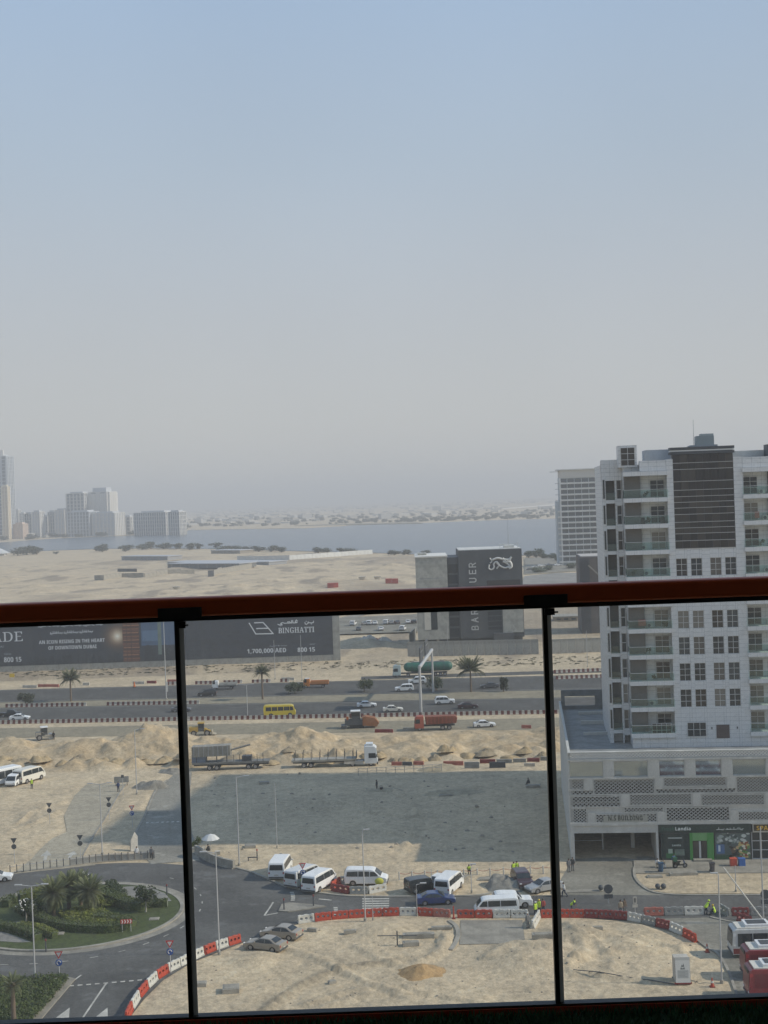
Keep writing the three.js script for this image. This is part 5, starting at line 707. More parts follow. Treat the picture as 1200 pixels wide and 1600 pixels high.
  [[836, 890, 'white'], [846, 887, 'white'], [858, 886, 'silver'], [872, 886, 'white'], [886, 884, 'white'], [828, 893, 'grey']].forEach(([x, y, k], i) => car('sedan', k, PT[k], k + ' car on the far road right of the showroom, ' + ['second', 'third', 'fourth', 'fifth', 'sixth', 'first'][i] + ' from the left', G(x, y).setY(.92), 0, 10, { group: k + ' cars on the far road' }));
  [[262, 872, 'white'], [270, 872, 'grey'], [218, 873, 'grey'], [226, 873, 'white'], [236, 873, 'grey'], [248, 873, 'white']].forEach(([x, y, k], i) => { const p = on(x, y); car('suv', k, PT[k], k + ' vehicle at the depot near the shore, ' + ord([4, 5, 0, 1, 2, 3][i]) + ' from the left', p, 0, 5, { group: k + ' vehicles at the depot' }); });
}
// ---------------------------------------------------------------- lorries and machines
function cabParts(B, x, paint, H = 3.0, W = 2.45, L = 2.1) {                 // cab with its front at x + L
  const top = [[x + L, .55], [x + L + .03, 1.3], [x + L - .12, H - .35], [x + L - .5, H], [x + .1, H + .05], [x, H - .1], [x, .55]];
  const c = part(B, 'cab', shell(top, W, 1.5, H, .05, [], .5, .08), paint); for (const s of [-1, 1]) { part(c, 'side_window', sidePanel([[x + L - .2, 1.55], [x + L - .32, 2.45], [x + .8, 2.45], [x + .8, 1.55]], W, 1.5, H, .05, s), M.glassDark); part(B, 'mirror', bx(.14, .5, .18), M.black, [x + L - .1, 2.0, s * (W / 2 + .18)]); part(B, 'headlight', bx(.08, .2, .36), M.lampWhite, [x + L + .04, .95, s * .85]); }
  part(c, 'windscreen', screen([x + L + .02, 1.5], [x + L - .13, H - .5], W, 1.5, H, .05, .12), M.glassDark); part(B, 'bumper', bx(.25, .4, W), M.darkGrey, [x + L, .55, 0]);
}
const axles = (B, xs, r = .5, W = 2.4) => { for (const x of xs) for (const s of [-1, 1]) wheel(B, x, r, s * (W / 2 - .18), .34); };
const lorry = (name, label, cat, px, py, turn) => thing(name, label, cat, on(px, py), turn * D2R);
{
  const greyBed = mat([.22, .225, .225], .7, { map: grimeTex }), whiteCab = mat([.66, .68, .68], .4);
  let B = lorry('flatbed_lorry', 'flatbed lorry with silver white cab and upright stakes beside the sand heaps', 'lorry', 525, 1198, -1);
  part(B, 'chassis', bx(15.6, .3, 1.1), M.darkGrey, [-.2, .95, 0]); part(B, 'flatbed', bx(12, .35, 2.5), mat([.40, .39, .36], .8, { map: grimeTex }), [-2.2, 1.35, 0]); cabParts(B, 5.4, whiteCab, 3.7, 2.5, 2.4); part(B, 'wind_deflector', bx(1.3, .5, 2.0), whiteCab, [6.4, 3.9, 0]); part(B, 'fuel_tank', bx(1.6, .6, .6), M.steel, [4.4, .8, .95]); axles(B, [6.6, 3.2, -4.6, -5.9]); for (let i = 0; i < 8; i++) for (const s of [-1, 1]) part(B, 'stake', bx(.1, 1.5, .1), M.darkGrey, [-7.6 + i * 1.55, 2.25, s * 1.15]); part(B, 'headboard', bx(.12, 1.2, 2.4), M.darkGrey, [3.9, 2.1, 0]); part(B, 'side_skirt', bx(3, .5, .06), M.whitePaint, [3.1, .8, 1.2]);
  B = lorry('flatbed_trailer', 'grey flatbed trailer carrying a tilted steel hopper, left of the lorry', 'trailer', 362, 1202, -1);
  part(B, 'chassis', bx(14, .3, 1.1), M.darkGrey, [0, .95, 0]); part(B, 'flatbed', bx(14.4, .35, 2.5), greyBed, [0, 1.35, 0]); axles(B, [4.6, 3.3, -2.6, -4.0]); part(B, 'hopper', moved(bx(7.2, 1.9, 2.4), -3.6, 3.6, 0, 0, 0, .02), mat([.36, .35, .32], .8, { map: grimeTex })); for (let i = 0; i < 8; i++) part(B, 'hopper_rib', bx(.12, 1.9, .1), M.steel, [-6.8 + i * .9, 3.6, 1.25]); for (let i = 0; i < 4; i++) part(B, 'hopper_leg', bx(.18, 1.3, .18), M.darkGrey, [-6.4 + i * 1.9, 2.1, .9]); part(B, 'load_box', bx(1.8, .9, 1.6), M.darkGrey, [3.0, 2.0, 0]); part(B, 'load_box', bx(2.6, 1.5, 2.0), mat([.16, .19, .24], .7), [-6.0, 2.2, -.1]); for (let i = 0; i < 6; i++) part(B, 'stake', bx(.09, 1.4, .09), M.darkGrey, [.6 + i * 1.1, 2.2, 1.15]); part(B, 'conveyor', bar(V(-.2, 3.6, .5), V(3.6, 4.4, -.4), .2), greyBed);
  B = lorry('dump_truck', 'orange dump truck with red ribbed tipper body on the dirt road', 'truck', 680, 1140, 179);
  const orangeCab = mat([.36, .085, .045], .55), tip = mat([.30, .10, .055], .7, { map: grimeTex }); part(B, 'chassis', bx(8.4, .3, 1.1), M.darkGrey, [0, .95, 0]); cabParts(B, 2.4, orangeCab, 3.0, 2.5, 2.0); axles(B, [3.3, -1.6, -3.0]); { const s = new THREE.Shape([[-4.5, 1.5], [1.9, 1.3], [2.1, 2.9], [-4.3, 2.9], [-4.7, 2.5]].map((p) => new THREE.Vector2(...p))), g = new THREE.ExtrudeGeometry(s, { depth: 2.3, bevelEnabled: true, bevelSize: .06, bevelThickness: .06, bevelSegments: 1 }); g.translate(0, 0, -1.15); part(B, 'tipper_body', g, tip); } for (let i = 0; i < 8; i++) for (const s of [-1, 1]) part(B, 'tipper_rib', bx(.12, 1.4, .1), orangeCab, [-4 + i * .8, 2.1, s * 1.26]); part(B, 'mudguard', bx(1.2, .08, 2.3), M.black, [-2.3, 1.15, 0]);
  B = lorry('tanker_lorry', 'green tanker lorry with pale cab beyond the far carriageway', 'tanker', 657, 1056.5, 179);
  part(B, 'chassis', bx(15, .3, 1.1), M.darkGrey, [0, .95, 0]); cabParts(B, 5.4, mat([.44, .52, .50], .5), 3.3, 2.5, 2.2); axles(B, [6.4, 3.4, -4.2, -5.6, -6.8]); part(B, 'tank', new THREE.CapsuleGeometry(1.3, 11, 4, 18).rotateZ(Math.PI / 2).translate(-2.2, 2.6, 0), M.green); for (let i = 0; i < 5; i++) part(B, 'tank_hoop', new THREE.TorusGeometry(1.31, .06, 5, 20).rotateY(Math.PI / 2), M.darkGrey, [-6.6 + i * 2.2, 2.6, 0]); part(B, 'walkway', bx(9, .12, .7), M.steel, [-2.2, 3.95, 0]); part(B, 'side_guard', bx(6, .5, .08), M.darkGrey, [-.4, .9, 1.2]); part(B, 'wind_deflector', bx(1.0, .7, 1.9), mat([.55, .48, .34], .7), [5.9, 3.5, 0]);
  B = lorry('flatbed_truck', 'small orange flatbed truck on the far carriageway', 'truck', 494, 1074.5, 179); part(B, 'chassis', bx(6.6, .25, 1), M.darkGrey, [0, .85, 0]); cabParts(B, 1.6, mat([.52, .18, .03], .5), 2.4, 2.1, 1.7); axles(B, [2.6, -1.9], .42, 2.1); part(B, 'bed', bx(4.8, .3, 2.1), mat([.46, .17, .05], .7), [-1.0, 1.15, 0]); for (const s of [-1, 1]) part(B, 'bed_side', bx(4.8, .55, .08), mat([.50, .20, .06], .7), [-1, 1.55, s * 1.02]); part(B, 'roof_panel', bx(1.2, .1, 1.8), M.white, [2.3, 2.5, 0]);
  B = lorry('flatbed_truck', 'small white flatbed truck on the far carriageway at left', 'truck', 351, 1077, 179); part(B, 'chassis', bx(6.4, .25, 1), M.darkGrey, [0, .85, 0]); cabParts(B, 1.6, M.whiteCar, 2.3, 2.0, 1.6); axles(B, [2.5, -1.9], .4, 2.0); part(B, 'bed', bx(4.8, .3, 2.1), M.greyPlastic, [-1.0, 1.15, 0]); for (const s of [-1, 1]) part(B, 'bed_side', bx(4.8, .45, .08), M.whitePaint, [-1, 1.5, s * 1.02]);
  // machines
  const postCab = (B, x, y, w, h, roof, d = 1.5) => { for (const a of [-1, 1]) for (const s of [-1, 1]) part(B, 'cab_post', bx(.1, h, .1), M.black, [x + a * w / 2, y + h / 2, s * d / 2]); part(B, 'cab_roof', bx(w + .35, .16, d + .3), roof, [x, y + h + .08, 0]); part(B, 'cab_glass', bx(w - .12, h * .55, d - .12), M.glassDark, [x, y + h * .68, 0]); part(B, 'cab_base', bx(w, h * .38, d), M.darkGrey, [x, y + h * .19, 0]); };
  B = lorry('wheel_loader', 'yellow wheel loader at the foot of the near barriers behind the left post', 'loader', 314, 1149, 4); const yl = mat([.55, .36, .06], .6, { map: grimeTex }); part(B, 'engine_cover', bx(2.0, 1.0, 1.6), yl, [-1.5, 1.4, 0]); postCab(B, .1, .95, 1.1, 1.7, yl); part(B, 'front_frame', bx(1.3, .5, .9), yl, [1.3, .95, 0]); axles(B, [1.4, -1.5], .62, 2.2); part(B, 'lift_arm', join([bar(V(.8, 1.5, .5), V(2.4, .7, .5), .12), bar(V(.8, 1.5, -.5), V(2.4, .7, -.5), .12), bar(V(2.2, .75, -.55), V(2.2, .75, .55), .1)]), yl); { const s = new THREE.Shape([[0, 0], [1.0, 0], [.25, .25], [.15, .9], [0, .9]].map((p) => new THREE.Vector2(...p))), g = new THREE.ExtrudeGeometry(s, { depth: 2.3, bevelEnabled: false }); g.translate(2.35, .2, -1.15); part(B, 'bucket', g, mat([.38, .33, .24], .7)); }
  B = lorry('road_roller', 'small roller with pale canopy on the dirt road at left', 'roller', 70, 1156, 20); part(B, 'drum', new THREE.CylinderGeometry(.65, .65, 1.7, 18).rotateX(Math.PI / 2), M.steel, [1.3, .65, 0]); part(B, 'yoke', bx(1.8, .3, 1.9), M.concrete, [.8, 1.0, 0]); part(B, 'engine_cover', bx(1.6, .9, 1.5), M.concrete, [-1.1, 1.3, 0]); axles(B, [-1.2], .62, 2.0); postCab(B, -.1, 1.0, 1.2, 1.7, M.whiteCar);
  B = lorry('paving_machine', 'dark paving machine with white canopy and orange hopper on the dirt road', 'paver', 562, 1137, 2); part(B, 'tractor', bx(4.2, 1.3, 2.2), M.darkGrey, [-1.1, 1.2, 0]); { const s = new THREE.Shape([[0, .5], [3.0, .2], [3.5, .9], [2.6, 2.0], [.6, 2.4], [0, 2.2]].map((p) => new THREE.Vector2(...p))), g = new THREE.ExtrudeGeometry(s, { depth: 2.4, bevelEnabled: true, bevelSize: .05, bevelThickness: .05, bevelSegments: 1 }); g.translate(.7, .1, -1.2); part(B, 'hopper', g, mat([.36, .15, .06], .75, { map: grimeTex })); } postCab(B, -.8, 1.9, 1.8, 1.7, M.whiteCar, 1.8); for (const s of [-1, 1]) { part(B, 'track', bx(3.2, .75, .35), M.rubber, [-.6, .4, s * .95]); } part(B, 'screed', bx(1.2, .6, 2.9), M.darkGrey, [-3.4, .4, 0]); part(B, 'auger', bar(V(-2.9, .5, -1.4), V(-2.9, .5, 1.4), .25, .25, 10), M.steel); part(B, 'smokestack', bar(V(-2.0, 1.8, .6), V(-2.0, 2.9, .6), .09), M.black); part(B, 'console', bx(.5, .7, .6), M.orange, [-2.6, 2.2, .4]);
}

// ---------------------------------------------------------------- barriers
{
  // water-filled plastic barrier: blow-moulded body with three through holes, foot and end lugs
  const s = new THREE.Shape(); s.moveTo(-1.0, .12); s.lineTo(1.0, .12); s.lineTo(1.0, .92); s.lineTo(.72, .98); s.lineTo(.62, .92); s.lineTo(.3, .92); s.lineTo(.2, .98); s.lineTo(-.2, .98); s.lineTo(-.3, .92); s.lineTo(-.62, .92); s.lineTo(-.72, .98); s.lineTo(-1.0, .92); s.closePath();
  for (const x of [-.62, 0, .62]) { const h = new THREE.Path(); h.absellipse(x, .52, .17, .15, 0, Math.PI * 2, true); s.holes.push(h); }
  const body = new THREE.ExtrudeGeometry(s, { depth: .24, bevelEnabled: true, bevelSize: .03, bevelThickness: .03, bevelOffset: -.03, bevelSegments: 1, curveSegments: 8 }); body.translate(0, 0, -.12);
  { const p = body.attributes.position; for (let i = 0; i < p.count; i++) p.setZ(i, p.getZ(i) * (1.45 - .75 * p.getY(i))); body.computeVertexNormals(); }
  const foot = bx(2.0, .16, .52), lug = bx(.1, .4, .14), protoB = {};
  const col = { r: M.redPlastic, f: M.redFaded, d: M.redDark, w: M.whitePlastic, g: M.greyPlastic }, word = { r: 'red', f: 'faded red', d: 'dark red', w: 'white', g: 'grey' };
  const barrier = (k, a, b, where, nth) => {                        // between two ground points
    const p = on(...a), q = on(...b), L = p.distanceTo(q), c = p.clone().lerp(q, .5); c.y = Math.min(p.y, q.y);
    if (!protoB[k]) { const g = new THREE.Group(); part(g, 'body', body, col[k]); part(g, 'foot', foot, col[k], [0, .085, 0]); part(g, 'lug', lug, col[k], [1.03, .5, 0]); part(g, 'lug', lug, col[k], [-1.03, .6, 0]); protoB[k] = g; }
    const o = protoB[k].clone(); o.name = numbered('water_barrier'); scene.add(o); o.position.copy(c); o.rotation.y = Math.atan2(-(q.z - p.z), q.x - p.x); o.scale.x = L / 2.12; return tag(o, word[k] + ' plastic water barrier ' + where + (nth === undefined ? '' : ', ' + ord(nth) + ' from the left'), 'barrier', 'barriers ' + where);
  };
  const chain = (pts, cols, where) => { const c = new THREE.CatmullRomCurve3(pts.map(([x, y]) => V(x, y, 0))), n = cols.length; for (let i = 0; i < n; i++) if (cols[i] !== ' ') { const a = c.getPointAt(i / n), b = c.getPointAt((i + 1) / n); barrier(cols[i], [a.x, a.y], [b.x, b.y], where, i); } };
  chain([[197, 1597], [206, 1578], [223, 1553], [250, 1527], [290, 1506], [330, 1487], [376, 1472]], 'rwrwrwwwrwr', 'in the curve by the roundabout'); chain([[465, 1443], [495, 1439], [550, 1434], [640, 1430], [704, 1434]], 'wrrrrrwrf', 'along the near kerb of the street');
  chain([[714, 1434], [760, 1434], [826, 1434]], 'rrww', 'before the concrete apron'); barrier('w', [832, 1452], [843, 1433], 'end on by the apron'); chain([[845, 1434], [900, 1433], [945, 1435], [978, 1437], [1010, 1444], [1048, 1453], [1066, 1461], [1088, 1473]], 'rrrdddwgdwr', 'round the sand lot corner');
  chain([[1006, 1431], [1100, 1429]], 'fgw', 'across the side street mouth'); barrier('g', [1125, 1424], [1140, 1433], 'tilted beside the two yellow workers'); barrier('d', [1143, 1431], [1171, 1431], 'on the small island at the right edge'); barrier('g', [1172, 1430], [1200, 1430], 'last on the small right island'); barrier('d', [1152, 1438], [1175, 1445], 'lying askew on the small island');
  chain([[518, 1390], [524, 1383], [541, 1380], [566, 1378]], 'rwr', 'on the far ring side'); chain([[566, 1378], [582, 1379], [602, 1383]], 'gw', 'on the right ring side'); chain([[518, 1392], [546, 1397], [575, 1397], [604, 1392]], 'dgw', 'on the near ring side');
  // striped concrete barriers along the highway
  const unit = new THREE.Group(), sh = new THREE.Shape([[-.3, 0], [.3, 0], [.3, .08], [.16, .32], [.09, .85], [-.09, .85], [-.16, .32], [-.3, .08]].map((p) => new THREE.Vector2(...p))), seg = new THREE.ExtrudeGeometry(sh, { depth: .62, bevelEnabled: false }).rotateY(Math.PI / 2);
  for (let i = 0; i < 4; i++) part(unit, 'stripe', seg, i % 2 ? M.whitePaint : M.redPaint, [-1.3 + i * .65 + .012, 0, 0]);
  const row = (fn, x0, x1, dz, label, skip = () => false) => { let k = 0; for (let x = x0; x < x1; x += 2.64, k++) if (!skip(k)) { const p = fn(x), q = fn(x + 2.64), o = unit.clone(); o.name = numbered('striped_barrier'); scene.add(o); o.position.set((p.x + q.x) / 2, .04, (p.z + q.z) / 2 + dz); o.rotation.y = Math.atan2(-(q.z - p.z), q.x - p.x); tag(o, label + ', ' + ord(k) + ' from the left', 'barrier', label); } };
  row(bandLine.near1, -98, 52, 1.4, 'striped concrete barrier along the near highway edge'); row(bandLine.near0, -98, -48, -.5, 'striped barrier on the highway median at left', (k) => k === 8 || k === 9); row(bandLine.far0, -62, -28, -1.2, 'striped barrier at the far highway edge', (k) => k % 3 === 2); row(line2([860, 1062], [955, 1058]), 44, 70, 0, 'striped barrier beyond the podium roof'); row(line2([860, 1052], [955, 1048]), 45, 72, 0, 'striped barrier in the farther row beyond the podium roof');
  // low separators and blocks by the heaps
  const blk = (x0, x1, y, h, m, label) => { const a = on(x0, y), b = on(x1, y), o = single('barrier_block', join([bx(a.distanceTo(b), h * .75, .4), moved(bx(a.distanceTo(b), h * .3, .62), 0, -h * .36, 0)]), m, label, 'barrier', 'blocks before the heaps', a.clone().lerp(b, .5).setY(h / 2), Math.atan2(-(b.z - a.z), b.x - a.x)); };
  [[612, 628, 1197, .9, M.redFaded, 'faded red barrier block left end of the row before the heaps'], [629, 644, 1197, .9, M.darkGrey, 'dark block second from the left before the heaps'], [646, 662, 1196, .9, M.redFaded, 'pinkish barrier block left of the spoil heap'], [693, 724, 1196, .9, M.redFaded, 'long pinkish barrier before the heaps'], [726, 749, 1201, 1.4, M.greyPlastic, 'dark grey tall block in front of the barrier row'], [765, 790, 1201, 1.4, M.darkGrey, 'dark grey tall block right of its twin'], [750, 774, 1193, .9, M.redDark, 'dark red barrier behind the two tall grey blocks'], [776, 800, 1193, .9, M.greyPlastic, 'grey barrier right behind the tall blocks'], [802, 822, 1192, .9, M.greyPlastic, 'grey barrier near the right end of the row'], [824, 843, 1191, .9, M.redDark, 'dark red barrier at the right end of the row'], [819, 836, 1199, .9, M.whitePaint, 'pale block low at the right end before the heaps'], [845, 862, 1189, .9, M.greyPlastic, 'grey barrier beside the right glass post']].forEach((a) => blk(...a));
  [[586, 614, 1144.5, .8, M.redDark, 'dark red separator on the dirt road beside the paver'], [630, 660, 1141.5, .7, M.concrete, 'pale low separator left of the orange truck'], [815, 830, 1138, .8, M.redFaded, 'faded red block on the dirt road at right']].forEach((a) => blk(...a));
  for (const [x0, x1, y, m] of [[36, 58, 1075, M.whitePaint], [60, 92, 1073.5, M.redFaded], [130, 140, 1071, M.whitePaint], [208, 226, 1069, M.whitePaint], [230, 244, 1068, M.redDark], [262, 280, 1066, M.redFaded], [440, 460, 1063, M.whitePaint]]) blk(x0, x1, y, .9, m, (m === M.whitePaint ? 'white' : m === M.redDark ? 'dark red' : 'faded red') + ' barrier block at the far roadside, ' + ord([36, 60, 130, 208, 230, 262, 440].indexOf(x0)) + ' from the left');
  // concrete wall by the umbrella
  const w = curve(gl([[306, 1333], [322, 1343], [342, 1352], [366, 1358]]), 4); const B = thing('concrete_barrier_wall', 'grey concrete barrier wall curving below the umbrella', 'barrier wall', w[0].clone().setY(0)); for (let i = 0; i < 4; i++) { const a = w[i], b = w[i + 1], L = a.distanceTo(b); part(B, 'wall_segment', bx(L - .06, 1.15, .4), M.concrete, a.clone().lerp(b, .5).sub(w[0]).setY(.6), [0, Math.atan2(-(b.z - a.z), b.x - a.x), 0]); part(B, 'wall_foot', bx(L - .06, .2, .7), M.concrete, a.clone().lerp(b, .5).sub(w[0]).setY(.1), [0, Math.atan2(-(b.z - a.z), b.x - a.x), 0]); }
}
// ---------------------------------------------------------------- lamp posts, poles, signs
const metre = (p) => -p.z / FPX;
{
  const lamp = (x, y, top, arms, label, xt = x, r = .09) => { const p = on(x, y), h = P(xt, top, -p.z).y - p.y, B = thing('lamp_post', label, 'lamp post', p, 0, 'lamp posts'); part(B, 'base', cyl(r * 2.4, r * 2.2, .35, 8), M.concrete); part(B, 'pole', cyl(r, r * .62, h, 10), M.pole); for (const s of arms) { const a = part(B, 'arm', bar(V(0, h - .05, 0), V(s * 1.15, h + .12, 0), .045), M.pole); part(a, 'lamp_head', moved(bx(.75, .1, .26), s * 1.4, h + .14, 0), M.pole); } return B; };
  lamp(55, 1536, 1384, [-1, 1], 'double-headed lamp post before the hedge at lower left', 51); lamp(160, 1336, 1225, [-1, 1], 'grey lamp post at the kerb of the parking lane', 157); lamp(214, 1242, 1140, [1], 'thin lamp post beside the grey spoil heap'); lamp(374, 1353, 1214, [1], 'lamp post at the kerb right of the umbrella', 370); lamp(343, 1492, 1332, [-1], 'tall lamp post rising from the near barriers', 338); lamp(571, 1441, 1298, [0.35], 'tall lamp post behind the barriers left of the crossing', 566); lamp(260, 1093, 958, [], 'highway lamp post left of the left glass post', 257, .13); lamp(387, 1121, 1070, [-1, 1], 'short double lamp post in the barrier row'); lamp(1128, 1537, 1366, [-.3], 'lamp post on the kerb beside the buses', 1121); lamp(1193, 1442, 1292, [], 'lamp post at the right edge of the island', 1190); lamp(433, 1326, 1224, [], 'thin marker pole in the shaded lot behind the first van', 433, .05); lamp(430, 1062, 1000, [], 'thin pole before the billboard at middle', 430, .08); lamp(472, 1064, 992, [], 'thin pole before the billboard number', 472, .08); lamp(700, 1018, 970, [], 'thin mast behind the showroom hoarding', 700, .08); lamp(1150, 1395, 1352, [], 'short steel post on the sandy verge before the shop', 1149, .07); lamp(737, 1396, 1352, [0.2], 'short lamp post by the rope posts', 737, .06); lamp(675, 1392, 1357, [], 'thin post beside the black off-road car', 675, .05); lamp(918, 1043, 985, [], 'thin mast before the right hoarding', 917, .08); lamp(652, 1432, 1382, [.6], 'bent thin post by the near barriers', 648, .045); lamp(583, 1440, 1398, [], 'short post at the crossing', 583, .05);
  { const p = on(259.5, 1092.5); single('pole_banner', bx(.5, 2.6, .12), M.white, 'white narrow banner on the highway lamp post', 'banner', undefined, p.setY(3.2).add(V(.35, 0, .2))); }
  // leaning pole at the right
  { const a = on(1198, 1445), b = P(1130, 1355, -a.z + 1); const B = thing('leaning_pole', 'pale pole leaning across the verge at the right edge', 'pole', a, 0); part(B, 'pole', bar(V(0, 0, 0), b.clone().sub(a), .09, .07, 8), mat([.56, .54, .48], .7)); part(B, 'foot_block', bx(.5, .3, .5), M.concrete, [0, .15, 0]); }
  // give-way signs, seen from the back on the lot and from the front on the roundabout
  const tri = new THREE.ExtrudeGeometry(new THREE.Shape([[-.45, .4], [.45, .4], [0, -.4]].map((p) => new THREE.Vector2(...p))), { depth: .03, bevelEnabled: false }), triIn = new THREE.ShapeGeometry(new THREE.Shape([[-.27, .29], [.27, .29], [0, -.2]].map((p) => new THREE.Vector2(...p)))), disc = new THREE.CylinderGeometry(.36, .36, .04, 20).rotateX(Math.PI / 2), ring = new THREE.TorusGeometry(.2, .045, 6, 18, 4.6);
  const sign = (x, y, top, label, kind, lean = 0) => { const p = on(x, y), h = Math.max(2.2, P(x, top, -p.z).y - p.y), B = thing('road_sign', label, 'sign', p, 0, 'road signs'); part(B, 'post', cyl(.045, .045, h - .1, 8), M.pole); const back = kind === 'back', t = part(B, 'triangle_plate', tri, back ? M.darkGrey : M.redSign, [0, h - .35, .05]); if (!back) part(t, 'triangle_face', triIn, M.white, [0, 0, .034]); const d = part(B, 'round_plate', disc, back ? M.darkGrey : M.blueSign, [0, h - 1.15, .07]); if (!back) part(d, 'arrow_ring', ring, M.white, [0, 0, .03]); B.rotation.z = lean; return B; };
  sign(23, 1351, 1310, 'give-way sign seen from behind at the left edge of the lot', 'back'); sign(78, 1289, 1255, 'give-way sign seen from behind on its sand mound', 'back'); sign(126, 1340, 1305, 'give-way sign seen from behind at the lane arrows', 'back'); sign(171, 1282, 1246, 'give-way sign seen from behind beside the lane kerb', 'back'); sign(207, 1293, 1259, 'red edged give-way sign beside the side road', 'front'); sign(93, 1527, 1487, 'give-way and blue roundabout sign at the hedge tip', 'front'); sign(267, 1521, 1470, 'give-way and blue roundabout sign behind the curved barriers', 'front'); sign(474, 1390, 1349, 'give-way and blue sign in front of the second white van', 'front');
  { const p = G(198, 1458).setY(.17), tex = canvasTexture(256, 96, (c, w, h) => { c.fillStyle = '#b8301f'; c.fillRect(0, 0, w, h); c.fillStyle = '#e8e4dc'; for (let i = 0; i < 4; i++) { const x = 14 + i * 62; c.beginPath(); c.moveTo(x, 6); c.lineTo(x + 24, 6); c.lineTo(x + 48, h / 2); c.lineTo(x + 24, h - 6); c.lineTo(x, h - 6); c.lineTo(x + 24, h / 2); c.fill(); } }); const B = thing('chevron_board', 'red and white chevron board on the roundabout lawn', 'sign', p, .1); part(B, 'board', bx(1.35, .5, .05), M.redSign, [0, 1.2, 0]); part(B, 'board_print', new THREE.PlaneGeometry(1.33, .48), mat('#fff', .5, { map: tex }), [0, 1.2, .029]); for (const s of [-1, 1]) part(B, 'post', cyl(.04, .04, 1.2, 6, s * .5, 0, -.05), M.pole); }
  // covered round signs along the street
  for (const [x, y, top, l] of [[951, 1412, 1384, 'dark covered round sign with a plate below, on the far kerb'], [1196, 1420, 1392, 'dark covered round sign cut by the right edge']]) { const p = on(x, y), h = P(x, top, -p.z).y, B = thing('covered_sign', l, 'sign', p); part(B, 'post', cyl(.05, .05, h, 8), M.pole); part(B, 'disc', new THREE.CylinderGeometry(.55, .55, .06, 20).rotateX(Math.PI / 2), M.darkGrey, [0, h - .4, .08]); part(B, 'plate', bx(1.05, .5, .05), M.darkGrey, [0, h - 1.3, .08]); }
  { const p = on(993, 1440), h = P(993, 1401, -p.z).y - p.y, B = thing('pedestrian_sign', 'narrow white figure sign on a thin post by the barriers', 'sign', p); part(B, 'post', cyl(.04, .04, h, 6), M.pole); part(B, 'plate', bx(.42, .8, .04), M.whitePaint, [0, h - .4, .06]); part(B, 'lower_plate', bx(.6, .35, .04), M.whitePaint, [0, h - 1.05, .06]); part(B, 'slot', bx(.16, .5, .02), M.darkGrey, [0, h - .4, .09]); }
  for (const [x, y, l] of [[444, 1423, 'small dark marker post on the traffic island'], [490, 1417, 'thin marker post behind the traffic island'], [402, 1344, 'red hydrant-like marker post left of the rear-on van'], [72, 1488, 'short grey marker post below the roundabout kerb'], [261, 1400, 'thin marker post on the roundabout rim']]) { const p = on(x, y), B = thing('marker_post', l, 'post', p, 0); part(B, 'post', cyl(.09, .07, 1.25, 8), M.darkGrey); part(B, 'cap', cyl(.1, .1, .22, 8, 0, 1.25, 0), y === 1344 ? M.redPlastic : M.redDark); }
  { const p = on(395, 1346), B = thing('sign_bench', 'low dark bench-like rail beside the marker post', 'rail', p); part(B, 'rail', bx(1.4, .12, .2), M.darkGrey, [0, .5, 0]); part(B, 'leg', bx(.1, .5, .1), M.darkGrey, [-.6, .25, 0]); part(B, 'leg', bx(.1, .5, .1), M.darkGrey, [.6, .25, 0]); }
  // sign gantry over the carriageways
  { const a = G(658, 1116), b = G(677, 1082), B = thing('sign_gantry', 'steel cantilever sign gantry over the highway with dark panels', 'gantry', a, 0), d = b.clone().sub(a), h = P(664, 1040, -a.z).y, h2 = h - .2; part(B, 'column', cyl(.34, .3, h, 10), M.pole); part(B, 'column', cyl(.3, .26, h2, 10, d.x, 0, d.z), M.pole); part(B, 'beam', bar(V(0, h - .4, 0), V(d.x, h2 - .1, d.z), .42, .42, 8), M.pole); const t = Math.atan2(-d.z, d.x); for (const [f, w, hh] of [[.3, 7, 3.4], [.72, 8, 3.2]]) { const s = part(B, 'sign_panel', bx(w, hh, .25), M.darkGrey, [d.x * f - .5, h + 1.6, d.z * f], [0, t, 0]); part(s, 'panel_rib', bx(w * .9, .12, .34), M.steel, [0, .6, 0]); } }
  { const p = on(190, 1228), B = thing('site_board', 'grey blank board on legs at the end of the parking lane', 'board', p, .1); part(B, 'board', bx(2.6, 1.1, .1), M.greyPlastic, [0, 1.1, 0]); part(B, 'leg', bx(.1, .6, .1), M.darkGrey, [-1, .3, 0]); part(B, 'leg', bx(.1, .6, .1), M.darkGrey, [1, .3, 0]); const q = on(192.5, 1243), C = thing('sign_post', 'thin post of a small sign before the blank board', 'post', q); part(C, 'post', cyl(.05, .05, 3.6, 6), M.pole); part(C, 'plate', bx(.5, .5, .05), M.darkGrey, [0, 3.3, .05]); }
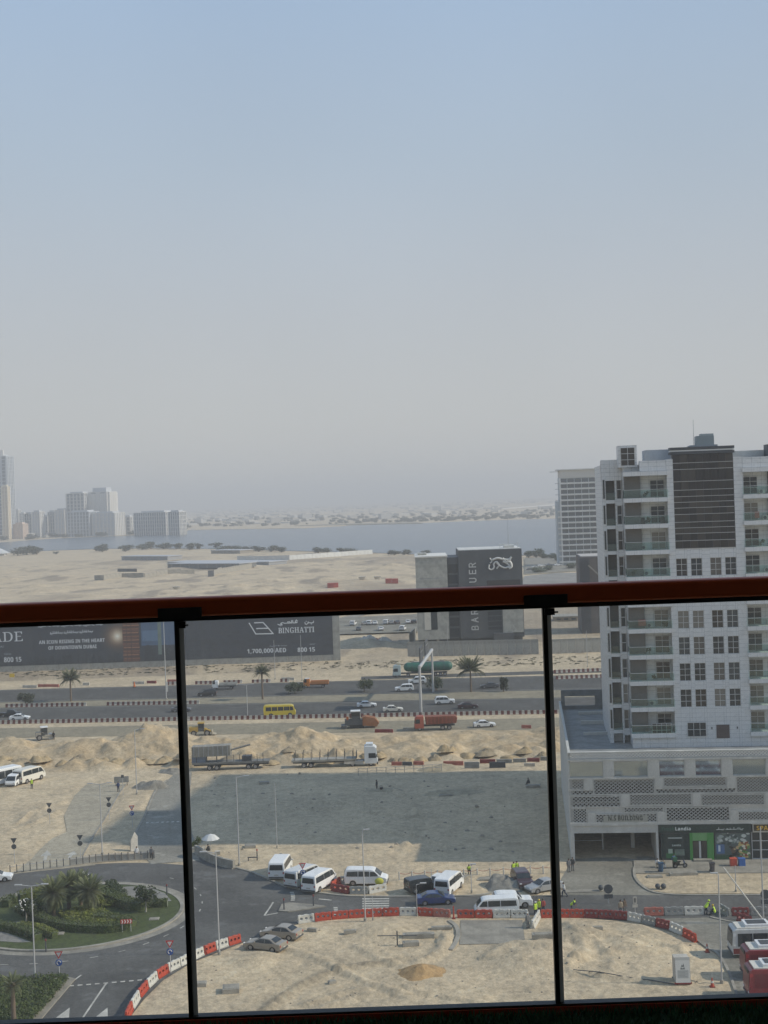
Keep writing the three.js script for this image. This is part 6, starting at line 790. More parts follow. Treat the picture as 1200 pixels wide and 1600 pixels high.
  // tall white A-frame board, cones
  { const p = on(1067, 1538), tex = canvasTexture(256, 400, (c, w, h) => { c.fillStyle = '#c9c8c2'; c.fillRect(0, 0, w, h); c.fillStyle = '#a9aaa6'; c.fillRect(30, 200, 196, 130); c.fillStyle = '#8b8e8c'; for (let i = 0; i < 5; i++) c.fillRect(44, 214 + i * 22, 168 - (i % 2) * 40, 8); c.strokeStyle = '#3f4547'; c.lineWidth = 10; c.beginPath(); c.moveTo(96, 176); c.lineTo(118, 120); c.lineTo(132, 148); c.lineTo(144, 110); c.lineTo(158, 176); c.closePath(); c.stroke(); c.fillStyle = '#3f4547'; c.fillRect(88, 180, 84, 8); c.fillStyle = '#b3b3ad'; c.fillRect(0, 0, w, 44); }); const B = thing('site_notice_board', 'tall pale notice board with a small emblem standing on the near sand lot', 'board', p, -.04); part(B, 'board', bx(1.5, 2.5, .12), M.whitePaint, [0, 1.35, .1], [-.14, 0, 0]); part(B, 'board_print', new THREE.PlaneGeometry(1.44, 2.44), mat('#fff', .6, { map: tex }), [0, 1.36, .172], [-.14, 0, 0]); part(B, 'cabinet', bx(1.46, 2.3, 1.5), M.whitePaint, [0, 1.25, -.85]); part(B, 'base_bar', bx(1.7, .14, .2), M.redDark, [0, .07, .25]); part(B, 'base_bar', bx(1.7, .14, .2), M.darkGrey, [0, .07, -1.4]); }
  const cone = (x, y, l) => { const p = on(x, y), B = thing('traffic_cone', l, 'cone', p); part(B, 'base', bx(.5, .08, .5), M.redDark, [0, .04, 0]); part(B, 'cone', cyl(.19, .05, .85, 12, 0, .08, 0), M.redPlastic); part(B, 'band', cyl(.15, .105, .22, 12, 0, .42, 0), M.whitePlastic); part(B, 'pin', cyl(.02, .02, .5, 5, 0, .9, 0), M.whitePlastic); }; cone(1113, 1543, 'red and white traffic cone left of the lamp post by the buses'); cone(1105, 1488, 'red and white traffic cone at the end of the barrier chain'); { const p = on(709, 1436), B = thing('traffic_post', 'slim red post in the gap of the barrier row', 'post', p); part(B, 'post', cyl(.1, .07, 1.5, 8), M.redPlastic); part(B, 'foot', bx(.4, .1, .4), M.redDark, [0, .05, 0]); }
  // fence along the kerb of the left lot
  { const c = new THREE.CatmullRomCurve3(gl([[16, 1366], [60, 1360], [108, 1354], [160, 1347], [200, 1345], [241, 1342]])), o = c.getPointAt(0), B = thing('kerb_fence', 'low post and panel fence along the roundabout kerb of the left lot', 'fence', o), n = 22; for (let i = 0; i <= n; i++) { const p = c.getPointAt(i / n).sub(o), s = part(B, 'fence_post', cyl(.07, .06, 1.15, 6), M.darkGrey, p.clone().setY(.1)); if (i < n) { const q = c.getPointAt((i + 1) / n).sub(o), L = p.distanceTo(q), ang = Math.atan2(-(q.z - p.z), q.x - p.x), m = p.clone().lerp(q, .5); part(B, 'fence_rail', bx(L - .1, .05, .05), M.pole, m.clone().setY(1.05), [0, ang, 0]); if (i > 8) part(B, 'fence_panel', bx(L - .16, .8, .03), M.greyPlastic, m.clone().setY(.55), [0, ang, 0]); } } }
  // rope posts before the shaded lot
  { const pts = [[582, 1379], [624, 1376], [644, 1375], [664, 1374], [684, 1373], [704, 1372], [725, 1371.5], [746, 1371], [766, 1370], [787, 1369], [808, 1368], [829, 1367], [849, 1366], [872, 1365]].map((q) => on(...q)); const bol = new THREE.Group(); part(bol, 'post', cyl(.09, .085, .8, 8), M.pole); part(bol, 'white_cap', cyl(.1, .09, .3, 8, 0, .8, 0), M.whitePlastic); pts.forEach((p, i) => { const b = bol.clone(); b.name = numbered('rope_post'); scene.add(b); b.position.copy(p); tag(b, 'white-capped rope post before the shaded lot, ' + ord(i) + ' from the left', 'post', 'rope posts before the shaded lot'); if (i > 1) { const a = pts[i - 1], g = new THREE.TubeGeometry(new THREE.QuadraticBezierCurve3(a.clone().setY(a.y + .95), a.clone().lerp(p, .5).setY(p.y + .55), p.clone().setY(p.y + .95)), 8, .035, 5); single('rope', g, M.redFaded, 'rope sagging between white-capped posts, ' + ord(i - 2) + ' from the left', 'rope', 'ropes between the posts'); } }); }
}
// ---------------------------------------------------------------- people
function capsule(p, a, b, ra, rb) { const bx_ = b[0] - a[0], by = b[1] - a[1], bz = b[2] - a[2], px = p[0] - a[0], py = p[1] - a[1], pz = p[2] - a[2], l = bx_ * bx_ + by * by + bz * bz || 1e-9, t = clamp((px * bx_ + py * by + pz * bz) / l); return Math.hypot(px - bx_ * t, py - by * t, pz - bz * t) - (ra + (rb - ra) * t); }
function meshField(bones, cx, cy, cz, half, res, blend = .035) {
  const mc = new MarchingCubes(res, M.skin, false, false, 40000); mc.isolation = 0; const f = mc.field, n = res, hs = n / 2;
  const pre = bones.map(([a, b, ra, rb]) => [a, b, ra, rb, Math.min(a[0], b[0]) - .14, Math.max(a[0], b[0]) + .14]);
  for (let z = 0; z < n; z++) for (let y = 0; y < n; y++) for (let x = 0; x < n; x++) { const p = [cx + (x - hs) / hs * half, cy + (y - hs) / hs * half, cz + (z - hs) / hs * half]; let d = .2; for (const [a, b, ra, rb, x0, x1] of pre) if (p[0] > x0 && p[0] < x1) { const e = capsule(p, a, b, ra, rb), h = clamp(.5 + .5 * (d - e) / blend); d = d * (1 - h) + e * h - blend * h * (1 - h); } f[x + y * n + z * n * n] = -d; }
  mc.update(); const c = mc.count, pos = new Float32Array(c * 3), nor = new Float32Array(c * 3); for (let i = 0; i < c; i++) { pos[i * 3] = cx + mc.positionArray[i * 3] * half; pos[i * 3 + 1] = cy + mc.positionArray[i * 3 + 1] * half; pos[i * 3 + 2] = cz + mc.positionArray[i * 3 + 2] * half; }
  const g = new THREE.BufferGeometry(); g.setAttribute('position', new THREE.BufferAttribute(pos, 3)); g.computeVertexNormals(); return g;
}
const POSES = {
  stand: { hip: .93, lean: 0, knee: [[.02, .5, .12], [0, .5, -.12]], foot: [[-.01, .08, .13], [-.02, .08, -.13]], elbow: [[-.03, 1.13, .25], [.02, 1.13, -.25]], hand: [[.08, .88, .26], [.14, .9, -.25]] },
  walk: { hip: .92, lean: .05, knee: [[.2, .5, .1], [-.06, .48, -.1]], foot: [[.26, .08, .11], [-.36, .12, -.11]], elbow: [[-.14, 1.14, .23], [.14, 1.14, -.23]], hand: [[-.1, .9, .22], [.3, .98, -.2]] },
  sit: { hip: .38, lean: .14, knee: [[.4, .5, .12], [.38, .48, -.14]], foot: [[.45, .08, .12], [.5, .08, -.15]], elbow: [[.16, .66, .24], [.18, .66, -.24]], hand: [[.4, .6, .14], [.38, .62, -.12]] },
  work: { hip: .86, lean: .36, knee: [[.1, .47, .13], [.02, .47, -.14]], foot: [[.02, .08, .14], [-.1, .08, -.16]], elbow: [[.36, .98, .24], [.38, .98, -.24]], hand: [[.56, .8, .12], [.58, .82, -.1]] },
};
const poseG = {};
function poseGeometry(k) {
  if (poseG[k]) return poseG[k]; const o = POSES[k], hp = [0, o.hip, 0], sh = [o.lean, o.hip + .5 - o.lean * .25, 0], nk = [sh[0] + .02 + o.lean * .12, sh[1] + .09, 0], hd = [nk[0] + .03, nk[1] + .15, 0];
  const torso = [[[0, o.hip, .07], [sh[0], sh[1] - .05, .1], .115, .10], [[0, o.hip, -.07], [sh[0], sh[1] - .05, -.1], .115, .10], [[sh[0], sh[1], .14], [sh[0], sh[1], -.14], .065, .065]];
  const arms = [], legs = [], fore = [], feet = [], fingers = [];
  [1, -1].forEach((s, i) => { const S = [sh[0], sh[1], s * .19]; arms.push([S, o.elbow[i], .052, .042]); fore.push([o.elbow[i], o.hand[i], .04, .028]); const H = [0, o.hip - .02, s * .09]; legs.push([H, o.knee[i], .088, .058], [o.knee[i], o.foot[i], .056, .04]); feet.push([[o.foot[i][0] - .02, .05, o.foot[i][2]], [o.foot[i][0] + .17, .04, o.foot[i][2] + s * .02], .05, .035]); const h = V(...o.hand[i]), d = h.clone().sub(V(...o.elbow[i])).normalize(), sd = V(0, 0, 1).cross(d).normalize(), palm = h.clone().addScaledVector(d, .045); fingers.push(bar(h.clone().addScaledVector(d, -.01), palm.clone().addScaledVector(d, .03), .03, .036, 7)); for (let f = 0; f < 4; f++) { const r = palm.clone().addScaledVector(sd, (f - 1.5) * .019).addScaledVector(d, .02), m = r.clone().addScaledVector(d, [.032, .04, .038, .028][f]); fingers.push(bar(r, m, .0095, .009, 5), bar(m, m.clone().addScaledVector(d, .025).add(V(.008, -.006, -s * .012)), .009, .007, 5)); } const tb = palm.clone().addScaledVector(sd, .03).addScaledVector(d, -.02); fingers.push(bar(tb, tb.clone().addScaledVector(sd, .026).addScaledVector(d, .035), .011, .009, 5)); });
  const head = [[[hd[0] - .01, hd[1] + .02, 0], [hd[0] + .01, hd[1] - .05, 0], .094, .074], [nk, [nk[0] + .01, nk[1] + .07, 0], .052, .05], [[hd[0] + .085, hd[1] - .01, 0], [hd[0] + .105, hd[1] - .035, 0], .012, .016], [[hd[0], hd[1], .09], [hd[0], hd[1] - .04, .092], .018, .012], [[hd[0], hd[1], -.09], [hd[0], hd[1] - .04, -.092], .018, .012]];
  const cy = .9, all = [...torso, ...arms, ...fore, ...legs, ...feet, ...head], fat = (l, e) => l.map(([a, b, r, q]) => [a, b, r + e, q + e]);
  const eyes = [1, -1].map((s) => moved(new THREE.SphereGeometry(.012, 6, 5), hd[0] + .082, hd[1] + .005, s * .034)), body = meshField(all, .05, cy, 0, 1.0, 84);
  poseG[k] = { body: join([body, ...fingers, moved(bx(.012, .012, .05), hd[0] + .088, hd[1] - .062, 0)]), eyes: join(eyes), shirt: meshField(fat([...torso, ...arms, ...fore.map(([a, b, r, q]) => [a, [a[0] + (b[0] - a[0]) * .35, a[1] + (b[1] - a[1]) * .35, a[2] + (b[2] - a[2]) * .35], r, q + .008])], .02), .05, cy, 0, 1.0, 72), trousers: meshField(fat([...legs, [[0, o.hip, .06], [0, o.hip, -.06], .11, .11]], .019), .05, cy, 0, 1.0, 72), shoes: meshField(fat(feet, .014), .05, cy, 0, 1.0, 72), hair: moved(new THREE.SphereGeometry(.108, 14, 9, 0, 6.3, 0, 1.75), hd[0] - .016, hd[1] + .022, 0, 0, 0, .22), helmet: join([moved(new THREE.SphereGeometry(.125, 14, 8, 0, 6.3, 0, 1.6), hd[0] - .005, hd[1] + .04, 0), moved(new THREE.CylinderGeometry(.15, .155, .015, 16), hd[0] + .02, hd[1] + .04, 0)]), vest: meshField(fat(torso, .034), .05, cy, 0, 1.0, 72) };
  return poseG[k];
}
{
  const cloth = { navy: mat([.02, .03, .06], .85), black: mat([.02, .02, .022], .85), grey: mat([.16, .16, .16], .85), blue: mat([.06, .12, .24], .85), white: mat([.62, .61, .58], .85), tan: mat([.36, .30, .21], .85), brown: mat([.11, .075, .05], .85), darkblue: mat([.03, .05, .12], .85), red: mat([.35, .06, .05], .85) };
  const person = (label, px, py, face, pose, shirt, trousers, extra = {}) => { const g = poseGeometry(pose), B = thing('person', label, 'person', extra.at || on(px, py), face * D2R, extra.group); part(B, 'body', g.body, M.skin); part(B, 'eyes', g.eyes, M.black); part(B, 'shirt', g.shirt, cloth[shirt]); part(B, 'trousers', g.trousers, cloth[trousers]); part(B, 'shoes', g.shoes, M.black); if (extra.vest) part(B, 'vest', g.vest, extra.vest); if (extra.helmet) part(B, 'helmet', g.helmet, extra.helmet); else part(B, 'hair', g.hair, extra.scarf || M.hair); return B; };
  person('person in dark clothes with a light vest standing before the minibus', 50, 1234, -90, 'stand', 'navy', 'navy', { vest: M.hivis }); person('person in dark clothes standing by the blank board', 185, 1237, -60, 'stand', 'darkblue', 'navy'); person('person in pale top at the fence corner', 237, 1343, -100, 'stand', 'grey', 'black'); person('person in white shirt behind the kerb fence', 214, 1343, -80, 'stand', 'white', 'black');
  person('worker in yellow vest walking in front of the second white van', 473, 1391, -140, 'walk', 'navy', 'navy', { vest: M.hivis }); person('worker standing on the shaded lot beside a bucket', 589, 1236, 160, 'stand', 'black', 'black'); person('worker in green vest sitting by the rope posts', 733, 1365, -90, 'sit', 'black', 'black', { vest: M.hivis }); person('left worker in dark top with yellow vest at the maroon car', 803, 1368, -80, 'stand', 'black', 'navy', { vest: M.hivis }); person('right worker in dark top with yellow vest at the maroon car', 808, 1367, -100, 'stand', 'navy', 'navy', { vest: M.hivis });
  person('person in pale clothes standing left of the garage mouth', 889, 1363, -80, 'stand', 'grey', 'grey'); person('person in dark shirt standing beside the garage pier', 895, 1361, -100, 'stand', 'black', 'grey'); person('person in light shirt walking across the driveway', 882, 1401, 190, 'walk', 'white', 'navy'); person('worker in yellow vest behind the red barriers right of the glass post', 893, 1425, -20, 'work', 'navy', 'navy', { vest: M.hivis }); person('person in tan shirt standing behind the dark red barriers', 970, 1430, -90, 'stand', 'tan', 'grey'); person('person in brown shirt just right of the tan shirt', 976, 1428, -60, 'stand', 'brown', 'grey'); person('worker in bright yellow bending at the white barrier', 1103, 1429, 20, 'work', 'navy', 'navy', { vest: M.hivis, helmet: M.hivis }); person('worker in bright yellow crouching beside the tilted barrier', 1117, 1430, 160, 'sit', 'navy', 'navy', { vest: M.hivis, helmet: M.yellow });
  person('left worker with white helmet at the apron corner', 837, 1432, -70, 'stand', 'grey', 'navy', { vest: M.hivis, helmet: M.whitePlastic }); person('right worker with yellow helmet at the apron corner', 843, 1429, -110, 'stand', 'navy', 'navy', { vest: M.hivis, helmet: M.yellow }); person('worker in grey standing at the foot of the end-on barrier', 825, 1450, 120, 'stand', 'grey', 'grey', { helmet: M.whitePlastic }); person('person in red top behind the red barriers near the apron', 849, 1428, -90, 'stand', 'red', 'navy');
  person('person in white sitting at the shop front left of the scooter', 1027, 1357, -90, 'sit', 'white', 'tan', { at: G(1027, 1356).setY(.15) }); person('person in pale clothes sitting beside the shop, second from left', 1037, 1357, -80, 'sit', 'tan', 'white', { at: G(1036, 1357).setY(.15) }); person('rider in blue standing at the scooter', 1053, 1358, -60, 'stand', 'blue', 'black', { at: G(1053, 1357).setY(.15) }); person('person sitting under the umbrella', 327, 1333, 150, 'sit', 'black', 'black'); person('worker near the sign frame on the shaded lot, far right', 827, 1228, 140, 'sit', 'black', 'black'); person('small dark figure on the heap beside the left roller', 84, 1156, -90, 'stand', 'black', 'black');
}

// ---------------------------------------------------------------- planting
function frondGeometry(L, droop, n, leafL, fan = false) {           // one palm frond, pointing along +x, leaflets both sides
  const pos = [], uv = [], tri_ = (...v) => v.forEach((q) => { pos.push(q.x, q.y, q.z); uv.push(q.x, q.z); }), at = (t) => V(L * t * (1 - .18 * droop * t), L * (.34 * t - droop * t * t), 0);
  for (let i = 0; i < 6; i++) { const a = at(i / 6), b = at((i + 1) / 6), w = .03 * (1 - i / 7), u = V(0, 0, w); tri_(a.clone().add(u), a.clone().sub(u), b); }
  for (let i = 2; i < n; i++) { const t = i / n, c = at(t), l = leafL * Math.sin(Math.PI * Math.min(1, .18 + t * .82)) ** .6 * (1.1 - .5 * t), w = L / n * .42; for (const s of [-1, 1]) { const tip = c.clone().add(V(l * .55, -l * .28, s * l * .85)); tri_(c.clone().add(V(-w, 0, 0)), c.clone().add(V(w, .01, 0)), tip); } }
  const g = new THREE.BufferGeometry(); g.setAttribute('position', new THREE.Float32BufferAttribute(pos, 3)); g.setAttribute('uv', new THREE.Float32BufferAttribute(uv, 2)); g.computeVertexNormals(); return g;
}
{
  const fronds = [[1, .42], [1, .7], [1, .2]].map(([l, d]) => frondGeometry(l, d, 26, .3)), palmTrunk = (h, r) => { const g = new THREE.CylinderGeometry(r * .72, r, h, 9, 14); g.translate(0, h / 2, 0); const p = g.attributes.position; for (let i = 0; i < p.count; i++) { const y = p.getY(i), k = 1 + .16 * Math.abs(Math.sin(y * 9)) + .08 * nz(p.getX(i) * 9, y * 7, p.getZ(i) * 9); p.setX(i, p.getX(i) * k); p.setZ(i, p.getZ(i) * k); } g.computeVertexNormals(); return g; };
  const palm = (p, h, L, n, label, leaf = M.palmLeaf, low = -.35) => { const B = thing('palm_tree', label, 'palm', p, rr(0, 6)); part(B, 'trunk', palmTrunk(h, .24), M.trunk); const crown = part(B, 'crown_heart', new THREE.SphereGeometry(.34, 8, 6), M.trunk, [0, h + .05, 0]); for (let i = 0; i < n; i++) { const f = i / n, up = 1.15 - f * (1.15 - low), m = part(crown, 'frond', fronds[f < .3 ? 2 : f < .7 ? 0 : 1], leaf); m.rotation.order = 'YZX'; m.rotation.set(rr(-.3, .3), i * 2.399 + rr(-.2, .2), up * .75 + rr(-.1, .1)); m.scale.setScalar(L * rr(.88, 1.1)); } return B; };
  const hwPalm = (x, base, heart, half, label) => { const p = on(x, base), k = metre(p); palm(p, (base - heart) * k, half * k * 1.12, 46, label); };
  hwPalm(111, 1096, 1062, 19, 'date palm on the median left of the left glass post'); hwPalm(410.5, 1093, 1052, 15, 'thin date palm on the median below the billboard mark'); hwPalm(736, 1081, 1048, 24, 'wide date palm on the median in front of the showroom hoarding');
  // round shrubs on the median
  const shrub = (x, base, w, h, label, m = M.leafDark) => { const p = on(x, base), k = metre(p), B = thing('round_tree', label, 'tree', p, rr(0, 6)); part(B, 'trunk', cyl(.16, .1, h * k * .4, 7), M.trunk); part(B, 'crown', clump(1500, w * k / 2 * 1.25, h * k / 2 * 1.2, w * k / 2 * 1.2, .2, 12, Math.round(x)), m, [0, h * k * .56, 0]); };
  shrub(461, 1084, 25, 18, 'round dark tree on the median below the billboard figures'); shrub(569, 1081, 24, 18, 'round dark tree on the median left of the white car'); shrub(682, 1078, 25, 20, 'round dark tree behind the sign gantry'); shrub(787, 1081, 12, 22, 'small thin tree on the median at right', M.leafDusty); shrub(40, 1101, 22, 17, 'propped young tree on the median at far left', M.leafDusty); { for (const [x0, y0, x1, y1, l] of [[31, 1102, 37, 1087, 'left pale prop of the young tree'], [43, 1101, 51, 1087, 'right pale prop of the young tree']]) { const a = on(x0, y0), b = P(x1, y1, -a.z); single('tree_prop', bar(V(0, 0, 0), b.sub(a), .08), M.concrete, l, 'prop', undefined, a); } }
  // the roundabout: spiky palms, frangipani, hedges, flower bed
  M.palmLeafR = new THREE.MeshPhysicalMaterial({ color: lin([.30, .33, .17]), roughness: 1, transmission: .3, thickness: 0, map: leafTex });
  const Y0 = .17, rp = (x, y) => G(x, y, Y0);
  for (const [x, base, heart, half, l] of [[84, 1432, 1396, 27, 'left broad fan palm on the roundabout'], [140, 1425, 1393, 27, 'right broad fan palm on the roundabout'], [108, 1420, 1384, 24, 'middle broad fan palm at the back of the roundabout'], [126, 1414, 1380, 22, 'rear fan palm half hidden on the roundabout']]) { const p = rp(x, base), k = metre(p); palm(p, (base - heart) * k, half * k * 1.12, 95, l, M.palmLeafR, -1.5); }
  const frangipani = (x, base, w, h, label, flowers) => { const p = rp(x, base), k = metre(p), B = thing('frangipani_tree', label, 'tree', p, 0); const H = h * k, W = w * k / 2; part(B, 'trunk', join([bar(V(0, 0, 0), V(.05, H * .45, 0), .12, .09), bar(V(.05, H * .42, 0), V(W * .5, H * .72, .2), .08, .05), bar(V(.05, H * .42, 0), V(-W * .5, H * .74, -.2), .08, .05), bar(V(.05, H * .42, 0), V(.1, H * .8, -.4), .08, .05)]), M.trunkPale || M.concrete); const c = part(B, 'crown', clump(900, W * 1.2, H * .42, W * 1.1, .17, 11, Math.round(x)), M.leafDark, [0, H * .7, 0]); if (flowers) { const s0 = seed; seed = 5; const g = []; for (let i = 0; i < 60; i++) { const t = rr(0, 6.28), u = rr(-.2, 1), q = Math.sqrt(Math.max(0, 1 - u * u)); g.push(moved(new THREE.IcosahedronGeometry(.075, 0), Math.cos(t) * q * W * .9, u * H * .34, Math.sin(t) * q * W * .9)); } seed = s0; const f = part(c, 'flowers', join(g), mat([.72, .70, .64], .8)); f.userData.kind = 'stuff'; } };
  frangipani(228, 1425, 34, 40, 'pale-trunked frangipani at the right of the roundabout', false); frangipani(41, 1440, 34, 34, 'white flowering frangipani at the left of the roundabout', true); frangipani(130, 1404, 26, 40, 'flowering frangipani among the palms at the back', true);
  const hedge = (px, w, h, label, m, close = false) => { const c = new THREE.CatmullRomCurve3(px.map((q) => rp(...q)), close), L = c.getLength(), o = c.getPointAt(0), B = thing('hedge', label, 'hedge', o), pos = [], nor = [], uv = [], n = Math.round(L * 200); const core = strip(c.getPoints(40), w * .7, Y0, Y0 + h * .82); core.translate(-o.x, -Y0, -o.z); part(B, 'core', core, M.leaf); const s0 = seed; seed = Math.round(px[0][0] * 13 + 5); for (let i = 0; i < n; i++) { const t = R(), p = c.getPointAt(t), d = c.getTangentAt(t), s = V(-d.z, 0, d.x), side = rr(-1, 1), top = R() < .5, a = top ? side * w / 2 : Math.sign(side) * w / 2 * rr(.85, 1.08), y = top ? h * rr(.84, 1.1) : rr(0, 1) * h, q = p.clone().addScaledVector(s, a).setY(y).sub(V(o.x, 0, o.z)), u = V(rr(-1, 1), rr(-1, 1), rr(-1, 1)).normalize().multiplyScalar(rr(.06, .13)), v = V(rr(-1, 1), rr(-1, 1), rr(-1, 1)).cross(u).normalize().multiplyScalar(rr(.04, .09)), nn = u.clone().cross(v).normalize(); if (nn.y < 0) nn.negate(); for (const k of [q.clone().sub(u), q.clone().add(v), q.clone().add(u), q.clone().sub(u), q.clone().add(u), q.clone().sub(v)]) { pos.push(k.x, k.y, k.z); nor.push(nn.x, nn.y, nn.z); uv.push(k.x, k.z); } } seed = s0; const g = new THREE.BufferGeometry(); g.setAttribute('position', new THREE.Float32BufferAttribute(pos, 3)); g.setAttribute('uv', new THREE.Float32BufferAttribute(uv, 2)); g.computeVertexNormals(); part(B, 'foliage', g, m); };
  hedge([[56, 1430], [62, 1440], [90, 1450], [130, 1455], [170, 1456], [200, 1452]], 1.3, 1.0, 'long clipped hedge curving across the front of the roundabout bed', M.leaf); hedge([[-10, 1451], [20, 1455], [50, 1464], [60, 1470]], 1.2, .9, 'clipped hedge at the front left of the roundabout', M.leaf); hedge([[30, 1451], [58, 1455], [86, 1466]], 1.0, .8, 'second low hedge behind the front left one', M.leafLight); hedge([[160, 1402], [186, 1414], [215, 1422], [225, 1418]], 1.6, 1.2, 'hedge behind the frangipani on the right of the roundabout', M.leaf); hedge([[172, 1388], [180, 1398], [192, 1407]], 1.4, 1.1, 'short hedge beside the gravel at the back of the roundabout', M.leafDark); hedge([[232, 1417], [262, 1416]], 1.1, .9, 'short hedge at the right end of the roundabout', M.leaf); hedge([[8, 1418], [16, 1413], [26, 1411]], 1.4, 1.1, 'hedge at the back left of the roundabout', M.leaf); hedge([[30, 1410], [60, 1404], [82, 1404]], 1.6, 1.3, 'yellow green hedge along the back of the roundabout', M.leafLight); hedge([[150, 1436], [180, 1440], [208, 1448]], 1.6, .8, 'hedge behind the chevron board', M.leaf);
  const bed = (px, h, label, m, name = 'flower_bed', y = Y0) => { const pts = gl(px, y), b = boundsOf(pts), o = V((b[0] + b[1]) / 2, y, (b[2] + b[3]) / 2), B = thing(name, label, 'plants', o), s0 = seed; seed = Math.round(px[0][0] * 7 + 3); const pos = [], nor = [], uv = []; let k = 0; const area = (b[1] - b[0]) * (b[3] - b[2]); while (k < area * 150) { k++; const x = rr(b[0], b[1]), z = rr(b[2], b[3]); if (!inside(x, z, pts)) continue; const hh = h * (.65 + .7 * Math.max(0, fbm(x * .9, z * .9, 3, 4) + .4)), q = V(x - o.x, rr(.3, 1) * hh, z - o.z), u = V(rr(-1, 1), rr(-.4, 1), rr(-1, 1)).normalize().multiplyScalar(rr(.08, .17)), v = V(rr(-1, 1), rr(-1, 1), rr(-1, 1)).cross(u).normalize().multiplyScalar(rr(.05, .1)), nn = u.clone().cross(v).normalize(); if (nn.y < 0) nn.negate(); for (const e of [q.clone().sub(u), q.clone().add(v), q.clone().add(u), q.clone().sub(u), q.clone().add(u), q.clone().sub(v)]) { pos.push(e.x, e.y, e.z); nor.push(nn.x, nn.y, nn.z); uv.push(e.x, e.z); } } seed = s0; const g = new THREE.BufferGeometry(); g.setAttribute('position', new THREE.Float32BufferAttribute(pos, 3)); g.setAttribute('uv', new THREE.Float32BufferAttribute(uv, 2)); g.computeVertexNormals(); part(B, 'foliage', g, m); };
  bed([[92, 1432], [120, 1424], [160, 1426], [185, 1436], [196, 1447], [150, 1450], [110, 1447]], .7, 'yellow green ground cover bed in the middle of the roundabout', M.leafLight); bed([[20, 1420], [60, 1412], [80, 1424], [58, 1436], [30, 1432]], .6, 'green shrub bed left of the palms on the roundabout', M.leaf); bed([[140, 1404], [166, 1399], [190, 1416], [160, 1420]], .8, 'light green shrub bed behind the right fan palm', M.leafLight);
  bed([[-40, 1536], [50, 1535], [96, 1530], [108, 1534], [48, 1604], [-60, 1640]], .9, 'dense green shrub bed on the splitter island at lower left', M.leaf, 'shrub_bed', .16); { const p = G(22, 1604, .16), k = metre(p); palm(p, 64 * k, 23 * k, 46, 'slim young palm in the shrub bed at lower left', M.palmLeafR, -.9); }
  for (const [x, y, l] of [[25, 1443, 'pale inspection cover left on the roundabout lawn'], [92, 1459, 'pale inspection cover at the middle of the lawn'], [241, 1436, 'pale inspection cover right on the lawn']]) { const B = thing('inspection_cover', l, 'cover', rp(x, y), .05); part(B, 'rim', bx(1.2, .08, 1.0), M.concrete, [0, .04, 0]); part(B, 'lid', bx(.95, .04, .78), M.paving, [0, .1, 0]); }
}
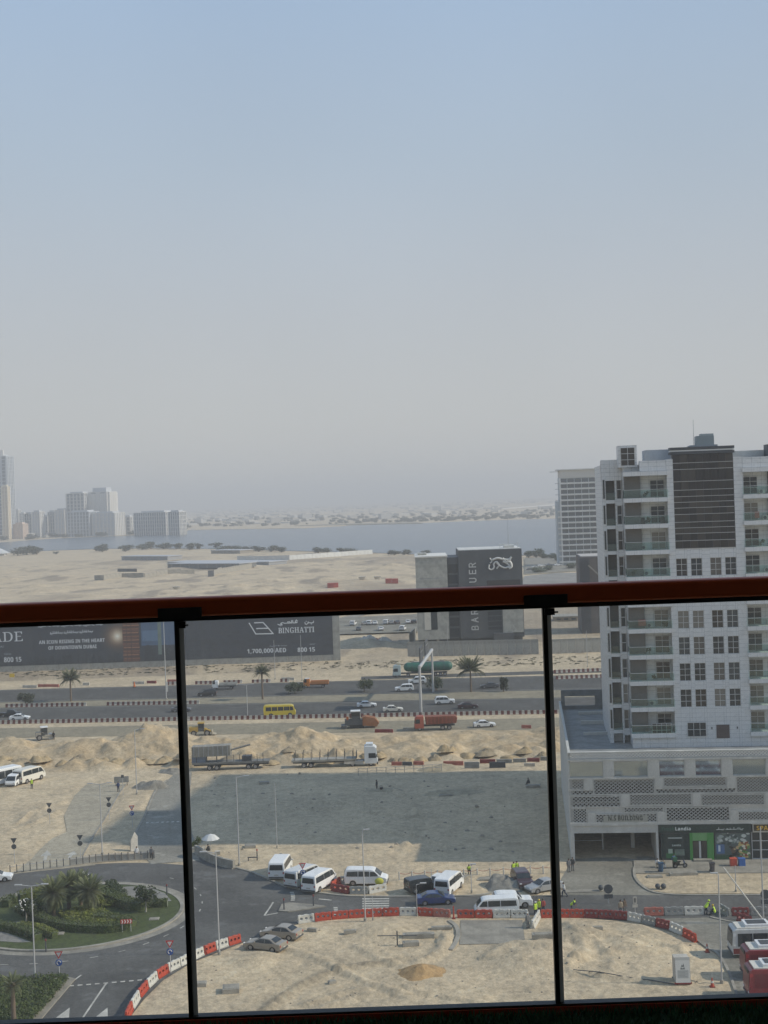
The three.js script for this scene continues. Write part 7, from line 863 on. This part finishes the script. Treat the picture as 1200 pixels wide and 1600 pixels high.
// ---------------------------------------------------------------- small things
{
  { const p = on(330, 1338), k = metre(p), h = P(330, 1304, -p.z).y - p.y, B = thing('parasol', 'white parasol beside the concrete barrier wall', 'umbrella', p); part(B, 'pole', cyl(.03, .03, h, 6), M.pole); const n = 10; for (let i = 0; i < n; i++) { const a0 = i / n * 6.2832, a1 = (i + 1) / n * 6.2832, r = 1.28, g = new THREE.BufferGeometry(); g.setAttribute('position', new THREE.Float32BufferAttribute([0, h + .12, 0, Math.cos(a1) * r * .55, h - .1, Math.sin(a1) * r * .55, Math.cos(a0) * r * .55, h - .1, Math.sin(a0) * r * .55, Math.cos(a1) * r, h - .62, Math.sin(a1) * r, Math.cos(a0) * r, h - .62, Math.sin(a0) * r], 3)); g.setAttribute('uv', new THREE.Float32BufferAttribute(new Float32Array(10), 2)); g.setIndex([0, 1, 2, 2, 1, 3, 2, 3, 4]); g.computeVertexNormals(); part(B, 'canopy_panel', g, i % 2 ? M.white : mat([.60, .59, .55], .8)); } part(B, 'foot', cyl(.35, .3, .12, 10), M.concrete); const C = thing('garden_chair', 'white chair under the parasol', 'chair', on(319, 1334), .4); part(C, 'seat', bx(.5, .06, .5), M.whitePlastic, [0, .45, 0]); part(C, 'backrest', bx(.5, .5, .05), M.whitePlastic, [0, .72, -.25]); for (const a of [-1, 1]) for (const b of [-1, 1]) part(C, 'leg', bx(.05, .45, .05), M.whitePlastic, [a * .2, .22, b * .2]); const T = thing('cool_box', 'dark cool box beside the parasol chair', 'box', on(340, 1336), .2); part(T, 'box', bx(.7, .45, .45), M.greyPlastic, [0, .23, 0]); part(T, 'lid', bx(.74, .07, .49), M.whitePlastic, [0, .49, 0]); }
  { const p = on(307, 1327), B = thing('small_shrub', 'small green shrub at the glass post by the parasol', 'shrub', p); part(B, 'foliage', clump(500, .9, 1.0, .9, .12, 7, 31), M.leaf, [0, .9, 0]); part(B, 'stem', cyl(.05, .04, .6, 6), M.trunk); }
  // spoil heaps
  const heap = (x, y, r, h, label, m, sd, sq = 1) => { const p = on(x, y), g = new THREE.CircleGeometry(1, 48).rotateX(-Math.PI / 2), n = 14, pos = [], idx = [], uv = []; for (let j = 0; j <= n; j++) for (let i = 0; i < 40; i++) { const a = i / 40 * 6.2832, rad = j / n, k = 1 + .35 * nz(Math.cos(a) * 1.3, Math.sin(a) * 1.3, sd) + .16 * nz(Math.cos(a) * 4, Math.sin(a) * 4, sd); const X = Math.cos(a) * rad * r * k, Z = Math.sin(a) * rad * r * k * sq, ex = .34 * Math.sin(sd * 2.1) * r, ez = .3 * Math.cos(sd * 3.7) * r * sq, c1 = 1 - Math.hypot(X - ex, (Z - ez) / sq) / (r * .95), c2 = .72 - Math.hypot(X + ex * 1.4, (Z + ez) / sq) / (r * .9), yy = h * Math.max(0, Math.min(.8, Math.max(c1, c2, .7 * (1 - rad))) + .05) * (1 + .5 * fbm(X * .9 + sd * 5, Z * .9, 4)) * smooth(1, .72, rad) + .10 * h * Math.abs(fbm(X * 3 + sd, Z * 3, 3)) * (1 - rad) - .05; pos.push(X, yy, Z); uv.push(X, Z); } for (let j = 0; j < n; j++) for (let i = 0; i < 40; i++) { const a = j * 40 + i, b = j * 40 + (i + 1) % 40; idx.push(a, b, a + 40, b, b + 40, a + 40); } const q = new THREE.BufferGeometry(); q.setAttribute('position', new THREE.Float32BufferAttribute(pos, 3)); q.setAttribute('uv', new THREE.Float32BufferAttribute(uv, 2)); q.setIndex(idx); q.computeVertexNormals(); return single('spoil_heap', q, m, label, 'heap', undefined, p); };
  const rubbleSand = mat([.44, .385, .29], .96, { map: sandTex }), ochre = mat([.46, .31, .16], .96, { map: sandTex }), greyDirt = mat([.27, .265, .25], .96, { map: sandTex });
  heap(658, 1520, 2.6, .95, 'ochre brown soil heap in the middle of the near sand lot', ochre, 3); heap(236, 1231, 3.6, 1.5, 'grey gravel heap beside the side road', greyDirt, 7, .6); heap(270, 1208, 3.4, 1.0, 'dark low heap at the end of the side road', greyDirt, 9, .5); heap(792, 1386, 3.0, 1.5, 'dark grey gravel heap left of the maroon car', greyDirt, 11); heap(685, 1203, 4.2, 1.0, 'low spoil heap at the far edge of the shaded lot', rubbleSand, 13, .6); heap(600, 1236, 4.2, .55, 'low rubble patch under the standing worker', rubbleSand, 15, .5); heap(706, 1240, 5.4, .6, 'low rubble patch in the shaded lot right of the worker', rubbleSand, 17, .5); heap(680, 1382, 3.0, .3, 'flat sand patch behind the white van', M.sandPlain, 19); heap(735, 1376, 3.4, .5, 'low sand mound at the rope posts', M.sandPlain, 21, .6);
  { const s0 = seed; seed = 777; let i = 0; const hm = mat([.47, .37, .235], .97, { map: sandTex }), hd = mat([.36, .30, .215], .97, { map: sandTex });
    for (let x = 6; x < 860; i++) { const w = rr(16, 34), y = 1199 - x * .016 + rr(-4, 3), h = heap(x, y, w / 7.6 * .62, rr(.6, 1.3), 'sand heap in the front row below the long bank, ' + ord(i) + ' from the left', i % 3 === 1 ? hd : hm, 51 + i); h.userData.group = 'sand heaps in the front row'; x += w * rr(.8, 1.35); } seed = s0; }
  single('ground_cable', join([new THREE.TubeGeometry(new THREE.CatmullRomCurve3([[896, 1522], [940, 1528], [985, 1531], [1018, 1536], [1060, 1539.5]].map(([x, y]) => on(x, y).add(V(0, .05, 0)))), 60, .05, 5)]), M.darkGrey, 'thin dark cable lying across the sand to the notice board', 'cable');
  // slabs, covers, pallets and rubble on the sand
  const slabThing = (x, y, w, d, h, turn, label, m = M.concrete, name = 'concrete_slab') => { const B = thing(name, label, 'slab', on(x, y), turn); part(B, 'slab', bx(w, h, d), m, [0, h / 2, 0]); part(B, 'lid_recess', bx(w * .8, .05, d * .8), M.paving, [0, h + .025, 0]); };
  [[361, 1550, 1.7, 1.6, .5, .1, 'square manhole with raised rim at the lower left of the sand lot'], [314, 1541, 1.2, .9, .4, 0, 'small slab beside the left glass post on the sand lot'], [488, 1456, 1.2, .5, .35, -.3, 'dark slab beside the upper beige sedan'], [547, 1460, 1.4, .6, .35, .1, 'grey slab below the red barriers on the sand lot'], [654, 1466, 3.6, .9, .5, 0, 'long concrete beam lying on the sand lot'], [642, 1478, 1.8, .9, .4, .1, 'broken slab just below the long beam'], [850, 1470, 2.6, 1.0, .5, 0, 'concrete block beside the right glass post'], [932, 1458, 1.4, .5, .4, 0, 'small beam on the sand right of the glass post'], [391, 1325, 1.6, 1.4, .3, .1, 'open manhole frame on the sand left of the vans'], [413, 1226, 1.7, 1.2, .35, 0, 'pale manhole near the trailer on the shaded lot'], [733, 1374, 2.4, 2.0, .25, 0, 'pale slab at the rope posts'], [762, 1376, 2.8, 1.4, .3, 0, 'grey slab right of the pale one at the rope posts'], [1023, 1372, 1.9, 1.0, .25, 0, 'pale slab on the verge under the blue bin'], [1068, 1368.5, 3.6, .9, .35, 0, 'long pale kerb stone lying on the verge'], [696, 1245, 2.2, 1.0, .2, .1, 'flat slab in the rubble of the shaded lot'], [833, 1232, 2.4, 1.0, .4, 0, 'flat box under the crouching worker at the far right'], [690, 1452, 2.4, .7, .25, 0, 'sunken cover beside the apron kerb'], [519, 1537, .8, .5, .25, .4, 'small stone on the middle of the sand lot']].forEach(([x, y, w, d, h, t, l]) => slabThing(x, y, w, d, h, t, l));
  { const p = on(621, 1478), B = thing('steel_stake', 'dark upright stake with a long rod at the beam', 'stake', p); part(B, 'stake', bx(.14, 1.6, .14), M.darkGrey, [0, .8, 0]); part(B, 'rod', bar(V(-2.2, 1.15, 0), V(2.2, 1.1, .2), .05), M.darkGrey); }
  { const p = on(596, 1237), B = thing('bucket', 'dark bucket beside the standing worker', 'bucket', p); part(B, 'pail', cyl(.24, .3, .6, 10), M.black); part(B, 'handle', new THREE.TorusGeometry(.28, .02, 5, 12, 3.14), M.black, [0, .6, 0]); }
  { const p = on(593, 1392), B = thing('yellow_sign_bag', 'yellow covered sign inside the ring of barriers', 'sign', p); part(B, 'cover', new THREE.DodecahedronGeometry(.55, 1).scale(1.05, .8, .5), mat([.46, .45, .06], .8), [0, 1.15, 0]); part(B, 'post', cyl(.05, .05, .8, 6), M.pole); }
  { const p = on(204, 1332), B = thing('sand_sail', 'pale leaning sheet of board beside the fence corner', 'board', p, .5); const s = new THREE.Shape([[0, 0], [1.1, 0], [1.3, 2.0], [.9, 2.7], [.2, 1.6]].map((q) => new THREE.Vector2(...q))); part(B, 'sheet', new THREE.ExtrudeGeometry(s, { depth: .06, bevelEnabled: false }), M.whitePaint, [0, 0, 0], [-.25, 0, 0]); part(B, 'stand', bx(.5, 1.1, .4), M.darkGrey, [.4, .55, -.5]); }
  // bins and scooter on the pavement
  for (const [x, y, m, l] of [[1033, 1364, mat([.04, .09, .16], .6), 'blue wheeled bin before the shop'], [1113, 1364, mat([.05, .05, .06], .6), 'dark wheeled bin on the pavement edge']]) { const B = thing('wheeled_bin', l, 'bin', G(x, y).setY(.15)); const g = new THREE.CylinderGeometry(.42, .34, 1.05, 4, 1).rotateY(Math.PI / 4).translate(0, .6, 0); part(B, 'body', g, m); part(B, 'lid', bx(.68, .08, .7), m, [0, 1.17, 0]); part(B, 'handle', bx(.5, .06, .1), M.black, [0, 1.15, -.4]); for (const s of [-1, 1]) part(B, 'wheel', new THREE.CylinderGeometry(.12, .12, .08, 10).rotateZ(Math.PI / 2), M.rubber, [s * .28, .12, -.3]); }
  { const B = thing('delivery_scooter', 'dark delivery scooter with box parked at the shop', 'scooter', G(1063, 1358).setY(.15), .1); for (const x of [-.65, .65]) { const w = part(B, 'wheel', new THREE.TorusGeometry(.24, .09, 8, 18), M.rubber, [x, .33, 0]); part(w, 'rim', new THREE.CylinderGeometry(.17, .17, .06, 10).rotateX(Math.PI / 2), M.rim); } part(B, 'frame', join([bx(.9, .12, .3), moved(bx(.6, .4, .34), -.4, .3, 0), bar(V(.62, .2, 0), V(.42, .75, 0), .06)]), M.black, [0, .42, 0]); part(B, 'seat', bx(.7, .12, .3), M.rubber, [-.3, .86, 0]); part(B, 'delivery_box', bx(.5, .5, .5), mat([.02, .10, .05], .6), [-.68, 1.2, 0]); part(B, 'handlebar', bar(V(.4, 1.12, -.35), V(.4, 1.12, .35), .03), M.black); part(B, 'front_shield', bx(.06, .5, .4), mat([.03, .08, .2], .5), [.5, .85, 0], [0, 0, .2]); }
  for (const [x, y, c, l] of [[1146, 1350, [.6, .1, .06], 'red crate before the painted shop window'], [1159, 1350, [.05, .15, .42], 'blue crate before the painted shop window']]) { const B = thing('crate', l, 'crate', G(x, y + 4).setY(.15)); part(B, 'box', bx(.85, .9, .6), mat(c, .6), [0, .45, 0]); part(B, 'rim', bx(.92, .1, .67), mat(c, .5), [0, .93, 0]); for (const s of [-.25, .25]) part(B, 'rib', bx(.06, .8, .04), mat(c, .5), [s, .45, .32]); }
  for (const [x, y, l] of [[1028, 1391, 'left dark stone ball on the verge kerb'], [1037, 1391, 'right dark stone ball on the verge kerb'], [939, 1393, 'dark stone ball at the end of the low island']]) { const B = thing('stone_ball', l, 'bollard', G(x, y).setY(.13)); part(B, 'ball', new THREE.SphereGeometry(.34, 14, 10), M.darkGrey, [0, .38, 0]); part(B, 'collar', cyl(.22, .2, .1, 10), M.concrete); }
  // boundary pipe rail of the shaded lot, yellow plate at the roadside
  { const a = on(560, 1213), b = on(690, 1206), B = thing('site_rail', 'thin rail fence at the far edge of the shaded lot', 'fence', a), d = b.clone().sub(a); for (let i = 0; i <= 9; i++) part(B, 'post', cyl(.05, .05, 1.3, 5), M.steel, d.clone().multiplyScalar(i / 9).setY(0)); for (const y of [.7, 1.25]) part(B, 'rail', bar(V(0, y, 0), V(d.x, y, d.z), .035), M.steel); }
  { const B = thing('roadside_plate', 'small yellow plate on the verge left of the left palm', 'sign', on(19, 1063)); part(B, 'plate', bx(1.5, 1.1, .06), M.yellow, [0, 1.3, 0]); part(B, 'post', cyl(.06, .06, .9, 6), M.pole); const C = thing('roadside_cone', 'tall orange delineator at the far roadside', 'post', on(210, 1074)); part(C, 'post', cyl(.35, .12, 1.5, 8), M.orange); part(C, 'foot', bx(.9, .12, .9), M.black, [0, .06, 0]); }
  { const q = on(500, 905), white = [[566, 1188 - 280]]; const n = 330, im = new THREE.InstancedMesh(new THREE.DodecahedronGeometry(1, 0), M.stone, n), m = new THREE.Matrix4(); im.name = 'loose_rubble'; im.userData = { kind: 'stuff', label: 'loose stones and clods on the sand lots', category: 'rubble' }; for (let i = 0; i < n; i++) { const z = i % 6 < 4 ? 0 : i % 2 ? 1 : 2, x = z === 0 ? rr(300, 860) : z === 1 ? rr(880, 1090) : rr(300, 860), y = z === 0 ? rr(1210, 1340) : z === 1 ? rr(1450, 1540) : rr(1450, 1570), p = on(x, y), s = z ? rr(.04, .12) : .05 + .26 * R() ** 4; m.compose(p, new THREE.Quaternion().setFromEuler(new THREE.Euler(rr(0, 3), rr(0, 3), 0)), V(s * 1.4, s * .8, s)); im.setMatrixAt(i, m); } shadows(im); scene.add(im); }
  // rubble pile with white sacks by the car lot
  [[575, 1008, 'white rubble sack pile left of the showroom hoarding', M.whitePaint], [588, 1006, 'second pale rubble pile beside the hoarding corner', M.redFaded], [600, 1008, 'third pale rubble pile beside the hoarding corner', M.whitePaint]].forEach(([x, y, l, m], i) => heap(x, y, 3, 1.8, l, m, 31 + i, .7));
  [[276, 922, 'tipped pale spoil left of the container'], [566, 909, 'small white skip on the building land'], [590, 906, 'second small white skip on the building land']].forEach(([x, y, l]) => { const B = thing('white_skip', l, 'skip', on(x, y)); part(B, 'hull', new THREE.CylinderGeometry(2.2, 1.6, 1.8, 4).rotateY(.78).scale(1.4, 1, .8).translate(0, .9, 0), M.whitePaint); part(B, 'rim', bx(4.4, .2, 2.6), M.whitePaint, [0, 1.8, 0]); });
}
renderer.render(scene, camera);
